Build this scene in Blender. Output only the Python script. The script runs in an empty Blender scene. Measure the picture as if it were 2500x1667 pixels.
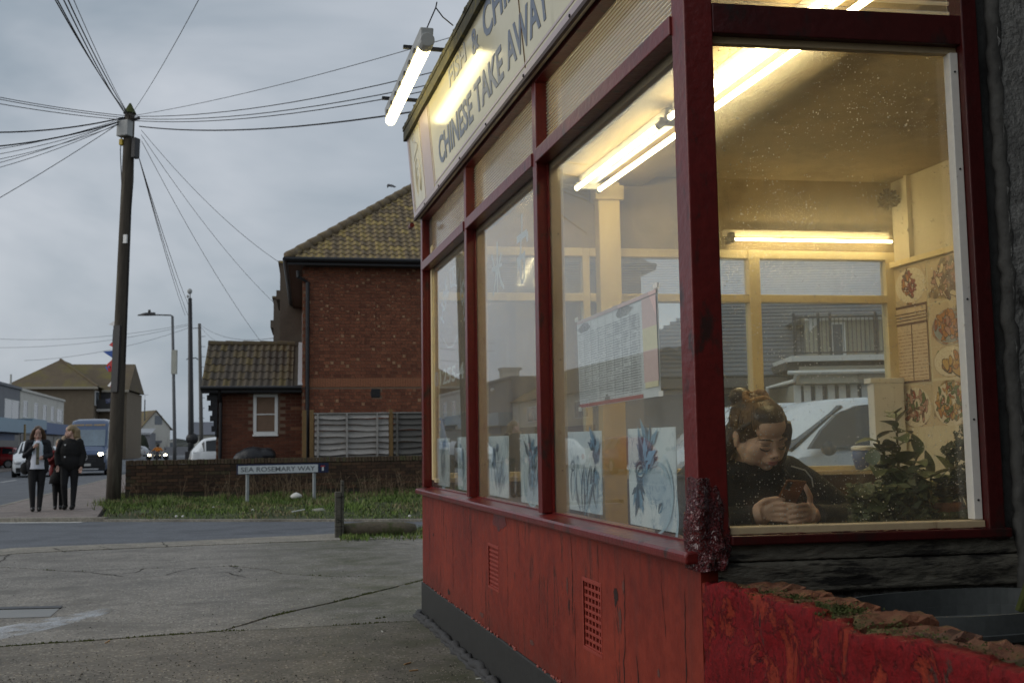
import bpy, bmesh, math, random
from mathutils import Vector, Matrix, noise
S = bpy.context.scene
COL = S.collection
rnd = random.Random(7)
R = math.radians

# ------------------------------------------------------------------ camera
FPX, PITCH, ROLL, EYE = 2605.0, R(5.385), R(-0.84), 1.25
_fw = Vector((0, math.cos(PITCH), math.sin(PITCH)))
_u0 = Vector((0, -math.sin(PITCH), math.cos(PITCH)))
_r0 = Vector((1, 0, 0))
RX = _r0*math.cos(ROLL)+_u0*math.sin(ROLL)
UP = -_r0*math.sin(ROLL)+_u0*math.cos(ROLL)
cam_d = bpy.data.cameras.new('camera'); cam = bpy.data.objects.new('camera', cam_d); COL.objects.link(cam)
cam.matrix_world = Matrix(((RX.x, UP.x, -_fw.x, 0), (RX.y, UP.y, -_fw.y, 0), (RX.z, UP.z, -_fw.z, EYE), (0, 0, 0, 1)))
cam_d.sensor_width = 36; cam_d.lens = 36*FPX/2500; cam_d.clip_end = 2000; cam_d.clip_start = .05
cam_d.dof.use_dof = True; cam_d.dof.focus_distance = 3.9; cam_d.dof.aperture_fstop = 8.0
S.camera = cam

# ------------------------------------------------------------------ sky, sun, exposure
SUN_EL, SUN_AZ = R(27), R(-106)
world = bpy.data.worlds.new('World'); S.world = world; world.use_nodes = True
wn = world.node_tree; wn.nodes.clear()
def wnode(t, **k):
    n = wn.nodes.new(t)
    for a, b in k.items(): setattr(n, a, b)
    return n
w_out = wnode('ShaderNodeOutputWorld'); w_bg = wnode('ShaderNodeBackground')
sky = wnode('ShaderNodeTexSky', sky_type='NISHITA', sun_disc=False, sun_elevation=SUN_EL, sun_rotation=SUN_AZ)
sky.air_density = 1.5; sky.dust_density = 2.0
w_tc = wnode('ShaderNodeTexCoord'); w_map = wnode('ShaderNodeMapping')
w_map.inputs['Scale'].default_value = (1.0, 1.0, 2.6); w_map.inputs['Location'].default_value = (1.2, 3.9, .9)
w_n1 = wnode('ShaderNodeTexNoise'); w_n1.inputs['Scale'].default_value = 2.3; w_n1.inputs['Detail'].default_value = 5; w_n1.inputs['Roughness'].default_value = .52; w_n1.inputs['Distortion'].default_value = .35
w_r1 = wnode('ShaderNodeValToRGB')
w_r1.color_ramp.elements[0].position = .37; w_r1.color_ramp.elements[0].color = (2.8, 3.3, 3.85, 1)
w_r1.color_ramp.elements[1].position = .66; w_r1.color_ramp.elements[1].color = (5.15, 5.45, 5.95, 1)
w_mix = wnode('ShaderNodeMixRGB'); w_mix.inputs[0].default_value = .93
wl = wn.links.new
wl(w_tc.outputs['Generated'], w_map.inputs['Vector']); wl(w_map.outputs[0], w_n1.inputs['Vector']); wl(w_n1.outputs[0], w_r1.inputs[0])
wl(sky.outputs[0], w_mix.inputs[1]); wl(w_r1.outputs[0], w_mix.inputs[2]); wl(w_mix.outputs[0], w_bg.inputs[0]); wl(w_bg.outputs[0], w_out.inputs[0])
w_bg.inputs[1].default_value = .10
sun_d = bpy.data.lights.new('sun', 'SUN'); sun_d.energy = 1.1; sun_d.angle = R(65); sun_d.color = (1, .96, .9)
sun = bpy.data.objects.new('sun', sun_d); COL.objects.link(sun)
sun.rotation_euler = (R(90)-SUN_EL, 0, R(-74))
S.view_settings.view_transform = 'Standard'; S.view_settings.look = 'None'
S.view_settings.exposure = 0.2; S.view_settings.gamma = 1.0; S.view_settings.use_curve_mapping = False
S.render.engine = 'CYCLES'
S.cycles.use_denoising = True; S.cycles.max_bounces = 10; S.cycles.transparent_max_bounces = 24
S.cycles.caustics_reflective = False; S.cycles.caustics_refractive = False; S.cycles.sample_clamp_indirect = 6.0

# ------------------------------------------------------------------ frames and helpers
def ray(u, v): return _fw+RX*((u-1250)/FPX)-UP*((v-833.5)/FPX)
def gp(u, v, z=0.0):
    d = ray(u, v); return Vector((0, 0, EYE))+d*((z-EYE)/d.z)
def at(u, v, y):
    d = ray(u, v); return Vector((0, 0, EYE))+d*(y/d.y)
TH = R(14.46)                     # the shop front runs along this bearing
SX = Vector((math.cos(TH), math.sin(TH), 0)); SY = Vector((-math.sin(TH), math.cos(TH), 0))
KO = Vector((.546, 3.193, 0))     # ground under the shop's near corner
def W(x, y, z=0.0): return KO+SX*x+SY*y+Vector((0, 0, z))
def toS(p): q = Vector(p)-KO; return Vector((q.dot(SX), q.dot(SY), p[2]))
BL = Vector((.9957, -.0926, 0)); NL = Vector((.0926, .9957, 0))   # side wall: along, inward (site frame)
def SB(b, n, z): v = BL*b+NL*n; return (v.x, v.y, z)
def BW(b, n, z): v = Vector((0, 4.75, 0))+BL*b+NL*n; return (v.x, v.y, z)

class MB:
    def __init__(s): s.v = []; s.f = []; s.m = []
    def add(s, vs, fs, mi=0):
        o = len(s.v); s.v += [tuple(p) for p in vs]; s.f += [tuple(i+o for i in f) for f in fs]; s.m += [mi]*len(fs); return s
    def box(s, x0, x1, y0, y1, z0, z1, mi=0, T=None):
        vs = [(x, y, z) for x in (x0, x1) for y in (y0, y1) for z in (z0, z1)]
        if T: vs = [T(*p) for p in vs]
        return s.add(vs, [(0, 1, 3, 2), (4, 6, 7, 5), (0, 4, 5, 1), (2, 3, 7, 6), (0, 2, 6, 4), (1, 5, 7, 3)], mi)
    def quad(s, a, b, c, d, mi=0): return s.add([a, b, c, d], [(0, 1, 2, 3)], mi)
    def loft(s, rings, closed=True, cap=True, mi=0):
        n = len(rings[0]); vs = [p for r in rings for p in r]; fs = []
        for i in range(len(rings)-1):
            for j in range(n if closed else n-1):
                k = (j+1) % n; fs.append((i*n+j, i*n+k, (i+1)*n+k, (i+1)*n+j))
        if cap and closed: fs.append(tuple(range(n))[::-1]); fs.append(tuple((len(rings)-1)*n+j for j in range(n)))
        return s.add(vs, fs, mi)
    def tube(s, pts, r, n=8, mi=0, cap=True, flat=1.0):
        pts = [Vector(p) for p in pts]; rs = r if isinstance(r, (list, tuple)) else [r]*len(pts); rings = []
        t0 = (pts[1]-pts[0]).normalized(); ref = Vector((0, 0, 1)) if abs(t0.z) < .9 else Vector((1, 0, 0))
        a = t0.cross(ref).normalized()
        for i, p in enumerate(pts):
            t = ((pts[min(i+1, len(pts)-1)]-pts[max(i-1, 0)])).normalized()
            a = (a-t*a.dot(t)).normalized(); b = t.cross(a)
            rings.append([p+a*(rs[i]*math.cos(2*math.pi*j/n))+b*(rs[i]*flat*math.sin(2*math.pi*j/n)) for j in range(n)])
        return s.loft(rings, cap=cap, mi=mi)
    def ell(s, c, r, nu=14, nv=9, mi=0, M=None):
        vs = []; c = Vector(c)
        for i in range(nv+1):
            th = math.pi*i/nv
            for j in range(nu):
                ph = 2*math.pi*j/nu
                p = Vector((r[0]*math.sin(th)*math.cos(ph), r[1]*math.sin(th)*math.sin(ph), r[2]*math.cos(th)))
                if M: p = M @ p
                vs.append(c+p)
        fs = []
        for i in range(nv):
            for j in range(nu):
                k = (j+1) % nu
                fs.append((i*nu+j, (i+1)*nu+j, (i+1)*nu+k, i*nu+k))
        return s.add(vs, fs, mi)
    def disc(s, c, n, r0, r1, seg=16, mi=0, h=.01):
        n = Vector(n).normalized(); c = Vector(c); s.tube([c-n*h/2, c+n*h/2], [r0, r1], seg, mi); return s
    def prism(s, poly, ax, lo, hi, mi=0):
        def P(p, t): return (t, p[0], p[1]) if ax == 0 else ((p[0], t, p[1]) if ax == 1 else (p[0], p[1], t))
        n = len(poly); vs = [P(p, lo) for p in poly]+[P(p, hi) for p in poly]
        fs = [tuple(range(n))[::-1], tuple(range(n, 2*n))]+[(i, (i+1) % n, n+(i+1) % n, n+i) for i in range(n)]
        return s.add(vs, fs, mi)
    def mesh(s, name):
        me = bpy.data.meshes.new(name); me.from_pydata(s.v, [], s.f); me.polygons.foreach_set('material_index', s.m)
        bm = bmesh.new(); bm.from_mesh(me); bmesh.ops.remove_doubles(bm, verts=bm.verts, dist=1e-6) if len(s.v) < 60000 else None
        bmesh.ops.recalc_face_normals(bm, faces=bm.faces); bm.to_mesh(me); bm.free(); return me

def link(name, data, parent=None, mats=None, smooth=False, bevel=0, **tags):
    o = bpy.data.objects.new(name, data); COL.objects.link(o); o.parent = parent
    if mats is not None and data is not None:
        for m in (mats if isinstance(mats, (list, tuple)) else [mats]): data.materials.append(m)
    if smooth and data is not None: data.polygons.foreach_set('use_smooth', [True]*len(data.polygons))
    if bevel:
        b = o.modifiers.new('bevel', 'BEVEL'); b.width = bevel; b.segments = 2; b.limit_method = 'ANGLE'; b.angle_limit = R(40)
    for k, v in tags.items(): o[k] = v
    return o
def obj(name, mb, mats, parent=None, smooth=False, bevel=0, **tags):
    return link(name, mb.mesh(name), parent, mats, smooth, bevel, **tags)
def thing(name, label, cat, loc=(0, 0, 0), rz=0.0, group=None):
    o = bpy.data.objects.new(name, None); COL.objects.link(o); o.location = loc; o.rotation_euler = (0, 0, rz); o.empty_display_size = .1
    o['label'] = label; o['category'] = cat
    if group: o['group'] = group
    return o
def copy_tree(o, parent=None):
    c = o.copy(); COL.objects.link(c); c.parent = parent
    for ch in list(o.children): copy_tree(ch, c)
    return c
def bake(o):
    dg = bpy.context.evaluated_depsgraph_get(); me = bpy.data.meshes.new_from_object(o.evaluated_get(dg))
    o.modifiers.clear(); o.data = me; return o
def clay(name, mb, mat, parent, voxel=.004, it=4, fac=.5, **tags):
    """union of overlapping solids as ONE continuous smooth surface"""
    o = obj(name, mb, mat, parent, **tags)
    r = o.modifiers.new('remesh', 'REMESH'); r.mode = 'VOXEL'; r.voxel_size = voxel; r.use_smooth_shade = True
    if it: m = o.modifiers.new('smooth', 'SMOOTH'); m.iterations = it; m.factor = fac
    return bake(o)
_font_cache = {}
def text_mesh(txt, size, ext=.001, bold=0.0, sx=1.0, shear=0.0):
    cu = bpy.data.curves.new('text', 'FONT'); cu.body = txt; cu.size = size; cu.extrude = ext; cu.offset = bold; cu.align_x = 'LEFT'; cu.resolution_u = 3; cu.shear = shear
    t = bpy.data.objects.new('t', cu); COL.objects.link(t); bpy.context.view_layer.update()
    dg = bpy.context.evaluated_depsgraph_get(); me = bpy.data.meshes.new_from_object(t.evaluated_get(dg)); bpy.data.objects.remove(t)
    xs = [v.co.x for v in me.vertices] or [0]; x0 = min(xs)
    for v in me.vertices: v.co.x = (v.co.x-x0)*sx
    return me
def text_obj(name, txt, parent, mat, origin, right, up, cap, width=None, bold=.004, ext=.0015, **tags):
    """flat lettering; cap = capital height, width = total length"""
    me = text_mesh(txt, cap/.69, ext, bold*cap/.69)
    w = max(v.co.x for v in me.vertices); k = (width/w) if width else 1.0
    right = Vector(right).normalized(); up = Vector(up).normalized(); nn = right.cross(up)
    for v in me.vertices: c = v.co.copy(); v.co = Vector(origin)+right*(c.x*k)+up*c.y+nn*c.z
    return link(name, me, parent, mat, **tags)

# ------------------------------------------------------------------ materials
class NT:
    def __init__(s, name):
        s.mat = bpy.data.materials.new(name); s.mat.use_nodes = True; s.t = s.mat.node_tree; s.t.nodes.clear()
        s.out = s.n('ShaderNodeOutputMaterial')
    def n(s, t, **k):
        x = s.t.nodes.new(t)
        for a, b in k.items(): setattr(x, a, b)
        return x
    def l(s, a, b): s.t.links.new(a, b)
    def coord(s, sc=(1, 1, 1), kind='Object', loc=(0, 0, 0), rot=(0, 0, 0)):
        tc = s.n('ShaderNodeTexCoord'); m = s.n('ShaderNodeMapping'); m.inputs['Scale'].default_value = sc; m.inputs['Location'].default_value = loc; m.inputs['Rotation'].default_value = rot
        s.l(tc.outputs[kind], m.inputs[0]); return m.outputs[0]
    def noise(s, vec, scale, detail=3, rough=.55, dist=0.0):
        x = s.n('ShaderNodeTexNoise'); x.inputs['Scale'].default_value = scale; x.inputs['Detail'].default_value = detail; x.inputs['Roughness'].default_value = rough; x.inputs['Distortion'].default_value = dist
        s.l(vec, x.inputs['Vector']); return x.outputs[0]
    def ramp(s, fac, *stops):
        r = s.n('ShaderNodeValToRGB'); e = r.color_ramp.elements
        while len(e) < len(stops): e.new(.5)
        for i, (p, c) in enumerate(stops):
            e[i].position = p; e[i].color = (c, c, c, 1) if isinstance(c, (int, float)) else (*c, 1)
        s.l(fac, r.inputs[0]); return r.outputs[0]
    def mix(s, fac, a, b, mode='MIX'):
        m = s.n('ShaderNodeMixRGB', blend_type=mode)
        for i, x in enumerate((fac, a, b)):
            if hasattr(x, 'is_output'): s.l(x, m.inputs[i])
            elif isinstance(x, (int, float)): m.inputs[i].default_value = x if i == 0 else (x, x, x, 1)
            else: m.inputs[i].default_value = (*x, 1)
        return m.outputs[0]
    def math(s, op, a, b=0.0, c=None):
        m = s.n('ShaderNodeMath', operation=op)
        for i, x in enumerate((a, b) if c is None else (a, b, c)):
            if hasattr(x, 'is_output'): s.l(x, m.inputs[i])
            else: m.inputs[i].default_value = x
        return m.outputs[0]
    def bump(s, h, strength=.3, dist=.01):
        b = s.n('ShaderNodeBump'); b.inputs['Strength'].default_value = strength; b.inputs['Distance'].default_value = dist; s.l(h, b.inputs['Height']); return b.outputs[0]
    def pbsdf(s, col, rough=.6, spec=.5, metal=0, normal=None, coat=0):
        b = s.n('ShaderNodeBsdfPrincipled')
        for k, x in (('Base Color', col), ('Roughness', rough), ('Specular IOR Level', spec), ('Metallic', metal), ('Coat Weight', coat)):
            if hasattr(x, 'is_output'): s.l(x, b.inputs[k])
            elif k == 'Base Color': b.inputs[k].default_value = (*x, 1)
            else: b.inputs[k].default_value = x
        if normal is not None: s.l(normal, b.inputs['Normal'])
        s.l(b.outputs[0], s.out.inputs[0]); return b

_mc = {}
def M(name, col, rough=.6, var=.18, vs=6, bump=.15, bs=60, spec=.4, metal=0, rand=0.0, dirt=None, coat=0, stretch=(1, 1, 1), bd=.004):
    """general procedural surface: colour varied by two noises, fine relief, optional dirt (colour, scale, lo, hi, stretch), optional per-object tint"""
    if name in _mc: return _mc[name]
    t = NT(name); v = t.coord(stretch); n1 = t.noise(v, vs, 4); n2 = t.noise(v, vs*7, 3)
    f = t.mix(.45, n1, n2); c = t.mix(1.0, t.ramp(f, (.25, tuple(x*(1-var) for x in col)), (.75, tuple(min(1, x*(1+var)) for x in col))), 1.0, 'MULTIPLY')
    if rand:
        oi = t.n('ShaderNodeObjectInfo'); c = t.mix(1.0, c, t.ramp(oi.outputs['Random'], (0, 1-rand), (1, 1+rand)), 'MULTIPLY')
    if dirt:
        dc, ds, lo, hi, st = dirt; c = t.mix(t.ramp(t.noise(t.coord(st), ds, 5, .65), (lo, 0.0), (hi, 1.0)), c, dc)
    nm = t.bump(t.noise(t.coord(stretch), bs, 4, .6), bump, bd) if bump else None
    t.pbsdf(c, rough, spec, metal, nm, coat); _mc[name] = t.mat; return t.mat
def emit(name, col, st):
    t = NT(name); e = t.n('ShaderNodeEmission'); e.inputs[0].default_value = (*col, 1); e.inputs[1].default_value = st; t.l(e.outputs[0], t.out.inputs[0]); return t.mat
def glass(name, tint=(.96, .98, .97), dirt=.03, specks=0.0, ior_f0=.045, rough=0.0, speck_scale=90, smear=0.0, film=0.0):
    """thin window pane: clear transmission + Schlick reflection on both faces + dust that scatters light"""
    t = NT(name); g = t.n('ShaderNodeNewGeometry')
    d = t.n('ShaderNodeVectorMath', operation='DOT_PRODUCT'); t.l(g.outputs['Incoming'], d.inputs[0]); t.l(g.outputs['Normal'], d.inputs[1])
    c = t.math('ABSOLUTE', d.outputs['Value']); k = t.math('POWER', t.math('SUBTRACT', 1.0, c), 5.0); F = t.math('MULTIPLY_ADD', k, 1-ior_f0, ior_f0)
    tr = t.n('ShaderNodeBsdfTransparent'); tr.inputs[0].default_value = (*tint, 1)
    gl = t.n('ShaderNodeBsdfGlossy'); gl.inputs['Roughness'].default_value = rough; gl.inputs[0].default_value = (1, 1, 1, 1)
    m1 = t.n('ShaderNodeMixShader'); t.l(F, m1.inputs[0]); t.l(tr.outputs[0], m1.inputs[1]); t.l(gl.outputs[0], m1.inputs[2])
    if film:
        rf = t.n('ShaderNodeBsdfRefraction'); rf.inputs['IOR'].default_value = 1.13; rf.inputs['Roughness'].default_value = .55; rf.inputs[0].default_value = (.95, .95, .92, 1)
        mf = t.n('ShaderNodeMixShader'); mf.inputs[0].default_value = film; t.l(tr.outputs[0], mf.inputs[1]); t.l(rf.outputs[0], mf.inputs[2]); t.l(mf.outputs[0], m1.inputs[1])
    tl = t.n('ShaderNodeBsdfTranslucent'); tl.inputs[0].default_value = (.8, .78, .72, 1); df = t.n('ShaderNodeBsdfDiffuse'); df.inputs[0].default_value = (.7, .69, .66, 1)
    m2 = t.n('ShaderNodeMixShader'); m2.inputs[0].default_value = .35; t.l(tl.outputs[0], m2.inputs[1]); t.l(df.outputs[0], m2.inputs[2])
    v = t.coord(); n = t.noise(v, 3.0, 5, .6); fac = t.math('MULTIPLY', t.ramp(n, (.3, .3), (.75, 1.0)), dirt)
    if smear: fac = t.math('ADD', fac, t.math('MULTIPLY', t.ramp(t.noise(t.coord((1, 1, .25), rot=(0, .5, 0)), 26, 5, .7, .6), (.55, 0.0), (.8, 1.0)), smear))
    if specks:
        vo = t.n('ShaderNodeTexVoronoi'); vo.inputs['Scale'].default_value = speck_scale; t.l(v, vo.inputs['Vector'])
        sz = t.n('ShaderNodeSeparateColor'); t.l(vo.outputs['Color'], sz.inputs[0])
        th = t.math('MULTIPLY', t.math('POWER', sz.outputs[0], 2.5), .34)
        sp = t.math('LESS_THAN', vo.outputs['Distance'], th); sp = t.math('MULTIPLY', sp, t.math('GREATER_THAN', sz.outputs[1], .3))
        vo2 = t.n('ShaderNodeTexVoronoi'); vo2.inputs['Scale'].default_value = 17; t.l(v, vo2.inputs['Vector']); s2 = t.n('ShaderNodeSeparateColor'); t.l(vo2.outputs['Color'], s2.inputs[0])
        big = t.math('MULTIPLY', t.math('LESS_THAN', vo2.outputs['Distance'], .07), t.math('GREATER_THAN', s2.outputs[1], .7))
        un = t.ramp(t.noise(t.coord(loc=(2, 7, 1)), 5.5, 4, .65), (.40, .08), (.62, 1.0)); fac = t.math('ADD', fac, t.math('MULTIPLY', t.math('MULTIPLY', t.math('MAXIMUM', sp, big), un), specks))
    fac = t.math('MINIMUM', fac, .9)
    m3 = t.n('ShaderNodeMixShader'); t.l(fac, m3.inputs[0]); t.l(m1.outputs[0], m3.inputs[1]); t.l(m2.outputs[0], m3.inputs[2]); t.l(m3.outputs[0], t.out.inputs[0])
    return t.mat
def reeded(name, tint, trans, scat, rough=.06):
    t = NT(name); g = t.n('ShaderNodeNewGeometry')
    d = t.n('ShaderNodeVectorMath', operation='DOT_PRODUCT'); t.l(g.outputs['Incoming'], d.inputs[0]); t.l(g.outputs['Normal'], d.inputs[1])
    F = t.math('MULTIPLY_ADD', t.math('POWER', t.math('SUBTRACT', 1.0, t.math('ABSOLUTE', d.outputs['Value'])), 3.0), .84, .15)
    tr = t.n('ShaderNodeBsdfTransparent'); tr.inputs[0].default_value = (*tint, 1); tl = t.n('ShaderNodeBsdfTranslucent'); tl.inputs[0].default_value = (*scat, 1); df = t.n('ShaderNodeBsdfDiffuse'); df.inputs[0].default_value = (*scat, 1)
    gl = t.n('ShaderNodeBsdfGlossy'); gl.inputs['Roughness'].default_value = rough
    ma = t.n('ShaderNodeMixShader'); ma.inputs[0].default_value = .5; t.l(tl.outputs[0], ma.inputs[1]); t.l(df.outputs[0], ma.inputs[2])
    m = t.n('ShaderNodeMixShader'); m.inputs[0].default_value = 1-trans; t.l(tr.outputs[0], m.inputs[1]); t.l(ma.outputs[0], m.inputs[2])
    m2 = t.n('ShaderNodeMixShader'); t.l(F, m2.inputs[0]); t.l(m.outputs[0], m2.inputs[1]); t.l(gl.outputs[0], m2.inputs[2]); t.l(m2.outputs[0], t.out.inputs[0])
    return t.mat
# ------------------------------------------------------------------ shared surfaces
m_conc = None
def ground_mat(name, base, speck, moss=None, wet=False, var=.38, aggr=48, rough=.85):
    t = NT(name); v = t.coord()
    big = t.noise(v, .55, 5, .6); mid = t.noise(v, 4.0, 5, .65); fine = t.noise(v, 38, 4, .7)
    c = t.ramp(t.mix(.5, big, mid), (.3, tuple(x*(1-var) for x in base)), (.72, tuple(x*(1+var) for x in base)))
    c = t.mix(1.0, c, t.ramp(fine, (.3, .5), (.7, 1.45)), 'MULTIPLY')
    vo = t.n('ShaderNodeTexVoronoi'); vo.inputs['Scale'].default_value = aggr; t.l(v, vo.inputs['Vector'])
    sc = t.n('ShaderNodeSeparateColor'); t.l(vo.outputs['Color'], sc.inputs[0])
    pick = t.math('MULTIPLY', t.math('GREATER_THAN', sc.outputs[0], .80), t.math('LESS_THAN', vo.outputs['Distance'], .42))
    c = t.mix(t.math('MULTIPLY', pick, .75), c, speck)
    pick2 = t.math('MULTIPLY', t.math('LESS_THAN', sc.outputs[0], .16), t.math('LESS_THAN', vo.outputs['Distance'], .4))
    c = t.mix(t.math('MULTIPLY', pick2, .5), c, tuple(x*.4 for x in base))
    stain = t.ramp(t.noise(t.coord((1, 1.6, 1), loc=(3.1, 2.2, 0)), 1.1, 6, .7, .5), (.47, 0.0), (.66, .8)); c = t.mix(stain, c, tuple(x*.52 for x in base))
    pat = t.ramp(t.noise(t.coord((1, 1, 1), loc=(9, 4, 0)), 2.6, 4, .6, 1.5), (.60, 0.0), (.70, .5)); c = t.mix(pat, c, tuple(min(1, x*1.5) for x in base))
    if moss:
        # algae creeping out from the foot of the shop front (site frame x near 0)
        sx = t.n('ShaderNodeSeparateXYZ'); t.l(v, sx.inputs[0])
        near = t.math('SUBTRACT', 1.0, t.math('MULTIPLY', t.math('ABSOLUTE', t.math('ADD', sx.outputs[0], .1)), .75))
        mk = t.math('MULTIPLY', t.math('MAXIMUM', near, 0.0), t.ramp(t.noise(v, 2.4, 6, .7), (.3, 0.0), (.65, 1.0))); c = t.mix(t.math('MULTIPLY', mk, .85), c, moss)
    r = t.ramp(big, (.35, rough-.12), (.65, rough))
    if wet:
        w = t.n('ShaderNodeVectorMath', operation='LENGTH')
    nm = t.bump(t.mix(.5, fine, vo.outputs['Distance']), .5, .006)
    t.pbsdf(c, r, .45, 0, nm); return t.mat
m_conc = ground_mat('concrete', (.195, .182, .16), (.42, .40, .35), moss=(.045, .05, .016)); m_conc2 = ground_mat('older_concrete', (.142, .128, .105), (.34, .31, .26), moss=(.04, .045, .014), var=.45)
m_kerbc = ground_mat('kerb_concrete', (.24, .22, .18), (.4, .38, .33))
m_tarmac = ground_mat('tarmac', (.105, .115, .13), (.2, .21, .22), aggr=70, var=.15)
m_pave = ground_mat('pavement', (.21, .175, .155), (.33, .3, .27), aggr=40)
m_soil = M('soil', (.03, .028, .015), .95, .4, 3)
m_moss = M('moss', (.05, .06, .014), .95, .45, 9, .4, 60)
m_white_line = M('road_paint', (.5, .5, .48), .8, .25, 5)
m_red = None
def paint_wall():
    t = NT('red_masonry_paint'); v = t.coord()
    n1 = t.noise(v, 1.6, 5, .6); n2 = t.noise(v, 14, 4, .6)
    c = t.ramp(t.mix(.35, n1, n2), (.32, (.105, .012, .008)), (.5, (.185, .025, .014)), (.68, (.25, .037, .019)))
    drip = t.ramp(t.noise(t.coord((1, 1, .07)), 9, 4, .6), (.56, 0.0), (.72, .5)); c = t.mix(drip, c, (.135, .026, .018))
    crack = t.ramp(t.noise(t.coord((1, 1, .10)), 7.5, 6, .72, .25), (.480, 0.0), (.494, 1.0), (.506, 1.0), (.52, 0.0))
    gate = t.ramp(t.noise(v, 2.3, 3), (.54, 0.0), (.62, 1.0)); crack = t.math('MULTIPLY', crack, gate); c = t.mix(t.math('MULTIPLY', crack, .85), c, (.03, .012, .008))
    fl = t.ramp(t.noise(t.coord((1, 1, .5), loc=(4, 1, 2)), 22, 6, .75), (.70, 0.0), (.73, 1.0)); fl = t.math('MULTIPLY', fl, t.ramp(t.noise(v, 1.9, 2), (.5, 0.0), (.6, 1.0))); c = t.mix(fl, c, (.05, .018, .014))
    sz = t.n('ShaderNodeSeparateXYZ'); t.l(v, sz.inputs[0])
    top = t.math('MULTIPLY', t.ramp(sz.outputs[2], (.62, 0.0), (.88, .8)), t.ramp(t.noise(t.coord((1, 1, .06), loc=(3, 3, 0)), 16, 4, .7), (.5, 0.0), (.66, 1.0))); c = t.mix(top, c, (.085, .02, .014))
    spl = t.math('MULTIPLY', t.ramp(sz.outputs[2], (.25, .8), (.6, 0.0)), t.ramp(t.noise(v, 30, 5, .8), (.55, 0.0), (.68, 1.0))); c = t.mix(spl, c, (.10, .03, .022))
    grime = t.math('MULTIPLY', t.ramp(sz.outputs[2], (.22, .75), (.40, .0)), t.ramp(n2, (.35, 0.0), (.6, 1.0))); c = t.mix(grime, c, (.07, .02, .015))
    h = t.math('SUBTRACT', t.mix(.3, n2, t.noise(v, 60, 3)), t.math('MULTIPLY', crack, 1.2))
    t.pbsdf(c, t.ramp(n2, (.3, .42), (.7, .6)), .22, 0, t.bump(h, .45, .006)); return t.mat
m_red = paint_wall()
def flaking():
    t = NT('flaking_red_paint'); v = t.coord((1, 1, .6))
    n1 = t.noise(v, 8, 8, .72, .5); n2 = t.noise(t.coord((1, 1, .4), loc=(2, 5, 1)), 7, 7, .7, .4); n3 = t.noise(t.coord(), 55, 5, .75); n4 = t.noise(t.coord(loc=(7, 1, 4)), 22, 6, .75, .6)
    c = t.ramp(n1, (.40, (.12, .006, .007)), (.545, (.17, .008, .010)), (.575, (.19, .022, .012)), (.75, (.23, .036, .016)))
    c = t.mix(t.ramp(n1, (.530, 0.0), (.548, .5), (.556, 0.0)), c, (.17, .05, .05))
    c = t.mix(t.ramp(n2, (.60, 0.0), (.63, .9)), c, (.055, .035, .028)); c = t.mix(t.ramp(n4, (.64, 0.0), (.68, .85)), c, (.05, .012, .012))
    c = t.mix(1.0, c, t.ramp(n3, (.28, .5), (.72, 1.4)), 'MULTIPLY')
    h = t.math('ADD', t.math('MULTIPLY', t.ramp(n1, (.53, 1.0), (.56, 0.0)), .5), t.math('ADD', t.math('MULTIPLY', n3, .5), t.math('MULTIPLY', t.ramp(n4, (.6, 1.0), (.68, 0.0)), .4)))
    t.pbsdf(c, t.ramp(n3, (.3, .5), (.7, .8)), .12, 0, t.bump(h, .9, .012)); return t.mat
m_flake = flaking()
m_maroon = M('maroon_gloss', (.118, .010, .009), .3, .3, 8, .5, 30, .5, dirt=((.035, .014, .012), 11, .56, .66, (1, 1, .5)))
m_maroon_shaded = M('shaded_maroon_paint', (.048, .005, .005), .35, .35, 8, .5, 30, .4, dirt=((.02, .01, .009), 11, .54, .66, (1, 1, .5)))  # same paint as the front, its colour darkened for the alley shade
m_black_paint = M('black_masonry_paint', (.022, .022, .021), .6, .3, 7, .3, 50)
m_bead = M('tan_timber_bead', (.46, .36, .22), .55, .15, 7, .2, 30, dirt=((.2, .13, .07), 18, .62, .74, (1, 1, .3)))
m_whitebead = M('white_bead', (.68, .66, .6), .5, .1, 8, .15, 30, dirt=((.25, .2, .14), 22, .66, .76, (1, 1, 1)))
m_yellowframe = M('yellow_gloss_timber', (.66, .54, .31), .4, .1, 5, .1, 30)
m_oldwood = M('weathered_wood', (.085, .08, .064), .9, .6, 7, 1.0, 40, stretch=(.5, .8, 2), bd=.01, dirt=((.012, .011, .009), 9, .54, .62, (.5, .8, 2.5)))
m_plaster = M('grey_render', (.17, .17, .16), .92, .5, 5, 1.0, 55, bd=.012, dirt=((.025, .024, .022), 6, .52, .62, (1, 1, .4)))
m_darkplaster = M('dark_render', (.05, .05, .046), .85, .4, 4, .7, 16, bd=.012, dirt=((.015, .015, .014), 4, .5, .66, (1, 1, .6)))
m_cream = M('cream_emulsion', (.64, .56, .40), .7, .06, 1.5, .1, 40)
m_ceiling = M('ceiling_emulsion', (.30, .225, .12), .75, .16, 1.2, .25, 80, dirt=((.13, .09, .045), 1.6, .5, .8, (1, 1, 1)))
m_intfloor = M('shop_floor', (.13, .1, .08), .5, .2, 4)
m_panel = M('brown_panelling', (.075, .035, .018), .5, .25, 3, .2, 20, stretch=(1, 1, .2))
m_pillar = M('pillar_cream', (.72, .58, .32), .6, .06, 3)
m_mustard = M('pillar_mustard', (.5, .32, .06), .55, .08, 3)
m_signboard = M('sign_cream', (.60, .56, .40), .16, .06, 2, .04, 8, .6, dirt=((.4, .36, .24), 4, .6, .85, (1, 1, .3)))
m_signpink = M('sign_pink_trim', (.42, .35, .36), .3, .1, 3, .1, 20)
m_letter = M('sign_lettering', (.15, .18, .24), .45, .15, 12, .05, 40, dirt=((.4, .38, .3), 30, .66, .74, (1, 1, 1)))
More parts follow.
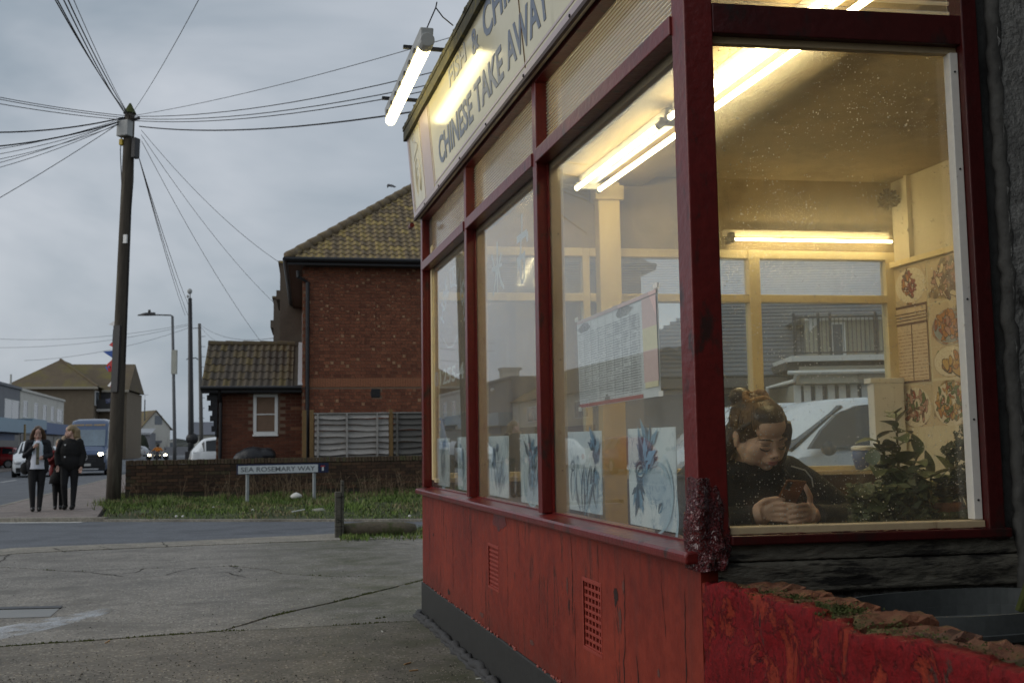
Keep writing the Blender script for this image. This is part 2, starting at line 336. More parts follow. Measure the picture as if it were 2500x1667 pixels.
m_mosscap = M('mossy_capping', (.06, .058, .04), .9, .5, 14, .8, 30, dirt=((.12, .1, .03), 16, .52, .66, (1, 1, 1)))
m_blackmetal = M('black_metal', (.02, .02, .022), .45, .2, 10)
m_greyplastic = M('grey_plastic', (.36, .37, .36), .5, .1, 8)
m_glass = glass('front_glass', dirt=.10, ior_f0=.065, film=.08)
m_glass_side = glass('dusty_side_glass', dirt=.04, specks=.75, smear=.08, speck_scale=130, film=.075)
m_glass_back = glass('rear_glass', dirt=.05, smear=.05)
m_glass_bg = M('distant_window_glass', (.1, .12, .14), .08, .2, 3, 0, spec=.9)
m_reed = [reeded('reeded_glass_valley', (.80, .82, .80), .86, (.6, .6, .57)), reeded('reeded_glass_crest', (.92, .93, .9), .55, (.92, .92, .88), .14)]; m_reedb = [reeded('rear_reeded_valley', (.97, .97, .98), .9, (.8, .82, .84)), reeded('rear_reeded_crest', (.95, .95, .96), .55, (.92, .93, .95))]  # whiter crest materials put the rib glints into the colour
m_paper = M('white_card', (.62, .68, .68), .5, .05, 6, .05, 20)
m_white = M('white_gloss', (.72, .72, .70), .4, .06, 6)
m_tube = emit('fluorescent_tube', (1, .81, .44), 29.0)
m_tube_out = emit('outdoor_tube', (1, .84, .42), 9.0)
m_skin = None

# ------------------------------------------------------------------ ground: forecourt, roads, pavement, verge
def sheet(name, poly, z, mat, thick=.03, parent=None, **tags):
    mb = MB(); mb.prism([(p[0], p[1]) for p in poly], 2, z-thick, z)
    return obj(name, mb, mat, parent, **tags)
SITE = dict(kind='structure')
def site(o): o.location = KO; o.rotation_euler = (0, 0, TH); return o
# base terrain out to the horizon
t = NT('distant_ground'); c = t.ramp(t.noise(t.coord(), .05, 4), (.4, (.06, .065, .05)), (.6, (.1, .1, .09))); t.pbsdf(c, .9)
site(sheet('ground', [(-900, -300), (900, -300), (900, 1200), (-900, 1200)], -.09, t.mat, .2, **SITE))
# main road along the shop bearing, side street across it
site(sheet('main_road', [(-14.6, -60), (-6.4, -60), (-6.4, 260), (-14.6, 260)], -.055, m_tarmac, .03, **SITE))
site(sheet('side_street', [(-6.4, 11.2), (-4.0, 11.93), (0, 12.42), (12, 11.2), (12, 13.7), (1.75, 15.25), (-3.55, 17.7), (-6.4, 18.6)], -.05, m_tarmac, .03, **SITE))
site(sheet('far_pavement', [(-30, -60), (-14.6, -60), (-14.6, 260), (-30, 260)], .03, m_pave, .12, **SITE))
for k in range(24):   # centre dashes on the main road
    y = 14+k*6.0; site(sheet('road_marking', [(-10.55, y), (-10.43, y), (-10.43, y+3), (-10.55, y+3)], -.05, m_white_line, .003, kind='structure', group='dashes along the main road'))
site(sheet('give_way_line', [(-6.35, 18.25), (-4.0, 17.35), (-3.95, 17.5), (-6.3, 18.42)], -.045, m_white_line, .003, **SITE))
# pavement corner where the girls walk
site(sheet('pavement', [(-6.35, 18.55), (-5.2, 18.15), (-3.75, 17.6), (-4.1, 22.0), (-4.35, 26), (-4.6, 120), (-6.3, 120)], .02, m_pave, .1, **SITE))
site(sheet('kerb', [(-6.4, 18.3), (-6.28, 18.5), (-6.23, 120), (-6.4, 120)], .026, m_kerbc, .12, **SITE))
site(sheet('kerb', [(-6.35, 18.4), (-3.6, 17.45), (-3.55, 17.6), (-6.2, 18.6)], .024, m_kerbc, .12, **SITE))
# grass verge ground: slopes up a little to the wall
mb = MB(); n = 24
gv0, gv1 = [(-3.65, 17.5), (1.75, 15.02), (8, 14.0)], [(-4.2, 24.6), (.2, 23.8), (8, 22.4)]
def lerp2(pl, f):
    k = f*(len(pl)-1); i = min(int(k), len(pl)-2); k -= i; return (pl[i][0]*(1-k)+pl[i+1][0]*k, pl[i][1]*(1-k)+pl[i+1][1]*k)
def verge_pt(f, g):
    a, b = lerp2(gv0, f), lerp2(gv1, f); x, y = a[0]*(1-g)+b[0]*g, a[1]*(1-g)+b[1]*g
    k = min(1, g*6); return (x, y, -.016+.022*k+.06*g+.05*k*noise.noise(Vector((x*.9, y*.9, 3))))
vs = [verge_pt(i/n, j/n) for i in range(n+1) for j in range(n+1)]
mb.add(vs, [(i*(n+1)+j, i*(n+1)+j+1, (i+1)*(n+1)+j+1, (i+1)*(n+1)+j) for i in range(n) for j in range(n)])
site(sheet('kerb', [(-3.62, 17.40), (1.75, 14.90), (8, 13.9), (8, 14.02), (1.76, 15.04), (-3.58, 17.55)], -.012, m_kerbc, .05, **SITE))
m_vergesoil = M('verge_soil', (.045, .055, .02), .95, .4, 2)
site(obj('verge_ground', mb, m_vergesoil, kind='structure'))
def blades(name, count, fn, hgt, wid, mat, curl=.5, seed=1):
    rr = random.Random(seed); mb = MB()
    for i in range(count):
        x, y, z, s = fn(rr)
        if x is None: continue
        a = rr.uniform(0, 6.28); h = hgt*s*rr.uniform(.5, 1.3); w = wid*rr.uniform(.6, 1.4); dx, dy = math.cos(a)*w, math.sin(a)*w; lx, ly = -math.sin(a)*h*rr.uniform(0, curl), math.cos(a)*h*rr.uniform(0, curl)
        q = rr.random()+.55*noise.noise(Vector((x*.8, y*.8, 5))); mi = 0 if q < .42 else (1 if q < .72 else (2 if q < .95 else min(3, len(mat)-1)))
        mb.v += [(x-dx, y-dy, z), (x+dx, y+dy, z), (x+lx, y+ly, z+h)]; k = len(mb.v); mb.f.append((k-3, k-2, k-1)); mb.m.append(mi)
    me = bpy.data.meshes.new(name); me.from_pydata(mb.v, [], mb.f); me.polygons.foreach_set('material_index', mb.m)
    for m in mat: me.materials.append(m)
    o = bpy.data.objects.new(name, me); COL.objects.link(o); o['kind'] = 'stuff'; return o
m_grassA = M('grass_green', (.125, .19, .035), .8, .35, 1.2, 0); m_grassB = M('grass_pale', (.25, .26, .10), .8, .3, 1.2, 0); m_grassC = M('grass_dark', (.04, .068, .018), .8, .3, 1.2, 0)
m_straw = M('dry_straw', (.24, .18, .1), .8, .3, 3, 0)
def vf(rr):
    f, g = rr.random()*.93, rr.random()**.85; x, y, z = verge_pt(f, g)
    s = .35+1.5*max(0, noise.noise(Vector((x*1.6, y*1.6, 7)))+.2)+.7*g
    if noise.noise(Vector((x*1.1, y*1.1, 11))) > .24 and rr.random() < .8: return None, 0, 0, 0
    return x, y, z-.01, s
site(blades('verge_grass', 46000, vf, .075, .010, [m_grassA, m_grassC, m_grassB, m_straw], 1.3, 3))
def wf(rr):
    f = rr.choice((rr.gauss(.30, .05), rr.gauss(.44, .04), rr.gauss(.62, .05), rr.random()*.9)); f = min(max(f, 0), .95); g = rr.uniform(.70, .97); x, y, z = verge_pt(f, g); return x, y, z, 1.0
mbw = MB(); rr = random.Random(5)
for i in range(300):
    x, y, z, s = wf(rr); h = rr.uniform(.15, .62); a = rr.uniform(0, 6.28); b = rr.uniform(.05, .5)*h
    p = [(x, y, z), (x+math.cos(a)*b*.4, y+math.sin(a)*b*.4, z+h*.55), (x+math.cos(a)*b, y+math.sin(a)*b, z+h)]
    mbw.tube(p, [.007, .005, .003], 3)
    for q in range(2):
        k = rr.uniform(.4, .9); qx, qy, qz = [p[0][e]*(1-k)+p[2][e]*k for e in range(3)]; a2 = rr.uniform(0, 6.28)
        mbw.tube([(qx, qy, qz), (qx+math.cos(a2)*.1, qy+math.sin(a2)*.1, qz+rr.uniform(.02, .12))], [.004, .002], 3)
m_stalk = M('dry_stalk', (.16, .11, .065), .85, .35, 6, 0)
site(obj('dry_weeds', mbw, m_stalk, kind='stuff'))

# forecourt: slabs between open, mossy joints (site frame)
site(sheet('forecourt_base', [(-6.35, -9), (4.2, -9), (4.2, 12.0), (-4.0, 11.7), (-6.35, 11.0)], -.022, m_soil, .05, **SITE))
def G2(u, v): p = toS(gp(u, v)); return (p.x, p.y)
J1 = [G2(-700, 1640), G2(0, 1578), G2(326, 1555), G2(541, 1540)]; J1b = [G2(541, 1540), G2(658, 1504), G2(811, 1470), G2(1038, 1414)]; J2 = [G2(541, 1540), G2(760, 1529), G2(1025, 1513)]
J3 = [G2(-60, 1380), G2(178, 1395), G2(357, 1387), G2(470, 1386), G2(561, 1381), G2(658, 1390), G2(690, 1400), G2(837, 1408), G2(1038, 1404)]
KB = [G2(-40, 1362), G2(30, 1352), G2(178, 1344), G2(561, 1328), G2(837, 1318), G2(1038, 1312)]
KF = [G2(-40, 1345), G2(31, 1338), G2(408, 1323), G2(816, 1303), G2(1038, 1296)]
wob = random.Random(11)
def rough_line(pl, step=.25, amp=.012):
    out = []
    for a, b in zip(pl[:-1], pl[1:]):
        L = math.dist(a, b); k = max(1, int(L/step))
        for i in range(k):
            f = i/k; out.append((a[0]+(b[0]-a[0])*f+wob.uniform(-amp, amp)*(i > 0), a[1]+(b[1]-a[1])*f+wob.uniform(-amp, amp)*(i > 0)))
    return out+[pl[-1]]
def off(pl, d):
    out = []
    for i, p in enumerate(pl):
        a, b = pl[max(i-1, 0)], pl[min(i+1, len(pl)-1)]; dx, dy = b[0]-a[0], b[1]-a[1]; L = math.hypot(dx, dy) or 1
        out.append((p[0]-dy/L*d, p[1]+dx/L*d))
    return out
r1, r1b, r2, r3, rkb, rkf = map(rough_line, (J1, J1b, J2, J3, KB, KF))
fore = thing('forecourt', 'worn grey concrete forecourt of cracked slabs beside the red shop', 'forecourt', KO, TH)
fore['kind'] = 'structure'
def slab(poly, z=0.0, mat=m_conc):
    mb = MB(); mb.prism(poly, 2, z-.02, z); return obj('concrete_slab', mb, mat, fore)
g = .013
xe, xw = .06, -6.35
slab(off(r1, -g)+off(r2, -g)[1:]+[(xe, r2[-1][1]), (xe, -9), (xw, -9)], .0, m_conc2)
slab(off(r2, g)+off(r1b, -g)[::-1][:-1], -.002)
slab(off(r1, g)+off(r1b, g)[1:]+off(r3, -.018)[::-1], .002)
slab(off(r3, .018)+off(rkb, -g)[::-1], .0)
slab(off(rkb, g*.6)+off(rkf, 0)[::-1], .006, m_kerbc)
mb = MB(); mb.prism([(-.01, -6), (1.1, -6), (1.1, .1), (-.01, .1)], 2, -.015, .004); obj('concrete_slab', mb, m_conc, fore)
slab([(.075, 4.95), (9, 4.3), (9, 11.2), (.075, rkb[-1][1]-.02)], -.001)
slab([(4.2, 11.3), (9, 11.2), (9, 30), (4.2, 30)], -.03) if 0 else None
def hairline(pl, w, name, mat, z=.004, seed=2):
    rr = random.Random(seed); mb = MB(); pl = rough_line(pl, .06, .018); vs = []
    for i, p in enumerate(pl):
        a, b = pl[max(i-1, 0)], pl[min(i+1, len(pl)-1)]; dx, dy = b[0]-a[0], b[1]-a[1]; L = math.hypot(dx, dy) or 1; ww = w*rr.uniform(.25, 1.2)
        vs += [(p[0]-dy/L*ww, p[1]+dx/L*ww, z), (p[0]+dy/L*ww, p[1]-dx/L*ww, z)]
    mb.add(vs, [(2*i, 2*i+1, 2*i+3, 2*i+2) for i in range(len(pl)-1)]); return obj(name, mb, mat, fore)
m_crack = M('crack_dirt', (.025, .022, .016), .95, .3, 8, 0)
for i, pl in enumerate(([(178, 1395), (240, 1400), (300, 1408)], [(357, 1387), (330, 1398), (250, 1403)], [(480, 1386), (430, 1396), (405, 1404)], [(561, 1381), (590, 1392), (585, 1396)], [(510, 1401), (545, 1396), (600, 1410)], [(130, 1339), (160, 1349), (200, 1342)], [(395, 1324), (408, 1336)], [(235, 1333), (270, 1341)], [(860, 1322), (900, 1318), (1015, 1330)], [(0, 1372), (25, 1350), (40, 1340)])):
    hairline([G2(*p) for p in pl], .009, 'surface_crack', m_crack, .005 if i not in (5, 6, 7) else .009, i)
# moss tufts along the joints
def tufts(lines, per, name):
    rr = random.Random(17); mb = MB()
    for pl, dens in lines:
        for a, b in zip(pl[:-1], pl[1:]):
            L = math.dist(a, b)
            for i in range(int(L*per*dens*(.3+1.4*rr.random()))):
                f = rr.random(); x, y = a[0]+(b[0]-a[0])*f+rr.gauss(0, .012), a[1]+(b[1]-a[1])*f+rr.gauss(0, .012)
                if noise.noise(Vector((x*1.5, y*1.5, 1))) < -.12: continue
                s = rr.uniform(.004, .014)
                mb.add([(x-s, y-s*.6, -.006), (x+s, y-s*.5, -.006), (x+s*.3, y+s, -.006), (x, y, s*.9)], [(0, 1, 3), (1, 2, 3), (2, 0, 3)])
    return site(obj(name, mb, m_moss, kind='stuff'))
tufts([(r1, 1.0), (r1b, .9), (r2, .7), (r3, .25), ([(-.02, .2), (-.02, 5.0)], 1.2), (rkb, .25), ([(-.03, 5.0), (-.35, 4.9)], 1.5)], 130, 'joint_moss')
# loose grit lying on the slabs
mb = MB(); rr = random.Random(23); mbd = MB()
for i in range(3600):
    u, v = rr.uniform(-100, 1150), 1667-rr.random()**1.3*310; p = toS(gp(u, v)); s = rr.uniform(.002, .0055)*(1.6 if rr.random() < .06 else 1)
    if p.x > -.06: continue
    (mb if rr.random() < .55 else mbd).add([(p.x-s, p.y-s*.7, .002), (p.x+s, p.y-s*.6, .002), (p.x+s*.2, p.y+s, .002), (p.x, p.y, .002+s*.9)], [(0, 1, 3), (1, 2, 3), (2, 0, 3)])
site(obj('loose_grit', mb, M('pale_grit', (.34, .31, .26), .9, .4, 40, 0), kind='stuff')); site(obj('dark_grit', mbd, M('dark_grit', (.06, .055, .045), .9, .4, 40, 0), kind='stuff'))
# drain cover and the wet streak beside it
p0, p1, p2, p3 = G2(-200, 1492), G2(148, 1484), G2(122, 1506), G2(-230, 1518)
mb = MB(); mb.prism([p0, p1, p2, p3], 2, -.01, .006); dr = obj('drain_cover', mb, M('worn_steel', (.2, .2, .19), .45, .15, 5, .2, 50, metal=.2)); site(dr); dr['label'] = 'grey steel drain cover let into the concrete forecourt'; dr['category'] = 'drain cover'
mb = MB(); mb.prism([G2(-200, 1488), G2(152, 1481), G2(148, 1486), G2(-200, 1494)], 2, -.008, .012); obj('rim', mb, m_blackmetal, dr)
pu = [G2(*q) for q in ((-300, 1600), (-100, 1552), (60, 1520), (180, 1500), (262, 1485), (288, 1490), (230, 1508), (120, 1536), (0, 1562), (-120, 1590), (-280, 1640))]
t = NT('shallow_water'); n = t.noise(t.coord(), 6, 4); fc = t.ramp(n, (.38, .0), (.66, .42)); gl = t.n('ShaderNodeBsdfGlossy'); gl.inputs['Roughness'].default_value = .12; gl.inputs[0].default_value = (.85, .87, .9, 1); tr = t.n('ShaderNodeBsdfTransparent'); ms = t.n('ShaderNodeMixShader')
lw = t.n('ShaderNodeLayerWeight'); lw.inputs[0].default_value = .35; t.l(t.math('MULTIPLY', lw.outputs['Facing'], fc), ms.inputs[0]); t.l(tr.outputs[0], ms.inputs[1]); t.l(gl.outputs[0], ms.inputs[2]); t.l(ms.outputs[0], t.out.inputs[0])
mb = MB(); mb.prism(pu, 2, .003, .0065); site(obj('puddle', mb, t.mat, kind='structure'))
# small litter on the forecourt
m_butt = M('litter_tan', (.4, .25, .12), .7, .2, 20, 0); m_pale = M('litter_pale', (.6, .6, .56), .7, .15, 20, 0)
for (u, v, l, m, lab) in ((995, 1620, .03, m_butt, 'tan cigarette end on the concrete nearest the black plinth'), (1010, 1637, .025, m_butt, 'short tan cigarette end just below another near the shop base'), (933, 1542, .018, m_pale, 'pale scrap on the concrete well left of the shop plinth'), (1172, 1657, .022, m_pale, 'pale scrap lying right at the foot of the plinth'), (262, 1567, .04, m_butt, 'brown leaf scrap beside the mossy joint on the left')):
    o = MB().tube([(-l, 0, .004), (l, 0, .004)], .004, 6); o = obj('litter_scrap', o, m); o.location = gp(u, v); o.rotation_euler = (0, 0, rnd.uniform(0, 3)); o['label'] = lab; o['category'] = 'litter'
# ------------------------------------------------------------------ the takeaway shop (site frame: x inward, y along the front, corner at 0,0)
shop = thing('takeaway_shop', 'red and maroon glazed takeaway shop with cream sign board', 'shop', KO, TH)
def grid_wall(mb, T, u0, u1, z0, z1, holes, mi=0):
    """boxes of a wall in (u,z) leaving the holes open; T(u0,u1,z0,z1) adds one box"""
    us = sorted({u0, u1, *[h[0] for h in holes], *[h[1] for h in holes]}); zs = sorted({z0, z1, *[h[2] for h in holes], *[h[3] for h in holes]})
    for a, b in zip(us[:-1], us[1:]):
        for c, d in zip(zs[:-1], zs[1:]):
            if not any(h[0] <= (a+b)/2 <= h[1] and h[2] <= (c+d)/2 <= h[3] for h in holes): T(a, b, c, d)
vents = [(2.545, 2.765, .485, .695), (.915, 1.12, .455, .705)]
mb = MB(); grid_wall(mb, None, 0, 0, 0, 0, []) if 0 else None
grid_wall(mb, lambda a, b, c, d: mb.box(0, .1, a, b, c, d), 0.0, 4.9, .245, .884, vents)
mb.box(.1, .13, .05, 4.85, .25, .88)
obj('stall_riser', mb, m_red, shop)
mb = MB(); mb.box(-.008, .09, -.0, 4.925, 0, .243); obj('plinth', mb, m_black_paint, shop, bevel=.006)
# ragged paint edge and cement fillet at the foot
mb = MB(); rr = random.Random(3); pts = []
for i in range(80):
    y = -.0+i*4.95/79; pts.append((-.012-.03*rr.random(), y, .006+.02*rr.random()))
mb.tube(pts, [rr.uniform(.014, .038) for _ in pts], 6); mb.tube([(p[0]-.02, p[1], .0) for p in pts], [rr.uniform(.01, .03) for _ in pts], 5)
obj('cement_fillet', mb, M('black_fillet', (.035, .034, .034), .7, .35, 12, .8, 40), shop, smooth=True)
m_ventred = M('vent_red', (.25, .035, .022), .5, .2, 20, .2, 60); m_ventdark = M('vent_hole', (.012, .01, .009), .9, .2, 5, 0)
for (a, b, c, d), (nu, nz) in zip(vents, ((9, 9), (5, 9))):
    mb = MB(); mb.box(.05, .06, a, b, c, d); v = obj('air_vent', mb, m_ventdark, shop)
    mb = MB()
    for i in range(nu+1): y = a+(b-a)*i/nu; mb.box(.006, .03, y-.006, y+.006, c, d)
    for i in range(nz+1): z = c+(d-c)*i/nz; mb.box(.004, .032, a, b, z-.0055, z+.0055)
    for (p0_, p1_, q0_, q1_) in ((a-.012, b+.012, c-.014, c), (a-.012, b+.012, d, d+.014), (a-.012, a, c, d), (b, b+.012, c, d)): mb.box(-.0015, .02, p0_, p1_, q0_, q1_)
    obj('grille', mb, m_ventred, v, bevel=.0015)
# long cracks, flaked patches and a run of sill paint on the rendered base
m_fissure = M('paint_fissure', (.022, .009, .007), .9, .3, 30, 0); m_undercoat = M('bare_undercoat', (.10, .035, .026), .9, .4, 40, .3, 60); m_lumpred = M('crumbled_red', (.24, .06, .045), .7, .35, 50, .4, 60)
rr = random.Random(41)
for (y, z1, L, w) in ((1.27, .87, .40, .0035), (1.24, .60, .30, .003), (.66, .80, .55, .0035), (.55, .52, .34, .0045), (.30, .84, .22, .002), (2.1, .86, .22, .002), (2.35, .80, .5, .002), (3.75, .72, .40, .004), (4.05, .84, .30, .0035), (4.2, .5, .22, .004), (3.2, .8, .55, .0025), (2.85, .47, .22, .003), (1.75, .66, .25, .002), (.93, .86, .14, .0025), (4.6, .7, .3, .003), (.12, .80, .5, .003)):
    mb = MB(); vs = []; n = max(6, int(L/.02)); yy = y
    for i in range(n+1):
        yy += rr.gauss(0, .0035); ww = w*(.25+1.1*rr.random())*math.sin(math.pi*(i+.3)/(n+.6))**.5; vs += [(-.0012, yy-ww, z1-L*i/n), (-.0012, yy+ww, z1-L*i/n)]
    mb.add(vs, [(2*i, 2*i+1, 2*i+3, 2*i+2) for i in range(n)]); obj('paint_crack', mb, m_fissure, shop)
def patch(y, z, ry, rz, mat, x=-.0010, nm='flaked_patch'):
    n = 22; sd = rr.random()*50; mb = MB(); vs = [(x, y+math.cos(a)*ry*q, z+math.sin(a)*rz*q) for a, q in [(2*math.pi*i/n, .55+.8*abs(noise.noise(Vector((math.cos(2*math.pi*i/n)*1.6+sd, math.sin(2*math.pi*i/n)*1.6, sd))))+.15*rr.random()) for i in range(n)]]; mb.add(vs, [tuple(range(n))]); return obj(nm, mb, mat, shop)
for (y, z, ry, rz) in ((1.33, .66, .016, .05), (1.31, .58, .01, .04), (.74, .70, .03, .035), (.70, .62, .018, .05), (.66, .74, .012, .03), (.62, .38, .02, .03), (4.45, .62, .02, .014), (3.9, .30, .05, .02), (2.95, .30, .06, .018), (.35, .50, .012, .016), (.28, .42, .018, .012), (2.2, .60, .008, .02), (1.9, .33, .05, .015), (.18, .33, .03, .04)): patch(y, z, ry, rz, m_undercoat if rr.random() < .55 else m_fissure)
patch(2.52, .855, .16, .075, m_maroon, -.0015, 'sill_paint_run')
mb = MB()
for i in range(75): y = rr.uniform(0, 4.9)**1.0; mb.ell((-.004, y, .246+rr.uniform(-.004, .006)), (.006, rr.uniform(.006, .022), rr.uniform(.003, .009)), 6, 4)
obj('crumbled_edge', mb, m_lumpred, shop, kind='stuff')
# sill with a sloping top and rounded nose
mb = MB(); mb.prism([(-.048, .884), (.12, .884), (.12, .934), (.055, .930), (-.042, .920), (-.05, .912)], 1, -.004, 4.93); obj('sill', mb, m_maroon, shop, bevel=.007)
# uprights and rails, each with its tan inner bead
def post(y0, y1, z0, z1, x0=0.0, x1=.058, bead=True):
    mb = MB(); mb.box(x0, x1, y0, y1, z0, z1); obj('window_post', mb, m_maroon, shop, bevel=.004)
    if bead:
        mb = MB(); mb.box(.064, .125, y0-.012, y1+.012, z0, 3.18); o = obj('inner_bead', mb, m_bead, shop, bevel=.003)
        mb = MB()
        for z in (1.12, 1.62, 2.2): mb.disc((.095, y0-.0125, z), (0, 1, 0), .004, .004, 8, 0, .004)
        obj('screw', mb, m_blackmetal, o)
post(4.835, 4.905, .93, 2.94); post(3.255, 3.318, .93, 2.94); post(1.690, 1.754, .93, 2.94)
mb = MB(); mb.prism([(0, 0), (.092, -.0085), (.092, .09), (0, .098)], 2, .90, 3.55); obj('corner_post', mb, m_maroon, shop, bevel=.004)
mb = MB(); mb.box(.064, .12, .10, .125, .93, 3.18); obj('inner_bead', mb, m_bead, shop)
def ribs(mb, T, u0, u1, z0, z1, k, n0):
    """ribbed glass sheet: proud rounded crests (slot 1) between wider valleys (slot 0), flat on the back"""
    h = (z1-z0)/k
    for i in range(k):
        z = z0+i*h; pr = [(n0, z, 0), (n0, z+.56*h, 1), (n0-.004, z+.68*h, 1), (n0-.004, z+.88*h, 1), (n0, z+h, 0)]
        for p, q in zip(pr[:-1], pr[1:]): mb.quad(T(u0, p[0], p[1]), T(u1, p[0], p[1]), T(u1, q[0], q[1]), T(u0, q[0], q[1]), 1 if p[2] else 0)
    mb.box(u0, u1, n0+.004, n0+.0045, z0, z1, 0, T=T) if False else None
spans = [(.098, 1.690), (1.754, 3.255), (3.318, 4.835)]
for (a, b) in spans:
    mb = MB(); mb.box(-.008, .056, a, b, 2.53, 2.593); obj('transom', mb, m_maroon, shop, bevel=.004)
    mb = MB(); mb.box(.064, .11, a+.012, b-.012, 2.50, 2.60); obj('inner_bead', mb, m_bead, shop)
    mb = MB(); mb.box(.0, .056, a, b, 2.915, 2.94); obj('head_rail', mb, m_maroon, shop)
    mb = MB(); mb.box(.058, .062, a-.004, b+.004, .925, 2.535); obj('window_pane', mb, m_glass, shop)
    mb = MB(); z0, z1, k = 2.592, 3.02, 26; prof = []      # reeded glass: one long ridge after another
    ribs(mb, lambda u, n, z: (n, u, z), a, b, z0, z1, k, .056); obj('reeded_pane', mb, m_reed, shop)
# putty line round the panes
mb = MB()
for (a, b) in spans: mb.box(.048, .058, a, b, .924, .936); mb.box(.05, .058, b-.012, b, .93, 2.53)
obj('putty_bead', mb, m_maroon, shop)
# soffit, fascia sign leaning out at the top, capping
mb = MB(); mb.box(-.035, .056, .0, 4.93, 2.94, 2.962); mb.box(-.046, -.03, .0, 4.93, 2.925, 2.945); obj('soffit', mb, M('soffit_dark', (.05, .03, .028), .6, .3, 6), shop)
def SG(y, tt, n=0.0):   # sign plane: y along, tt up the board, n outward
    k = 1/math.hypot(.06, .69); tx, tz = -.06*k, .69*k; return (-.04+tx*tt-tz*n, y, 2.93+tz*tt+tx*n)
mb = MB(); mb.box(0.0, 4.92, -.0, .69, -.03, 0, T=lambda y, tt, n: SG(y, tt, n)); sign = obj('sign_board', mb, m_signboard, shop)
def sg_bar(mb, ya, yb, ta, tb, h=.006): mb.box(ya, yb, ta, tb, -.002, h, T=lambda y, tt, n: SG(y, tt, n))
mb = MB(); sg_bar(mb, 0, 4.92, .0, .045, .004); sg_bar(mb, 4.05, 4.36, .045, .69, .004); sg_bar(mb, 4.865, 4.92, .045, .69, .004); sg_bar(mb, 0, 4.05, .645, .69, .004); obj('trim', mb, m_signpink, sign, bevel=.002)
mb = MB(); sg_bar(mb, .1, 4.02, .060, .072, .003); sg_bar(mb, 4.008, 4.02, .072, .63, .003); sg_bar(mb, .1, 4.02, .618, .63, .003)
sg_bar(mb, 4.39, 4.835, .05, .058, .003); sg_bar(mb, 4.39, 4.398, .058, .62, .003); sg_bar(mb, 4.827, 4.835, .058, .62, .003); obj('line_border', mb, m_signpink, sign)
mb = MB()   # scroll ornament on the end panel
for k in range(3): mb.tube([SG(4.61+(.05+.028*k)*math.cos(a/10)*(1 if a < 32 else 1-.02*(a-32)), .2+.02*k+(.04+.03*k)*math.sin(a/10)*1.5, .001) for a in range(-8, 40)], .0022, 4)
mb.tube([SG(4.61+.10*math.sin(z*9), .36+z*.22, .001) for z in [i/20 for i in range(20)]], .0022, 4); obj('scroll_ornament', mb, M('ornament_grey', (.47, .44, .34), .4, .05, 4, 0), sign)
mb = MB(); mb.box(1.684, 1.692, .0, .69, -.001, .003, T=lambda y, tt, n: SG(y, tt, n)); obj('joint_strip', mb, M('rusty_strip', (.13, .07, .035), .7, .4, 30), sign)
mb = MB()
for y in (4.45, 3.9, 3.2, 2.5, 1.72, 1.0): mb.disc(SG(y, .022, .006), (1, 0, .09), .007, .009, 8, 0, .006)
obj('fixing_screw', mb, m_blackmetal, sign)
def sign_text(txt, y, base, cap, width, bold=.022): return text_obj('lettering', txt, sign, m_letter, SG(y, base, .0015), (0, -1, 0), Vector(SG(0, 1))-Vector(SG(0, 0)), cap, width, bold, .001)
sign_text('CHINESE', 3.80, .136, .165, 1.02); sign_text('TAKE', 2.705, .138, .162, .64); sign_text('AWAY', 1.985, .14, .165, .74)
sign_text('FISH', 3.30, .49, .105, .49); sign_text('&', 2.66, .455, .125, .17); sign_text('CHIPS', 2.37, .435, .168, .78)
mb = MB(); mb.box(-.125, .15, -.02, 4.95, 3.615, 3.648); rr = random.Random(9)
for i in range(150): y = rr.uniform(0, 4.93); mb.ell((-.124+.01*rr.random(), y, 3.642+rr.uniform(-.015, .008)), (.008, rr.uniform(.012, .05), rr.uniform(.005, .011)), 6, 4)
obj('capping', mb, m_mosscap, shop)
mb = MB(); mb.prism([(-.12, -.02), (4.1, -.42), (4.1, 4.6), (-.12, 4.95)], 2, 3.54, 3.61); obj('roof', mb, m_mosscap, shop)
mb = MB(); mb.tube([(-.06, 4.93, 2.895), (-.06, 5.02, 2.895)], .018, 8); obj('overflow_pipe', mb, m_maroon, shop)
# thick gnarled paint at the foot of the corner post
def gnarl():
    mb = MB(); nu, nz = 100, 96; rings = []
    for i in range(nz+1):
        f = i/nz; z = .866+f*.27; ring = []
        for j in range(nu):
            a = 2*math.pi*j/nu; dx, dy = math.cos(a), math.sin(a); p = Vector((dx*5.2, dy*5.2, z*30))
            q = abs(noise.noise(p))*.5+abs(noise.noise(p*2.1+Vector((4, 2, 1))))*.3
            face = max(0, min(1, (-dx*.8-dy*.75+.55)))           # thickest on the two street faces
            lump = max(0, noise.noise(Vector((dx*1.9+3, dy*1.9, z*9)))+.30)
            env = face*max(0, 1-f*(1.05-.35*max(0, -dx)))**.8
            sq = .0445/max(abs(dx), abs(dy))
            r = sq+env*(.005+.030*lump+.030*(.33-q)*(.35+1.6*lump))
            ring.append((.046+dx*r, .042+dy*r, z+.006*noise.noise(p*.7)))
        rings.append(ring)
    mb.loft(rings); return mb
gm = NT('gnarled_paint'); v = gm.coord(); n = gm.noise(v, 55, 4, .7, 1.2); c = gm.ramp(n, (.4, (.05, .005, .006)), (.62, (.11, .010, .012)), (.74, (.22, .07, .07))); gm.pbsdf(c, .16, .8, 0, gm.bump(gm.ramp(gm.noise(v, 42, 3, .6, 1.5), (.42, 0.0), (.5, 1.0), (.58, 0.0)), .8, .008))  # palest noise stop puts highlights into the paint colour
obj('gnarled_paint', gnarl(), gm.mat, shop, smooth=True)

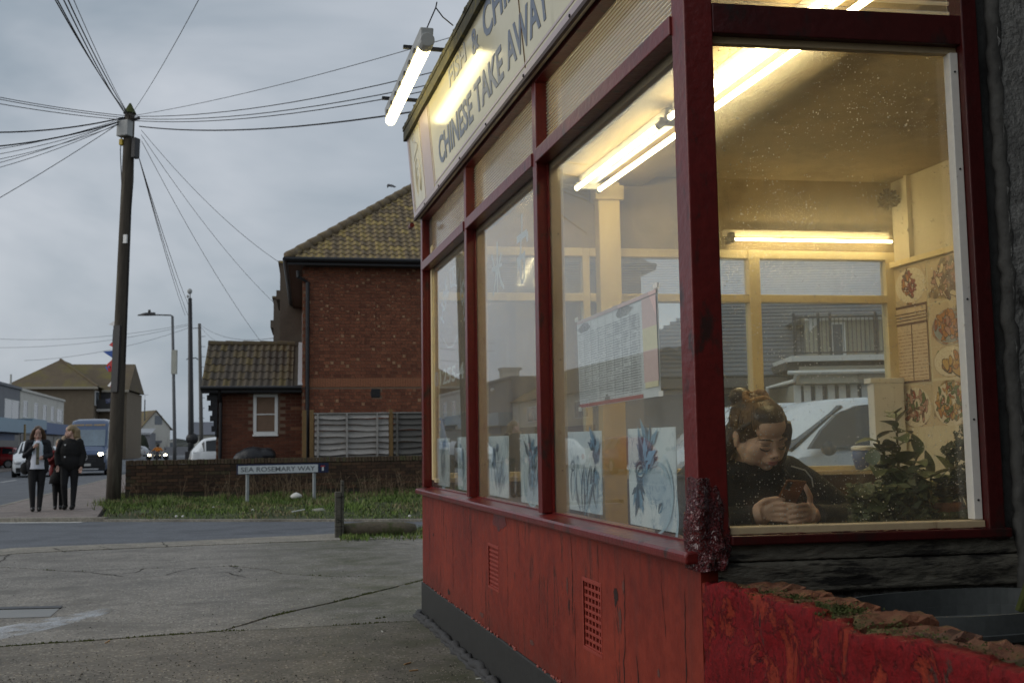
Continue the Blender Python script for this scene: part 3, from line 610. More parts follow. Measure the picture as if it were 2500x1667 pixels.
# side window wall (faces the viewer)
def sbox(mb, b0, b1, n0, n1, z0, z1, mi=0): return mb.box(b0, b1, n0, n1, z0, z1, mi, T=SB)
mb = MB(); sbox(mb, .092, .93, .0, .06, 2.505, 2.602); obj('transom', mb, m_maroon_shaded, shop, bevel=.004)
mb = MB(); sbox(mb, .098, .93, .03, .058, 2.484, 2.505); obj('inner_bead', mb, m_bead, shop)
mb = MB(); sbox(mb, .928, .982, -.012, .07, .93, 3.55); obj('window_post', mb, m_maroon_shaded, shop, bevel=.004)
mb = MB(); sbox(mb, .898, .926, .018, .056, .99, 2.484); wb = obj('white_bead', mb, m_whitebead, shop, bevel=.002)
mb = MB()
for z in (2.42, 2.1, 1.68, 1.30, 1.05): mb.disc(SB(.913, .0175, z), NL, .0035, .0035, 8, 0, .003)
obj('screw', mb, m_blackmetal, wb)
mb = MB(); sbox(mb, .094, .926, .006, .058, .965, .988); obj('inner_bead', mb, m_bead, shop, bevel=.003)
mb = MB(); sbox(mb, .092, 1.0, -.02, .07, .936, .965); obj('bottom_rail', mb, m_maroon_shaded, shop, bevel=.005)
mb = MB(); rr = random.Random(21)
for k in range(26):   # paint runs and chips along the bottom rail
    b = rr.uniform(.12, .95); mb = MB(); mb.ell(SB(b, -.008+.02*rr.random(), .966), (rr.uniform(.008, .035), .006, .003), 8, 4); obj('paint_drip', mb, m_maroon_shaded, shop)
def rough_panel(b0, b1, z0, z1, n, amp, sc, sag=0.0, nb=90, nz=14):
    mb = MB(); vs = []
    for i in range(nb+1):
        for j in range(nz+1):
            b, z = b0+(b1-b0)*i/nb, z0+(z1-z0)*j/nz; e = min(j, nz-j)/nz
            d = amp*(noise.noise(Vector((b*sc*.5, z*sc*1.6, n*9)))+.6*noise.noise(Vector((b*sc*1.3, z*sc*4, 3)))+.35*noise.noise(Vector((b*sc*4, z*sc*8, 5))))
            if j in (0, nz): z += amp*.6*noise.noise(Vector((b*sc*2, j, 8)))
            vs.append(SB(b, n-d+(.012 if e < .05 else 0)+sag*(1-j/nz), z))
    N = nz+1; mb.add(vs, [(i*N+j, (i+1)*N+j, (i+1)*N+j+1, i*N+j+1) for i in range(nb) for j in range(nz)]); return mb
obj('timber_beam', rough_panel(.06, 1.03, .885, .938, .002, .005, 22), m_oldwood, shop, smooth=True); obj('timber_beam', rough_panel(.05, 1.04, .79, .884, -.006, .0055, 18), m_oldwood, shop, smooth=True)
mb = MB(); sbox(mb, .094, .90, .058, .062, .975, 2.50); obj('window_pane', mb, m_glass_side, shop)
mb = MB(); z0, z1, k = 2.602, 3.2, 17; prof = []
ribs(mb, SB, .092, .928, z0, z1, k, .056); obj('reeded_pane', mb, m_reed, shop)
mb = MB(); sbox(mb, .092, .93, .0, .06, 3.2, 3.55); obj('head_rail', mb, m_maroon_shaded, shop)
obj('lower_wall', rough_panel(.05, 1.04, 0, .795, .016, .014, 8, 0, 60, 50), m_plaster, shop, smooth=True)
mb = MB(); sbox(mb, .05, 1.03, .05, .14, 0, .93); obj('wall_core', mb, m_darkplaster, shop)
# rendered walls right of the window: the return comes towards the viewer
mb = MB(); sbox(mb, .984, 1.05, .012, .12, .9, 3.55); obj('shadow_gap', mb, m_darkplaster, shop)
mb = MB(); sbox(mb, 1.06, 3.95, .0, .13, 0, 3.55); obj('wall_core', mb, m_darkplaster, shop)
obj('rendered_wall', rough_panel(1.036, 3.9, 0, 3.55, -.035, .006, 12, 0, 150, 170), m_plaster, shop, smooth=True)
mb = MB(); pr = []
for i in range(120): z = i*3.55/119; pr.append(SB(1.04+.014*noise.noise(Vector((0, 1, z*12)))+.01*noise.noise(Vector((0, 4, z*40))), -.012, z))
mb.tube(pr, .026, 6); obj('render_edge', mb, m_darkplaster, shop, smooth=True)
# interior shell
mb = MB(); mb.prism([(.13, .02), (3.75, -.2), (3.72, 4.4), (.13, 4.72)], 2, .10, .15); obj('shop_floor', mb, m_intfloor, shop)
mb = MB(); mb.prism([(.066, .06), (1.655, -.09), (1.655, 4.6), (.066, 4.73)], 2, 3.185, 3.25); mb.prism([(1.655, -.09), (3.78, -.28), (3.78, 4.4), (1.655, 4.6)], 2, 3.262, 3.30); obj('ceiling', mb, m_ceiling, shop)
mb = MB(); mb.box(3.70, 3.76, -.2, 4.42, .15, 3.26); obj('party_wall', mb, m_cream, shop)
mb = MB(); sbox(mb, 1.0, 3.72, .13, .17, .15, 3.26); obj('near_wall', mb, m_cream, shop)
mb = MB(); mb.box(.066, .13, .12, 4.70, .15, .9); obj('front_lining', mb, m_panel, shop)
def bbox(mb, b0, b1, n0, n1, z0, z1, mi=0): return mb.box(b0, b1, n0, n1, z0, z1, mi, T=BW)
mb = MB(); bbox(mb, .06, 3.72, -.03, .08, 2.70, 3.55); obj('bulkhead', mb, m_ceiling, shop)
mb = MB(); bbox(mb, .06, 3.72, -.02, .08, .0, .985); obj('panelled_dado', mb, m_panel, shop)
rear = [(.10, 1.19), (1.245, 2.50), (2.59, 3.64)]
for b in (.05, 1.19, 3.64): mb = MB(); bbox(mb, b, b+.055 if b < 3 else 3.72, -.03, .06, .985, 2.70); obj('rear_mullion', mb, m_yellowframe, shop, bevel=.004)
mb = MB(); bbox(mb, 2.50, 2.59, -.05, .06, .99, 2.702); obj('rear_mullion', mb, m_yellowframe, shop, bevel=.006)
for a, b in rear:
    for z0, z1 in ((2.636, 2.70), (2.294, 2.355), (.985, 1.034)):
        mb = MB(); bbox(mb, a, b, -.035, .055, z0, z1); obj('rear_rail', mb, m_yellowframe, shop, bevel=.005)
    mb = MB(); bbox(mb, a, b, .018, .022, 1.03, 2.30); obj('rear_pane', mb, m_glass_back, shop)
    mb = MB(); ribs(mb, BW, a, b, 2.352, 2.64, 22, .018); obj('rear_reeded_pane', mb, m_reedb, shop)
mb = MB(); bbox(mb, .06, 3.70, -.16, -.02, .97, 1.0); obj('rear_sill', mb, m_bead, shop, bevel=.004)
mb = MB(); bbox(mb, 1.29, 1.455, -.17, -.03, 1.60, 3.18); bbox(mb, 1.262, 1.483, -.195, -.028, 3.04, 3.15); pl = obj('pillar', mb, m_pillar, shop, bevel=.008)
mb = MB(); bbox(mb, 1.288, 1.457, -.172, -.03, .15, 1.60); obj('painted_base', mb, m_mustard, pl)
mb = MB(); mb.box(3.655, 3.70, 3.2, 4.40, 2.575, 2.615); obj('picture_rail', mb, m_pillar, shop)
mb = MB(); mb.box(3.66, 3.70, 4.12, 4.15, 2.615, 3.26); obj('pipe_casing', mb, m_cream, shop)
mb = MB(); mb.box(.14, .92, .07, .40, .915, .95); obj('window_counter', mb, m_panel, shop, bevel=.004)
mb = MB(); mb.box(.92, 1.6, .05, .46, .86, .90); obj('plant_shelf', mb, m_panel, shop)

# low broken wall that carries the red paint on towards the viewer
lw = thing('low_wall', 'low red painted wall with broken mossy brick top beside the black bin', 'wall', KO, TH)
def edge_z(y):  # where the face paint stops, below the worn brick tops
    return .836+.014*noise.noise(Vector((y*3.1, 2, 0)))+.014*noise.noise(Vector((y*13, 5, 0)))+.006*noise.noise(Vector((y*40, 5, 2)))-.025*max(0, noise.noise(Vector((y*2.2+1.3, 9, 1))))
rings = []; ny = 260; mb = MB()
for i in range(ny+1):
    y = -.004-i*3.3/ny; ez = edge_z(y); row = []
    for j in range(26):
        f = j/25; z = ez*(f**.8); bul = .006*noise.noise(Vector((y*5, z*5, 0)))+.004*noise.noise(Vector((y*17, z*17, 2)))+.01*max(0, noise.noise(Vector((y*2.5, z*3.5, 8))))
        chip = -.009*min(1, max(0, noise.noise(Vector((y*6, z*9, 4)))*6-.5)) if f > .7 else 0
        row.append((-.0-bul-chip, y, z))
    wd_ = .045+.035*noise.noise(Vector((y*7, 3, 3)))+.02*noise.noise(Vector((y*23, 1, 5))); row += [(.015, y, ez+.004+.004*noise.noise(Vector((y*14, 1, 3)))), (max(.02, wd_), y, ez+.003+.005*noise.noise(Vector((y*19, 7, 3)))), (max(.025, wd_+.006), y, ez-.035), (.225, y, ez-.03), (.225, y, 0)]
    rings.append(row)
mb.loft(rings, closed=True, cap=True); obj('rendered_face', mb, m_flake, lw, smooth=True)
tb = NT('worn_brick'); v = tb.coord(); oi = tb.n('ShaderNodeObjectInfo'); n = tb.noise(v, 16, 5, .7); c = tb.ramp(oi.outputs['Random'], (0, (.11, .04, .022)), (.4, (.165, .062, .032)), (.75, (.085, .043, .03)), (1, (.19, .072, .036)))
c = tb.mix(1.0, c, tb.ramp(n, (.3, .55), (.7, 1.35)), 'MULTIPLY'); tc = tb.n('ShaderNodeTexCoord'); 
c = tb.mix(tb.ramp(tb.noise(tb.coord(loc=(1, 3, 2)), 7, 5, .7), (.52, 0.0), (.64, .8)), c, (.05, .055, .014)); tb.pbsdf(c, .85, .35, 0, tb.bump(tb.noise(v, 50, 5, .75), .9, .012)); m_wornbrick = tb.mat
rr = random.Random(8); bk = []
for v_ in range(4):   # four worn shapes shared by the top course
    mb = MB(); nx, nyy = 7, 4; top = []
    for i in range(nx+1):
        for j in range(nyy+1): top.append((i*.2/nx, j*.1/nyy, .03+.013*noise.noise(Vector((i*.9, j*1.1, v_*5)))-(.006 if j in (0, nyy) else 0)-(.012 if i in (0,) else 0)))
    mb.add(top, [(i*(nyy+1)+j, (i+1)*(nyy+1)+j, (i+1)*(nyy+1)+j+1, i*(nyy+1)+j+1) for i in range(nx) for j in range(nyy)])
    ring = [i*(nyy+1) for i in range(nx+1)]+[nx*(nyy+1)+j for j in range(1, nyy+1)]+[i*(nyy+1)+nyy for i in range(nx-1, -1, -1)]+[j for j in range(nyy-1, 0, -1)]
    lowv = [(top[k][0], top[k][1], -.03) for k in ring]; o = len(mb.v); mb.v += lowv; m_ = len(ring)
    for k in range(m_): mb.f.append((ring[k], ring[(k+1) % m_], o+(k+1) % m_, o+k)); mb.m.append(0)
    me = mb.mesh('brick'); me.materials.append(m_wornbrick); bk.append(me)
y = -.02; k = 0
while y > -3.2:
    w = rr.uniform(.085, .112); o = link('brick', bk[k % 4], lw); sag = .008*max(0, noise.noise(Vector((y*2.2+1.3, 9, 1))))
    o.location = (.022+rr.uniform(-.004, .016), y-w, .803+rr.uniform(-.006, .004)-sag); o.scale = (1.0+rr.uniform(-.04, .05), w/.1*.95, 1); o.rotation_euler = (rr.uniform(-.03, .03), rr.uniform(-.025, .03), rr.uniform(-.04, .04))
    y -= w; k += 1
def lm(rq): 
    y = rq.choice((-.33, -.36, -.52, -.56, -.60, rq.uniform(-.2, -1.4)))+rq.gauss(0, .035); x = rq.gauss(.07, .04); return min(max(x, .01), .2), y, .836+rq.uniform(-.014, .0), 1
o = site(blades('wall_moss', 4200, lm, .005, .004, [m_moss, m_moss, m_moss], .9, 12))
# bin standing in the corner behind the low wall
bn = thing('waste_bin', 'black plastic bin with thick notched rim behind the low red wall', 'bin', W(.68, -.30, 0), TH+.1)
def oval(cx, cy, a, b, z, n=40, p=2.6):
    return [(cx+a*math.copysign(abs(math.cos(2*math.pi*i/n))**(2/p), math.cos(2*math.pi*i/n)), cy+b*math.copysign(abs(math.sin(2*math.pi*i/n))**(2/p), math.sin(2*math.pi*i/n)), z) for i in range(n)]
m_bin = M('black_bin_plastic', (.08, .088, .088), .42, .25, 9, .2, 40)
mb = MB(); mb.loft([oval(0, 0, .31, .17, 0), oval(0, 0, .345, .2, .70), oval(0, 0, .325, .18, .70), oval(0, 0, .30, .16, .08)]); obj('body', mb, m_bin, bn)
mb = MB(); mb.loft([oval(0, 0, .345, .2, .70), oval(0, 0, .39, .235, .715), oval(0, 0, .395, .24, .735), oval(0, 0, .36, .215, .735), oval(0, 0, .36, .215, .70)]); obj('rim', mb, m_bin, bn, smooth=False)
mb = MB(); ro, ri = oval(0, 0, .375, .225, .735, 80), oval(0, 0, .365, .215, .735, 80)
keep = [i for i in range(80) if not (44 <= i <= 49)]
for i in keep:
    j = (i+1) % 80; mb.add([ro[i], ro[j], (ro[j][0], ro[j][1], .785), (ro[i][0], ro[i][1], .785), ri[i], ri[j], (ri[j][0], ri[j][1], .785), (ri[i][0], ri[i][1], .785)], [(0, 1, 2, 3), (4, 5, 6, 7), (3, 2, 6, 7), (0, 1, 5, 4)])
obj('notched_collar', mb, m_bin, bn)
mb = MB(); mb.tube([(.30, .12, .72), (.33, .1, .80), (.36, .08, .79)], [.012, .02, .01], 6); obj('scrubbing_pad', mb, m_moss, bn)

# outdoor strip light on two brackets
sl = thing('strip_light', 'lit fluorescent strip light on brackets above the cream sign', 'light', KO, TH)
y0, y1 = 2.97, 4.53
mb = MB(); mb.prism([(-.315, 3.585), (-.245, 3.585), (-.24, 3.655), (-.32, 3.655)], 1, y0, y1); obj('housing', mb, m_greyplastic, sl, bevel=.008)
mb = MB(); mb.tube([(-.28, y0+.07, 3.56), (-.28, y0+.075, 3.56), (-.28, y1-.025, 3.56), (-.28, y1-.005, 3.56)], [.03, .036, .036, .02], 14); obj('diffuser', mb, m_tube_out, sl, smooth=True)
mb = MB(); mb.tube([(-.28, y0-.02, 3.575), (-.28, y0+.075, 3.575)], [.042, .046], 14); obj('end_cap', mb, m_greyplastic, sl, bevel=.004)
for yb in (3.36, 4.36): mb = MB(); mb.box(-.36, -.06, yb-.012, yb+.012, 3.665, 3.685); mb.box(-.30, -.26, yb-.01, yb+.01, 3.65, 3.667); obj('bracket', mb, m_blackmetal, sl)
for i in range(7): yb = y0+.2+i*.2; mb = MB(); mb.box(-.325, -.312, yb, yb+.05, 3.57, 3.60); obj('clip', mb, m_blackmetal, sl)
mb = MB(); mb.tube([(-.28, 3.02, 3.65), (-.26, 2.97, 3.70), (-.235, 2.93, 3.76), (-.23, 2.92, 3.79)], .004, 5); mb.tube([(-.235, 2.93, 3.76), (-.19, 2.95, 3.715), (-.12, 3.0, 3.69)], .004, 5); obj('flex', mb, m_blackmetal, sl)

# ceiling lights inside
def twin(y0, y1, label, zc=3.185):
    r = thing('ceiling_light', label, 'light', KO, TH)
    mb = MB(); mb.box(1.085, 1.20, y0, y1, zc-.062, zc-.002); obj('batten', mb, m_white, r, bevel=.004)
    for x in (1.055, 1.232): mb = MB(); mb.tube([(x, y0+.03, zc-.10), (x, y1-.03, zc-.10)], .0165, 10); obj('tube', mb, m_tube, r, smooth=True)
    for y in (y0+.02, y1-.02):
        for x in (1.055, 1.232): mb = MB(); mb.tube([(x, y-.022, zc-.10), (x, y+.022, zc-.10)], .022, 10); mb.box(min(x, 1.14), max(x, 1.14), y-.012, y+.012, zc-.10, zc-.055); obj('lamp_holder', mb, m_greyplastic, r)
twin(.22, 2.62, 'twin tube ceiling light nearest the side window'); twin(2.72, 4.36, 'twin tube ceiling light farther in, above the cream pillar')
r = thing('ceiling_light', 'single tube light along the bulkhead over the rear windows', 'light', KO, TH)
mb = MB(); bbox(mb, 2.30, 3.66, -.075, -.03, 2.80, 2.85); obj('batten', mb, m_cream, r)
mb = MB(); mb.tube([BW(2.36, -.12, 2.768), BW(3.655, -.12, 2.768)], .0095, 10); obj('tube', mb, m_tube, r, smooth=True)
mb = MB(); bbox(mb, 2.325, 2.36, -.14, -.03, 2.745, 2.82); obj('lamp_holder', mb, M('dark_holder', (.06, .05, .04), .5), r)
# ------------------------------------------------------------------ prints, menus and lettering
def print_mat(name, bg, blobs, rings=(), lines=None, rough=.35, fade=.0):
    """flat print: elliptical heaps of food shapes (cx, cy, rx, ry, cell scale, colours...) over a ground colour; plate rims as thin ellipses"""
    t = NT(name); tc = t.n('ShaderNodeTexCoord'); v = tc.outputs['Object']; sp = t.n('ShaderNodeSeparateXYZ'); t.l(v, sp.inputs[0]); X, Y = sp.outputs[0], sp.outputs[1]
    c = t.ramp(t.noise(v, 9, 3), (.3, tuple(x*.93 for x in bg)), (.7, tuple(min(1, x*1.05) for x in bg)))
    def dist(cx, cy, rx, ry):
        a = t.math('DIVIDE', t.math('SUBTRACT', X, cx), rx); b = t.math('DIVIDE', t.math('SUBTRACT', Y, cy), ry); return t.math('SQRT', t.math('ADD', t.math('MULTIPLY', a, a), t.math('MULTIPLY', b, b)))
    for (cx, cy, rx, ry, w, col) in rings:
        d = dist(cx, cy, rx, ry); m = t.math('LESS_THAN', t.math('ABSOLUTE', t.math('SUBTRACT', d, 1.0)), w); c = t.mix(t.math('MULTIPLY', m, .8), c, col)
    for k, (cx, cy, rx, ry, sc, cols) in enumerate(blobs):
        n = t.noise(t.coord(loc=(k*3.1, k, 0)), 1.3/max(rx, ry), 4, .6); d = t.math('ADD', dist(cx, cy, rx, ry), t.math('MULTIPLY', t.math('SUBTRACT', n, .5), 1.1)); m = t.ramp(d, (.86, 1.0), (.98, 0.0))
        vo = t.n('ShaderNodeTexVoronoi'); vo.inputs['Scale'].default_value = sc; vv = t.n('ShaderNodeMixRGB', blend_type='ADD'); vv.inputs[0].default_value = .06; t.l(t.coord((1, .6, 1), loc=(k, k*2, 0)), vv.inputs[1])
        nn = t.n('ShaderNodeTexNoise'); nn.inputs['Scale'].default_value = sc*.6; t.l(v, nn.inputs['Vector']); t.l(nn.outputs['Color'], vv.inputs[2]); t.l(vv.outputs[0], vo.inputs['Vector'])
        s = t.n('ShaderNodeSeparateColor'); t.l(vo.outputs['Color'], s.inputs[0]); q = len(cols)
        cc = t.ramp(s.outputs[0], *[(i/max(q-1, 1), col) for i, col in enumerate(cols)]); cc = t.mix(t.ramp(vo.outputs['Distance'], (.25, 0.0), (.62, .8)), cc, tuple(x*.35 for x in cols[-1])); c = t.mix(m, c, cc)
    if lines:
        (x0, x1, ya, yb, nl, col) = lines
        inx = t.math('MULTIPLY', t.math('GREATER_THAN', X, x0), t.math('LESS_THAN', X, x1)); iny = t.math('MULTIPLY', t.math('GREATER_THAN', Y, ya), t.math('LESS_THAN', Y, yb))
        st = t.math('GREATER_THAN', t.math('FRACT', t.math('MULTIPLY', Y, nl)), .6); n = t.math('GREATER_THAN', t.noise(t.coord((1, nl/70, 1)), 90, 2), .46); c = t.mix(t.math('MULTIPLY', t.math('MULTIPLY', inx, iny), t.math('MULTIPLY', st, n)), c, col)
    t.pbsdf(c, rough, .45); return t.mat
def card(name, label, cat, c, right, up, w, h, mat, group=None, thick=.0016, curl=0.0):
    mb = MB(); nx = 6 if curl else 1; r2 = Vector(right).normalized(); u2 = Vector(up).normalized(); nn = r2.cross(u2)
    if curl:
        for s_ in (0, thick): mb.v += [(-w/2+w*i/nx, -h/2+h*j/nx, s_+curl*math.sin(3*i/nx+j/nx*2)) for i in range(nx+1) for j in range(nx+1)]
        N = (nx+1)**2; q = lambda i, j: i*(nx+1)+j
        for i in range(nx):
            for j in range(nx): f = (q(i, j), q(i+1, j), q(i+1, j+1), q(i, j+1)); mb.f += [f, tuple(N+k for k in f)[::-1]]; mb.m += [0, 0]
    else: mb.box(-w/2, w/2, -h/2, h/2, 0, thick)
    o = obj(name, mb, mat); SM = Matrix.Translation(KO) @ Matrix.Rotation(TH, 4, 'Z')
    o.matrix_world = SM @ (Matrix(((r2.x, u2.x, nn.x, c[0]), (r2.y, u2.y, nn.y, c[1]), (r2.z, u2.z, nn.z, c[2]), (0, 0, 0, 1))))
    if label: o['label'] = label; o['category'] = cat
    if group: o['group'] = group
    return o
ice = (.56, .66, .70); bl, db, pale = (.16, .32, .50), (.02, .035, .06), (.66, .74, .76)
def blue_mat(name, seed, blobs, strokes):
    t = NT(name); v = t.coord(); sp = t.n('ShaderNodeSeparateXYZ'); t.l(v, sp.inputs[0]); X, Y = sp.outputs[0], sp.outputs[1]
    c = t.ramp(t.noise(t.coord((1, .8, 1), loc=(seed, 0, 0)), 7, 4), (.35, (.68, .78, .82)), (.7, (.84, .89, .90)))
    wv = t.noise(t.coord((1, .5, 1), loc=(seed*2, 1, 0)), 16, 4, .6, 1.4); ar = t.math('LESS_THAN', t.math('ABSOLUTE', t.math('SUBTRACT', wv, .5)), .018)
    for (cx, cy, rx, ry, kind) in blobs:
        a = t.math('DIVIDE', t.math('SUBTRACT', X, cx), rx); b = t.math('DIVIDE', t.math('SUBTRACT', Y, cy), ry); d = t.math('SQRT', t.math('ADD', t.math('MULTIPLY', a, a), t.math('MULTIPLY', b, b)))
        n = t.noise(t.coord(loc=(cx*7+seed, cy*5, 0)), 26, 4, .65); d = t.math('ADD', d, t.math('MULTIPLY', t.math('SUBTRACT', n, .5), 1.3)); m = t.ramp(d, (.75, 1.0), (1.0, 0.0))
        if kind == 'leaf': c = t.mix(m, c, t.ramp(t.noise(t.coord((1, .4, 1), rot=(0, 0, .4)), 60, 3, .6, .6), (.4, db), (.52, (.05, .14, .24)), (.62, bl), (.75, (.4, .56, .66))))
        elif kind == 'plate': c = t.mix(t.math('MULTIPLY', m, .7), c, (.36, .50, .62))
        else: c = t.mix(m, c, t.ramp(t.noise(t.coord((1, .35, 1), loc=(seed, 2, 0)), 28, 3, .55, 1.0), (.34, db), (.42, (.1, .15, .2)), (.50, (.58, .67, .70)), (.8, pale)))
    if strokes: c = t.mix(t.math('MULTIPLY', ar, t.math('MULTIPLY', t.ramp(t.noise(v, 6, 2), (.5, 0.0), (.6, 1.0)), .8)), c, (.12, .24, .36))
    t.pbsdf(c, .42, .4); return t.mat
FY, FZ = (0, -1, 0), (0, 0, 1)
bp = [(4.41, 1.12, .44, .33, 1, [(.0, .0, .09, .13, 'food'), (.05, .12, .06, .05, 'leaf')], 'faded blue and white food picture nearest the far corner post'),
      (3.75, 1.12, .29, .335, 2, [(-.02, -.03, .1, .1, 'food'), (.0, .05, .05, .05, 'leaf')], 'faded blue picture half hidden by the second window post'),
      (2.78, 1.12, .445, .33, 3, [(.04, -.06, .15, .07, 'food'), (-.1, .04, .05, .07, 'leaf'), (-.02, .10, .03, .03, 'leaf')], 'blue and white prawn picture at left of the middle pane'),
      (2.10, 1.12, .405, .34, 4, [(.02, -.02, .13, .12, 'food'), (.0, .06, .05, .07, 'leaf'), (.05, -.12, .15, .05, 'plate')], 'blue picture with dark drawn fish at right of the middle pane'),
      (1.275, 1.125, .43, .33, 5, [(-.0, -.06, .19, .10, 'food'), (.15, .08, .05, .06, 'leaf'), (-.1, .03, .06, .04, 'food'), (.13, -.13, .07, .05, 'plate')], 'blue and white picture of long shapes beside the round chair back'),
      (.536, 1.12, .432, .345, 6, [(-.06, .07, .06, .09, 'leaf'), (-.09, .0, .06, .045, 'leaf'), (-.10, .03, .05, .035, 'food'), (.13, -.08, .07, .12, 'plate'), (.02, -.02, .1, .08, 'plate')], 'blue food picture with dark leaf garnish nearest the corner post')]
for (y, z, w, h, sd, bl_, lab) in bp:
    k = .62 if sd != 0 else 1
    o = card('food_picture', lab, 'picture', (.0685, y, z), FY, FZ, w, h, blue_mat('blue_print_%d' % sd, sd, bl_, True), 'faded food pictures along the front windows', curl=.0025)
# drawn garnish and outlines printed on each picture, as flat ink on the card
m_inkblue, m_inkmid, m_inkpale = M('ink_dark_blue', (.045, .085, .13), .5, .3, 60, 0), M('ink_blue', (.17, .33, .47), .5, .3, 60, 0), M('ink_pale_blue', (.45, .60, .70), .5, .2, 40, 0)
def ink(card_o, seed, leafs, shapes, arcs):
    rr = random.Random(seed); md, mm, mp = MB(), MB(), MB(); Z = .0046
    for (cx, cy, n, sz, a0) in leafs:
        for k in range(n):
            a = a0+rr.uniform(-1.1, 1.1); L = sz*rr.uniform(.6, 1.25); w = L*.17; x, y = cx+rr.gauss(0, sz*.22), cy+rr.gauss(0, sz*.22); d = (math.cos(a), math.sin(a)); q = (-d[1], d[0])
            tgt = md if rr.random() < .45 else mm
            tgt.add([(x, y, Z+.0001*k), (x+d[0]*L*.4+q[0]*w, y+d[1]*L*.4+q[1]*w, Z+.0001*k), (x+d[0]*L, y+d[1]*L, Z+.0001*k), (x+d[0]*L*.45-q[0]*w, y+d[1]*L*.45-q[1]*w, Z+.0001*k)], [(0, 1, 2, 3)])
    def line(tgt, pts, w):
        for i in range(len(pts)-1):
            a, b = pts[i], pts[i+1]; dx, dy = b[0]-a[0], b[1]-a[1]; L = math.hypot(dx, dy) or 1; w0, w1 = w*math.sin(math.pi*(i+.15)/(len(pts)-.7))+.0006, w*math.sin(math.pi*(i+1.15)/(len(pts)-.7))+.0006; nx, ny = -dy/L, dx/L
            tgt.add([(a[0]+nx*w0, a[1]+ny*w0, Z), (a[0]-nx*w0, a[1]-ny*w0, Z), (b[0]-nx*w1, b[1]-ny*w1, Z), (b[0]+nx*w1, b[1]+ny*w1, Z)], [(0, 1, 2, 3)])
    for (cx, cy, L, a, w) in shapes:      # long rounded shapes with a shaded side
        P = lambda t_, s_: (cx+math.cos(a)*L*(t_-.5)-math.sin(a)*s_, cy+math.sin(a)*L*(t_-.5)+math.cos(a)*s_)
        line(md, [P(i/9, w*math.sin(math.pi*i/9)) for i in range(10)], .006); line(mm if rr.random() < .5 else md, [P(i/9, -w*math.sin(math.pi*i/9)) for i in range(10)], .0035)
    for (cx, cy, rx, ry, a0, a1) in arcs: line(mp, [(cx+rx*math.cos(a0+(a1-a0)*i/16), cy+ry*math.sin(a0+(a1-a0)*i/16)) for i in range(17)], .008)
    for nm, mb, mt in (('dark_ink', md, m_inkblue), ('blue_ink', mm, m_inkmid), ('pale_ink', mp, m_inkpale)):
        if mb.v: obj(nm, mb, mt, card_o, kind='stuff')
fp = sorted([o for o in bpy.data.objects if o.name.startswith('food_picture')], key=lambda o: toS(o.matrix_world.translation).y)
up_ = 1.5
ink(fp[0], 1, [(-.04, .05, 26, .10, 1.4), (-.12, -.04, 20, .08, -1.6), (-.02, .10, 8, .09, 1.5)], [(-.10, .03, .09, .1, .02), (-.09, .015, .08, .2, .018), (.08, -.10, .05, .8, .01)], [(.02, -.04, .17, .15, -1.6, .9), (.06, -.06, .12, .11, .2, 2.6), (.04, -.10, .19, .20, -1.2, .3)])
ink(fp[1], 2, [(.15, .09, 10, .07, 1.6), (.15, .0, 10, .06, -1.3)], [(-.15, -.05, .16, 1.4, .03), (-.07, -.07, .2, 1.7, .035), (.0, -.08, .22, 1.5, .035), (.07, -.06, .18, 1.35, .03), (.14, -.07, .15, 1.7, .025), (-.15, .02, .07, .1, .02), (.02, -.13, .1, 1.2, .02)], [(.14, -.14, .10, .10, 1.6, 3.6)])
ink(fp[2], 3, [(.03, .06, 18, .09, 1.5), (.02, -.02, 14, .08, -1.5)], [(.04, -.02, .18, 1.3, .02), (.08, -.04, .2, 1.2, .02), (-.02, -.05, .12, 1.8, .02)], [(.02, -.05, .15, .13, 2.6, 5.6), (.04, -.07, .17, .15, 4.2, 6.2)])
ink(fp[3], 4, [(-.11, .02, 8, .06, 1.8)], [(-.03, .04, .14, 1.7, .03), (.02, -.02, .2, 1.45, .03), (.07, -.08, .16, 1.1, .025), (-.05, -.06, .16, 1.8, .025), (.1, .0, .12, 1.3, .02)], [(-.06, -.02, .1, .12, 2.2, 4.4)])
ink(fp[4], 5, [(.0, .05, 10, .07, 1.6)], [(.02, -.05, .14, 1.2, .02), (.05, -.01, .14, 1.5, .02)], [(.0, -.05, .1, .11, 3.0, 5.8)])
ink(fp[5], 6, [(.03, .10, 8, .06, 1.6)], [(.0, .02, .2, 1.35, .03), (.05, -.03, .22, 1.25, .03), (-.04, -.03, .14, 1.6, .02)], [(.02, -.05, .12, .13, 3.4, 6.0)])
# big printed menu on the right-hand front pane
m_menu = print_mat('menu_print', (.80, .82, .83), [(-.36, .145, .09, .02, 60, [(.3, .28, .27), (.5, .46, .44), (.2, .17, .15)]), (.12, .150, .10, .02, 60, [(.32, .3, .27), (.5, .46, .4)]), (-.10, -.165, .035, .02, 60, [(.05, .07, .03), (.3, .25, .2)])], lines=(-.44, .285, -.165, .125, 105, (.42, .42, .43)))
menu = card('takeaway_menu', 'large printed menu sheet with a red side column hung in the front window', 'menu', (.0695, .885, 1.577), (0, -1, .025), FZ, .92, .368, m_menu, curl=.002)
m_mp, m_my, m_mr, m_grey = M('menu_pink', (.60, .46, .43), .4, .1, 8, 0), M('menu_yellow', (.64, .60, .40), .4, .1, 8, 0), M('menu_red', (.42, .07, .04), .4, .1, 8, 0), M('menu_grey', (.40, .41, .43), .4, .1, 8, 0)
def mrect(nm, x0, x1, y0, y1, mat): o = MB().box(x0, x1, y0, y1, .0042, .005); return obj(nm, o, mat, menu)
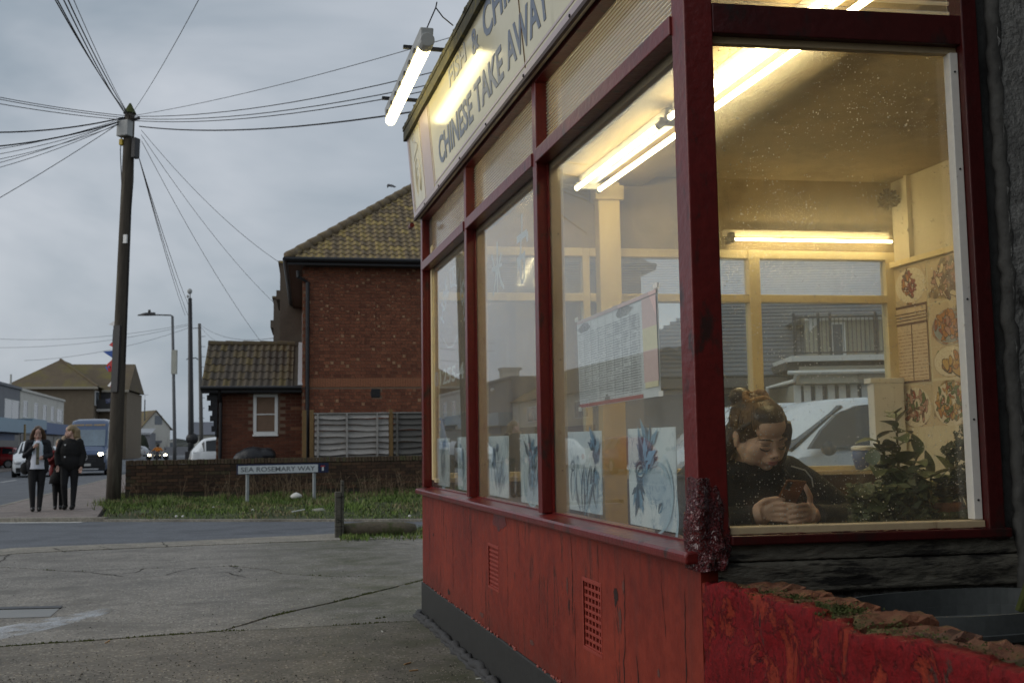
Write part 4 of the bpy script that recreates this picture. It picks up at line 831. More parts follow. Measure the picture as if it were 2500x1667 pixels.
mrect('header_band', -.46, .46, .168, .182, m_mp); mrect('footer_band', -.45, .30, -.182, -.168, m_mr); mrect('side_column', .318, .455, .06, .165, m_mp); mrect('side_column', .318, .455, -.02, .06, m_my); mrect('side_column', .318, .455, -.13, -.02, m_mr if 0 else m_mp); mrect('side_column', .325, .45, -.15, -.13, m_my)
mb = MB()
for i in range(1, 8): mb.box(-.455+i*.092, -.453+i*.092, -.165, .165, .0042, .0048)
obj('column_rules', mb, m_grey, menu)
mb = MB(); rr = random.Random(2)
for i in range(8):
    for j in range(30):
        y = .12-j*.0095
        if rr.random() < .16: continue
        mb.box(-.445+i*.0925, -.445+i*.0925+rr.uniform(.028, .055), y, y+.0035, .0042, .0047); mb.box(-.445+i*.0925+.068, -.445+i*.0925+.078, y, y+.0035, .0042, .0047)
obj('print_lines', mb, m_grey, menu)
mb = MB()
for x, y in ((-.46, .19), (.46, .19), (.47, -.18), (-.45, -.19)): mb.box(x-.02, x+.02, y-.006, y+.012, .003, .006)
obj('tape', mb, m_whitebead, menu)
# paint and letters on the glass
m_wpaint = M('white_glass_paint', (.62, .64, .62), .6, .1, 20, 0); m_bluetxt = M('faint_blue_letters', (.50, .55, .60), .6, .1, 10, 0)
def strokes(mb, pts, w, x=.0625):
    for a, b in zip(pts[:-1], pts[1:]):
        d = Vector((b[0]-a[0], b[1]-a[1])); L = d.length or 1e-6; nrm = Vector((-d.y, d.x))/L*w; k = .75
        mb.add([(x, a[0]+nrm.x, a[1]+nrm.y), (x, a[0]-nrm.x, a[1]-nrm.y), (x, b[0]-nrm.x*k, b[1]-nrm.y*k), (x, b[0]+nrm.x*k, b[1]+nrm.y*k)], [(0, 1, 2, 3)])
panes = [o for o in shop.children if o.name.startswith('window_pane')]
p_near, p_mid, p_far = panes[0], panes[1], panes[2]
mb = MB()
strokes(mb, [(2.19, 2.40), (2.20, 2.28)], .012); strokes(mb, [(2.30, 2.285), (2.10, 2.29), (2.09, 2.24)], .02); strokes(mb, [(2.21, 2.29), (2.235, 2.18), (2.30, 2.12)], .014); strokes(mb, [(2.17, 2.20), (2.16, 2.17)], .03); strokes(mb, [(2.24, 2.16), (2.22, 2.05)], .016); strokes(mb, [(2.15, 2.17), (2.17, 2.06)], .016); strokes(mb, [(2.23, 2.06), (2.18, 2.055)], .014); strokes(mb, [(2.30, 2.17), (2.25, 2.19), (2.15, 2.18)], .016)
strokes(mb, [(2.73, 2.36), (2.73, 2.07)], .014); strokes(mb, [(2.86, 2.31), (2.80, 2.22), (2.74, 2.20)], .014); strokes(mb, [(2.64, 2.28), (2.70, 2.21)], .014); strokes(mb, [(2.86, 2.22), (2.62, 2.215)], .013); strokes(mb, [(2.74, 2.22), (2.80, 2.12), (2.84, 2.07)], .014); strokes(mb, [(2.72, 2.22), (2.65, 2.12), (2.58, 2.08)], .014)
obj('brush_lettering', mb, m_wpaint, p_mid)
def arc_text(txt, yc, zc, r, cap, a0, a1, mat, par):
    n = len(txt)
    for i, ch in enumerate(txt):
        if ch == ' ': continue
        a = a0+(a1-a0)*i/(n-1); cy, cz = yc-math.sin(a)*r, zc+math.cos(a)*r
        text_obj('lettering', ch, par, mat, (.0625, cy+.02, cz), (0, -math.cos(a), -math.sin(a)), (0, -math.sin(a), math.cos(a)), cap, None, -.004, .0003)
arc_text('HOME DELIVERY', 3.98, 1.93, .36, .14, R(-66), R(66), m_bluetxt, p_far)
text_obj('lettering', '01255-411', p_far, m_wpaint, (.0625, 4.70, 1.66), (0, -1, -.0), (0, 0, 1), .10, 1.3, .02, .0004)
mb = MB(); strokes(mb, [(4.35, 1.98), (4.2, 1.90), (4.0, 1.89), (3.85, 1.95)], .004); obj('arc_line', mb, m_wpaint, p_far)
# black brush script on the far inner bead
mb = MB(); rr = random.Random(6); m_ink = M('black_ink', (.02, .015, .012), .6, .2, 20, 0)
bead = [o for o in shop.children if o.name.startswith('inner_bead')][0]
for k in range(4):
    z = 1.78+k*.07
    for q in range(3):
        y_, x_ = 4.8215, .085+.008*q; mb.box(x_, x_+.012+.012*rr.random(), y_-.0015, y_, z+.012*q, z+.012*q+.006)
    mb.box(.095, .10, 4.820, 4.8215, z-.012, z+.045)
obj('brush_script', mb, m_ink, bead)
# food posters on the party wall (x = 3.70, looking across the shop)
PY, PZ = (0, -1, 0), (0, 0, 1)
beige = (.56, .45, .30); red_, org, grn, pur, brn, gold = (.30, .07, .03), (.45, .18, .04), (.09, .12, .04), (.26, .11, .10), (.10, .045, .025), (.50, .29, .07)
grid = [((4.19, 2.41), (.41, .30), [(.0, .0, .11, .15, 34, [brn, red_, (.22, .09, .03)])], [(-.03, .02, .22, .18, .03, (.4, .33, .25))], 'food poster of dark red glazed meat on a white plate, top left'),
        ((3.76, 2.40), (.41, .32), [(.06, .05, .17, .13, 18, [(.42, .24, .18), (.45, .34, .22), (.14, .1, .09)]), (-.04, -.09, .16, .06, 25, [(.42, .3, .14), (.3, .2, .1)])], [], 'faded food poster with pink and beige patches, top right'),
        ((3.755, 2.07), (.415, .32), [(.02, -.03, .22, .13, 22, [org, red_, (.4, .16, .06)]), (.13, .1, .04, .05, 40, [grn, (.2, .2, .1)])], [(.02, -.03, .2, .13, .04, (.25, .27, .28))], 'food poster of orange red prawns on a blue grey dish'),
        ((3.75, 1.79), (.41, .23), [(.03, -.01, .14, .12, 16, [gold, (.42, .22, .06), (.5, .33, .12)]), (-.13, .03, .04, .06, 40, [grn, (.1, .15, .04)])], [(.0, .0, .19, .115, .03, (.42, .35, .25))], 'food poster of golden fried pieces on a pale plate'),
        ((4.19, 1.48), (.41, .32), [(.0, -.02, .20, .16, 24, [pur, (.4, .2, .17), (.1, .06, .06)]), (.0, .08, .03, .05, 40, [grn, (.08, .1, .06)])], [], 'food poster of purple red sliced meat, lower left'),
        ((3.765, 1.49), (.42, .33), [(.0, .0, .22, .18, 26, [org, grn, gold, (.2, .2, .05), (.36, .12, .05)])], [], 'food poster of orange and green stir fry, lower right')]
for (c, s, bl_, rg, lab) in grid: card('food_poster', lab, 'poster', (3.697, c[0], c[1]), PY, PZ, s[0], s[1], print_mat('poster_print_%d' % int(c[0]*100+c[1]*1000), beige, bl_, rg), 'food posters on the cream wall')
fm = {k: M('food_'+k, c_, .45, .35, 60, 0) for k, c_ in dict(red=(.26, .05, .025), brown=(.11, .05, .028), orange=(.42, .17, .04), gold=(.50, .31, .10), green=(.07, .12, .035), dark=(.05, .03, .025), pink=(.42, .23, .18), plate=(.66, .58, .44), plateblue=(.26, .30, .32), cream=(.62, .52, .36)).items()}
def dish(po, seed, plate, n, rx, ry, sz, kinds, cx=0, cy=0, asp=2.2):
    rr = random.Random(seed); Z = .0020
    if plate:
        mb = MB(); px_, py_, pr, pq, km = plate; mb.add([(px_+pr*math.cos(a), py_+pq*math.sin(a), Z) for a in [2*math.pi*i/30 for i in range(30)]], [tuple(range(30))]); obj('printed_plate', mb, fm[km], po)
    mbs = {k: MB() for k in kinds}; sh_ = MB()
    for i in range(n):
        q = math.sqrt(rr.random()); a = rr.uniform(0, 6.28); x, y = cx+rx*q*math.cos(a), cy+ry*q*math.sin(a); L = sz*rr.uniform(.6, 1.3); w = L/asp; th = rr.uniform(0, 3.14); c_, s_ = math.cos(th), math.sin(th); z = Z+.0002+.00001*i
        for tgt, k, dz, off_ in ((sh_, 1.22, -.000004, -.12), (mbs[rr.choice(kinds)], 1, 0, 0)):
            tgt.add([(x+c_*L*k*math.cos(b)-s_*(w*k*math.sin(b)+.25*L*math.cos(b)**2), y+off_*w+s_*L*k*math.cos(b)+c_*(w*k*math.sin(b)+.25*L*math.cos(b)**2), z+dz) for b in [2*math.pi*j/9 for j in range(9)]], [tuple(range(9))])
    obj('printed_food', sh_, fm['dark'], po, kind='stuff')
    for k, mb in mbs.items():
        if mb.v: obj('printed_food', mb, fm[k], po, kind='stuff')
ps = [o for o in bpy.data.objects if o.name.startswith('food_poster')]; ps.sort(key=lambda o: o.name)
dish(ps[0], 1, (.01, .0, .19, .135, 'plate'), 46, .08, .10, .026, ['red', 'red', 'brown', 'orange'], -.01, .01)
dish(ps[1], 2, None, 40, .17, .13, .034, ['pink', 'pink', 'cream', 'brown'], .02, .0)
dish(ps[2], 3, (.02, -.03, .19, .115, 'plateblue'), 60, .16, .10, .034, ['orange', 'red', 'orange', 'pink'], .02, -.02); 
dish(ps[3], 4, (.0, .0, .185, .11, 'plate'), 12, .09, .065, .046, ['gold', 'gold', 'orange'], .04, -.01, 1.7)
dish(ps[4], 5, (.0, -.01, .19, .15, 'plate'), 58, .15, .115, .030, ['pink', 'brown', 'pink', 'red', 'green'], 0, -.01)
dish(ps[5], 6, (.0, -.01, .20, .16, 'plate'), 80, .165, .14, .030, ['orange', 'green', 'gold', 'green', 'red'], 0, 0)
mn = card('menu_board', 'tall framed price list with dark bars between the food posters', 'menu board', (3.697, 4.19, 1.955), PY, PZ, .41, .60, print_mat('price_list', (.6, .46, .3), [], lines=(-.18, .18, -.27, .1, 38, (.33, .2, .12))))
mb = MB()
for y in (.285, .235, .21, .185, .15): mb.box(-.2, .2, y, y+(.018 if y in (.285, .15) else .008), .0016, .006)
mb.box(-.2, .2, -.295, -.28, .0016, .006); mb.box(-.004, .004, -.28, .15, .0016, .004); mb.box(-.2, -.19, -.28, .29, .0016, .005); mb.box(.19, .2, -.28, .29, .0016, .005); obj('frame_bars', mb, M('poster_bars', (.12, .06, .045), .6), mn)
mb = MB(); mb.box(3.688, 3.699, 3.3, 4.40, .9, 1.31); obj('wall_panel', mb, m_cream, shop)

# ------------------------------------------------------------------ things inside the shop
mb = MB(); q = BW(3.56, -.09, 0); wb_ = thing('white_box', 'plain white box standing on the rear window sill by the posters', 'box', W(q[0], q[1], 1.0), TH-R(5))
mb.box(-.125, .125, -.05, .05, 0, .68); mb.box(-.15, .13, -.055, .055, .66, .70); obj('carton', mb, m_white, wb_, bevel=.004)
q = BW(3.33, -.11, 0); pot = thing('small_pot', 'small blue and white pot on the rear sill beside the white box', 'pot', W(q[0], q[1], 1.0), TH)
m_blue = M('blue_glaze', (.10, .14, .30), .3, .2, 20, 0)
def lathe(mb, prof, n=18, c=(0, 0)): return mb.loft([[(c[0]+r*math.cos(2*math.pi*j/n), c[1]+r*math.sin(2*math.pi*j/n), z) for j in range(n)] for r, z in prof])
mb = MB(); lathe(mb, [(.05, 0), (.07, .08), (.075, .16), (.07, .16), (.06, .1)]); obj('bowl', mb, m_blue, pot, smooth=True)
mb = MB(); lathe(mb, [(.078, .15), (.082, .175), (.06, .185), (.058, .15)]); obj('rim', mb, m_white, pot, smooth=True)
# leafy plants in the window
m_leaf = M('rubber_leaf', (.10, .125, .045), .35, .35, 4, .2, 20, .5, rand=.4); m_leaf2 = M('dark_curly_leaf', (.02, .035, .014), .6, .4, 8, .1, 20, rand=.3); m_stem = M('plant_stem', (.10, .09, .04), .6, .3, 8); m_terra = M('terracotta', (.22, .09, .05), .7, .25, 6)
def leaf_mesh(L, Wd, bend, name='leaf', mat=None, fold=.25):
    mb = MB(); n = 7; top = []
    for i in range(n+1):
        f = i/n; w = Wd*math.sin(math.pi*min(1, f*.96+.02))**.75*(1-.25*f); z = -bend*f*f*L; y = f*L*(1-.12*bend)
        top += [(-w, y, z+w*fold), (0, y, z), (w, y, z+w*fold)]
    mb.add(top, [(i*3+j, i*3+j+1, i*3+j+4, i*3+j+3) for i in range(n) for j in (0, 1)])
    me = mb.mesh(name); me.materials.append(mat); me.polygons.foreach_set('use_smooth', [True]*len(me.polygons)); return me
lv = [leaf_mesh(.115, .047, .3, mat=m_leaf), leaf_mesh(.10, .049, .7, mat=m_leaf), leaf_mesh(.085, .041, .1, mat=m_leaf)]
def leafy_plant(nm, label, x, y, z, stems, seed, pot_r=.07, leafset=lv, scale=1.0):
    r = thing(nm, label, 'plant', W(x, y, z), TH, None); rr = random.Random(seed)
    mb = MB(); lathe(mb, [(pot_r*.75, 0), (pot_r, .1), (pot_r*1.06, .1), (pot_r*1.06, .118), (pot_r*.9, .118), (pot_r*.85, .1)]); obj('pot', mb, m_terra, r)
    mb = MB()
    for (tx, ty, h, nl) in stems:
        pts = [(tx*.1*k, ty*.1*k, .1+(h-.1)*(k/4)) if 0 else (tx*(k/4)**1.4, ty*(k/4)**1.4, .1+(h-.1)*k/4) for k in range(5)]; mb.tube(pts, [.007, .006, .005, .004, .003], 5)
        for i in range(nl):
            f = .25+.75*i/max(1, nl-1); k = f**1.4; p = Vector((tx*k, ty*k, .1+(h-.1)*f)); a = i*2.4+rr.uniform(-.4, .4); o = link('leaf', rr.choice(leafset), r); o.location = p; o.rotation_euler = (rr.uniform(.1, 1.0)+(.4 if i == nl-1 else 0), rr.uniform(-.3, .3), a); s = scale*rr.uniform(.75, 1.25); o.scale = (s, s, s)
    obj('stem', mb, m_stem, r); return r
leafy_plant('rubber_plant', 'tall green rubber plant behind the dusty side window beside the white box', .93, .37, .902, [(0.0, -.0, .43, 15), (-.06, .03, .34, 13), (.06, -.03, .28, 12), (-.02, .07, .24, 11), (-.11, -.02, .25, 11), (.03, -.05, .2, 10)], 3, scale=.78)
p2 = leafy_plant('rubber_plant', 'smaller rubber plant with one upright oval leaf in the window middle', 1.07, .345, .902, [(.0, .0, .20, 9), (.08, .02, .20, 9), (-.10, -.02, .17, 9), (.03, -.03, .15, 9), (.15, -.02, .16, 9), (-.16, .0, .14, 9)], 9, scale=.7)
big = leaf_mesh(.10, .033, .05, mat=m_leaf); o = link('leaf', big, p2); o.location = (-.03, .0, .20); o.rotation_euler = (1.45, 0, .35); mb = MB(); mb.tube([(-.03, 0, .1), (-.03, 0, .21)], .004, 5); obj('stem', mb, m_stem, p2)
cp = thing('curly_plant', 'dark curly leaved plant with thin arching stem at right of the side window', 'plant', W(1.18, .33, .902), TH)
mb = MB(); lathe(mb, [(.05, 0), (.065, .09), (.068, .1), (.055, .1)]); obj('pot', mb, m_terra, cp)
rr = random.Random(14); mb = MB(); ms_ = MB()
for (cx, cy, cz, rad, n_) in ((.02, 0, .34, .055, 300), (-.05, .0, .29, .04, 150), (.03, .0, .20, .06, 320), (-.04, 0, .17, .05, 220)):
    ms_.tube([(0, 0, .09), (cx*.6, cy, cz*.6), (cx, cy, cz)], .005, 5)
    for i in range(n_):
        d = Vector((rr.gauss(0, 1), rr.gauss(0, 1), rr.gauss(0, 1))).normalized()*rad*rr.random()**.4; p = Vector((cx, cy, cz))+d; s = rr.uniform(.006, .013); a = Vector((rr.gauss(0, 1), rr.gauss(0, 1), rr.gauss(0, 1))).normalized(); b = a.orthogonal().normalized()
        mb.add([p-a*s-b*s*.6, p+a*s-b*s*.6, p+a*s*.6+b*s+d*.1, p-a*s*.6+b*s], [(0, 1, 2, 3)])
ms_.tube([(-.30, .03, .13), (-.2, .02, .19), (-.1, .01, .225), (-.03, 0, .24)], .006, 5)
obj('foliage', mb, m_leaf2, cp, kind='stuff'); obj('stem', ms_, m_stem, cp)
fl = thing('orange_flowers', 'orange flowers low in the right corner of the side window', 'flowers', W(1.215, .30, .902), TH)
rr = random.Random(31); m_orange = M('orange_petal', (.55, .15, .02), .5, .25, 20, 0)
for (x, z, s) in ((-.03, .15, .03), (.035, .155, .026), (-.02, .095, .034), (.03, .06, .03), (-.06, .03, .024)):
    mb = MB()
    for k in range(7): a = k*.9; mb.ell((x+math.cos(a)*s*.6, -.01*math.sin(k), z+math.sin(a)*s*.5), (s*.5, s*.25, s*.42), 7, 5)
    obj('flower_head', mb, m_orange, fl, smooth=True)
mb = MB()
for i in range(40): a = rr.uniform(-.12, .1); mb.tube([(a*.5, .02, 0), (a, .01+rr.gauss(0, .02), rr.uniform(.04, .14))], [.004, .002], 4)
obj('stem', mb, m_stem, fl)
# low leafy mass filling the bottom of the side window
def mass(rq):
    x = rq.uniform(.74, 1.26); top = .10+.12*max(0, noise.noise(Vector((x*9, 0, 2))))+(.10 if x < .98 else 0)-.02; return x, rq.uniform(.24, .40), .905+top*rq.random(), 1
mb = MB(); rr = random.Random(77)
for i in range(3000):
    x, y, z, s = mass(rr); p = Vector((x, y, z)); s = rr.uniform(.012, .032); a = Vector((rr.gauss(0, 1), rr.gauss(0, 1), rr.gauss(0, .6))).normalized(); b = a.orthogonal().normalized(); mb.add([p-a*s, p+b*s*.5, p+a*s, p-b*s*.5], [(0, 1, 2, 3)])
site(obj('leafy_undergrowth', mb, M('undergrowth_leaf', (.07, .08, .03), .6, .5, 12, 0), kind='stuff'))
# dried bunch in the ceiling corner
mb = MB(); rr = random.Random(5)
for i in range(160):
    d = Vector((rr.gauss(0, 1), rr.gauss(0, .6), rr.gauss(0, .7))).normalized()*rr.uniform(.03, .10); mb.tube([(0, 0, 0), tuple(d)], [.004, .008], 4)
db_ = obj('dried_bunch', mb, M('dried_brown', (.10, .07, .035), .9, .4, 10, 0)); db_.location = W(3.62, 4.30, 3.10); db_['label'] = 'dusty brown dried bunch hanging in the rear ceiling corner'; db_['category'] = 'decoration'
# chair with a round back seen through the front pane, and a bench back behind the woman
m_cane = M('chair_wood', (.16, .09, .05), .35, .3, 6, .1, 30); m_seat = M('chair_seat', (.07, .04, .03), .5)
def chair(x, y, rz, label):
    r = thing('cafe_chair', label, 'chair', W(x, y, .15), TH+rz)
    mb = MB(); mb.box(-.2, .2, -.2, .2, .44, .48); obj('seat', mb, m_seat, r, bevel=.01)
    for sx in (-.17, .17):
        for sy in (-.17, .17): mb = MB(); mb.tube([(sx*1.1, sy*1.1, 0), (sx, sy, .44)], [.014, .018], 8); obj('leg', mb, m_cane, r)
    mb = MB(); pts = [(math.cos(a)*.185, .19, .72+math.sin(a)*.22) for a in [math.pi*k/14 for k in range(15)]]; mb.tube([(.185, .19, .48)]+pts+[(-.185, .19, .48)], .015, 8); obj('back_hoop', mb, m_cane, r, smooth=True)
    mb = MB(); mb.loft([[(math.cos(a)*.172, yy, .72+math.sin(a)*.205) for a in [2*math.pi*k/24 for k in range(24)]] for yy in (.183, .197)]); obj('backrest', mb, M('woven_back', (.20, .13, .085), .6, .3, 40, .5, 150), r); return r
chair(.62, 2.22, 1.35, 'brown round backed cafe chair seen between the blue pictures'); 
bch = thing('wooden_bench', 'dark brown wooden bench with high back behind the seated woman', 'bench', W(1.05, 1.15, .15), TH)
mb = MB(); mb.box(-.65, .65, -.2, .2, .38, .43); obj('seat', mb, m_panel, bch, bevel=.01)
mb = MB(); mb.box(-.65, .65, .2, .24, .43, .84); obj('backrest', mb, M('bench_brown', (.11, .05, .025), .45, .3, 4, .2, 20, stretch=(.2, 1, 1)), bch, bevel=.01)
for x in (-.6, -.2, .2, .6): mb = MB(); mb.box(x-.03, x+.03, .17, .2, 0, .84); obj('leg', mb, m_panel, bch); mb = MB(); mb.box(x-.03, x+.03, -.19, -.13, 0, .38); obj('leg', mb, m_panel, bch)
# ------------------------------------------------------------------ people
def skin_mat(name, col):
    t = NT(name); v = t.coord(); n = t.noise(v, 14, 4); c = t.ramp(n, (.3, tuple(x*.88 for x in col)), (.7, tuple(x*1.1 for x in col))); b = t.pbsdf(c, .5, .35, 0, t.bump(t.noise(v, 220, 2), .12, .001))
    b.inputs['Subsurface Weight'].default_value = .12; b.inputs['Subsurface Radius'].default_value = (.012, .005, .003); b.inputs['Subsurface Scale'].default_value = .6; return t.mat
m_skinA = skin_mat('skin_warm', (.72, .45, .30)); m_skinB = skin_mat('skin_fair', (.52, .33, .26))
def hair_mat(name, a, b):
    t = NT(name); v = t.coord((1, 1, .12)); n = t.noise(v, 120, 4, .6); c = t.ramp(n, (.35, a), (.7, b)); t.pbsdf(c, .38, .5, 0, t.bump(n, .5, .002)); return t.mat
m_hairbrown = hair_mat('hair_brown', (.022, .013, .007), (.085, .048, .022)); m_hairblond = hair_mat('hair_blond', (.13, .09, .045), (.34, .25, .13)); m_hairmid = hair_mat('hair_mid_brown', (.04, .022, .012), (.13, .075, .04))
m_coat = M('black_coat', (.008, .0078, .008), .85, .3, 10, .4, 70); m_blazer = M('black_blazer', (.011, .012, .016), .75, .25, 8, .2, 60); m_legs = M('black_leggings', (.009, .009, .010), .8, .2, 8, .1, 60); m_shoe = M('black_shoe', (.012, .012, .012), .4, .2, 8)
m_shirt = M('white_shirt', (.62, .65, .72), .7, .08, 6, .3, 18); m_tie = M('patterned_tie', (.16, .15, .10), .7, .5, 40, .1); m_redblazer = M('dark_red_blazer', (.16, .012, .014), .75, .2, 8, .2, 50); m_fur = M('fur_trim', (.38, .30, .21), .95, .4, 40, .9, 60, bd=.02); m_lip = M('lips', (.42, .14, .11), .4, .1, 30, 0); m_dark = M('lash_dark', (.012, .008, .006), .6, .1, 10, 0); m_brow = M('eyebrow', (.05, .03, .018), .7, .3, 60, 0); m_eye = M('eye_white', (.5, .47, .43), .2, .05, 10, 0)
def head_parts(T, sub=1):
    """clay solids of a head about its centre; face towards -y. T maps head points"""
    mb = MB()
    def E(c, r, rot=None):
        n = MB(); n.ell(c, r, 20 if sub else 12, 14 if sub else 8, M=rot); mb.add([T(Vector(p)) for p in n.v], n.f)
    def Tb(pts, r, n_=12):
        n = MB(); n.tube(pts, r, n_); mb.add([T(Vector(p)) for p in n.v], n.f)
    E((0, .018, .03), (.073, .093, .086)); E((0, -.022, -.028), (.061, .066, .082)); E((0, -.036, -.070), (.046, .047, .041)); E((0, -.064, -.096), (.021, .019, .017))
    for s in (-1, 1):
        E((s*.037, -.047, -.040), (.031, .031, .038)); E((s*.027, -.075, .012), (.027, .012, .009)); E((s*.030, -.072, -.009), (.0175, .016, .0125)); E((s*.0125, -.093, -.041), (.0088, .011, .0078)); E((s*.062, -.005, -.045), (.014, .03, .03)); E((s*.042, -.032, -.064), (.030, .040, .036))
        Q = Matrix.Rotation(s*R(18), 3, 'Z'); E((s*.077, .012, -.014), (.009, .021, .031), Q); E((s*.083, .016, -.004), (.006, .014, .018), Q); E((s*.079, .006, -.038), (.007, .010, .010))
    Tb([(0, -.078, .016), (0, -.089, -.010), (0, -.097, -.030)], [.0082, .0085, .0105]); E((0, -.100, -.032), (.0115, .0125, .0098))
    E((0, -.070, -.062), (.033, .027, .026)); E((0, -.0915, -.0605), (.022, .0085, .0055)); E((-.008, -.093, -.0585), (.009, .006, .004)); E((.008, -.093, -.0585), (.009, .006, .004)); E((0, -.0895, -.070), (.018, .0095, .0065)); E((0, -.068, -.040), (.012, .03, .02)); E((0, -.040, .05), (.056, .045, .05))
    Tb([(0, .02, -.06), (0, .03, -.13), (0, .045, -.20)], [.052, .050, .058], 16)
    return mb
def face_details(T, parent, lips=m_lip, brow=m_brow, asleep=True):
    def tub(pts, r, n_=6):
        n = MB(); n.tube(pts, r, n_); m = MB(); m.add([T(Vector(p)) for p in n.v], n.f); return m
    for s in (-1, 1):
        obj('eyebrow', tub([(s*.011, -.0885, .0175), (s*.026, -.0895, .0245), (s*.042, -.0800, .023), (s*.052, -.068, .0165)], [.0022, .0032, .0028, .0012]), brow, parent)
        obj('eyelashes', tub([(s*.0155, -.0870, -.0135), (s*.024, -.0905, -.0185), (s*.034, -.0885, -.0190), (s*.0425, -.0805, -.0150), (s*.047, -.075, -.0105)], [.0012, .0024, .0030, .0030, .0014]), m_dark, parent)
        obj('eyelid_crease', tub([(s*.016, -.0865, -.003), (s*.027, -.0895, .0015), (s*.038, -.0850, .0005), (s*.046, -.075, -.004)], [.0006, .0013, .0013, .0006]), m_brow, parent)
    obj('lips', tub([(-.0235, -.0865, -.0655), (-.012, -.0985, -.0615), (0, -.1005, -.0625), (.012, -.0985, -.0615), (.0235, -.0865, -.0655)], [.001, .0036, .0032, .0036, .001]), lips, parent, smooth=True)
    obj('lips', tub([(-.021, -.0865, -.0675), (-.010, -.0975, -.0705), (0, -.0995, -.0715), (.010, -.0975, -.0705), (.021, -.0865, -.0675)], [.001, .0044, .005, .0044, .001]), lips, parent, smooth=True)
    obj('nostril', tub([(-.0075, -.0995, -.0435), (-.0055, -.1045, -.0420)], .0024), m_dark, parent); obj('nostril', tub([(.0075, -.0995, -.0435), (.0055, -.1045, -.0420)], .0024), m_dark, parent)
def finger(mb, pts, r): mb.tube(pts, [r*1.05, r, r*.95, r*.8][:len(pts)] if len(pts) <= 4 else r, 10); mb.ell(pts[-1], (r*.82,)*3, 8, 6)

# the woman in the window: seated, head bowed over her phone
wr = thing('person', 'woman in a black coat behind the side window looking down at her phone', 'person', W(.485, .60, .15), TH)
HM = Matrix.Translation((.005, -.055, 1.118)) @ Matrix.Rotation(R(10), 4, 'Z') @ Matrix.Rotation(R(27), 4, 'X') @ Matrix.Rotation(R(-6), 4, 'Y') @ Matrix.Diagonal((1.14, 1.06, .98, 1))
TW = lambda p: HM @ p
body = head_parts(TW)
neck0 = TW(Vector((0, .03, -.12)))
body.tube([neck0, (0, .06, .93), (0, .08, .84)], [.055, .062, .10], 14); body.ell((0, .09, .76), (.17, .11, .2)); body.ell((0, .13, .52), (.18, .15, .16)); body.ell((0, .04, .43), (.19, .2, .08))
for s, el, wrist in ((-1, (-.33, -.02, .80), (-.165, -.205, .828)), (1, (.345, -.04, .79), (.15, -.225, .822))):
    body.tube([(s*.15, .07, .95), el, wrist], [.05, .042, .027], 12); body.tube([(s*.1, .0, .42), (s*.12, -.4, .44), (s*.12, -.42, .08)], [.085, .065, .045], 12); body.ell((s*.12, -.47, .04), (.04, .12, .04))
# right hand (her right): fingers reach across behind the phone, thumb along its top
def hand(mb, s, wrist, palm, kn, tips, thumb):
    dx = .024 if s < 0 else -.020; sh = lambda p: (p[0]+dx, p[1], p[2])
    wrist, palm, kn, tips, thumb = sh(wrist), sh(palm), [sh(k) for k in kn], tuple([sh(k) for k in row] for row in tips), [sh(k) for k in thumb]
    mb.tube([wrist, palm], [.026, .034], 12); mb.ell(palm, (.039, .021, .038))
    for (a, b, c, d), r in zip(zip(kn, *tips), (.0080, .0084, .0080, .0070)): finger(mb, [a, b, c, d], r); mb.tube([palm, a], [.02, r*1.15], 8)
    finger(mb, thumb, .0105)
hand(body, -1, (-.165, -.205, .828), (-.115, -.232, .846),
     [(-.082, -.258, z) for z in (.879, .862, .843, .826)],
     ([(-.056, -.277, z) for z in (.881, .863, .843, .825)], [(-.026, -.282, z) for z in (.878, .860, .841, .823)], [(-.002 if z != .82 else -.008, -.276, z) for z in (.873, .856, .837, .82)]),
     [(-.135, -.225, .868), (-.108, -.245, .892), (-.072, -.256, .898), (-.046, -.258, .893)])
hand(body, 1, (.15, -.225, .822), (.094, -.248, .842),
     [(.070, -.276, z) for z in (.876, .859, .841, .823)],
     ([(.050, -.292, z) for z in (.877, .859, .84, .822)], [(.024, -.295, z) for z in (.874, .857, .838, .82)], [(.004, -.287, z) for z in (.870, .853, .834, .817)]),
     [(.108, -.24, .872), (.100, -.256, .900), (.086, -.262, .924), (.078, -.262, .940)])
body_o = clay('body', body, m_skinA, wr, .0033, 9, .5)
face_details(TW, wr)
# coat
mb = MB(); mb.ell((0, .09, .76), (.205, .15, .27), 20, 14); mb.ell((0, .09, .93), (.19, .115, .11), 20, 14); mb.ell((0, .13, .5), (.22, .19, .16))
for s, el, wrist in ((-1, (-.33, -.02, .80), (-.112, -.226, .838)), (1, (.345, -.04, .79), (.098, -.246, .834))):
    mb.ell((s*.165, .07, .955), (.085, .09, .085)); mb.tube([(s*.16, .07, .96), (s*.235, .045, .905), (el[0], el[1], el[2]+.01), ((el[0]+wrist[0])/2, (el[1]+wrist[1])/2-.01, .806), wrist], [.082, .082, .07, .060, .042], 16)
for k in range(20):
    a = 2*math.pi*k/20; mb.ell((math.cos(a)*.105, .075+math.sin(a)*.085, 1.005-.035*math.cos(a-1.57)*-1), (.042, .042, .045), 10, 8)
coat = clay('coat', mb, m_coat, wr, .008, 6, .5)
rr = random.Random(5); mb = MB()
for k in range(8): a = rr.uniform(.2, 1.4); mb.tube([(.1+.05*k*.3, -.02, 1.0-.02*k), (.13+.02*k, -.03, .95-.025*k), (.15+.02*k, -.03, .88-.02*k)], [.010, .012, .008], 6)
obj('coat_folds', mb, m_coat, wr, smooth=True)
mb = MB(); mb.tube([(.118, -.065, 1.0), (.16, -.09, .985), (.182, -.095, .955), (.187, -.092, .925)], .0028, 6); obj('hood_cord', mb, M('pale_cord', (.5, .48, .44), .7), wr)
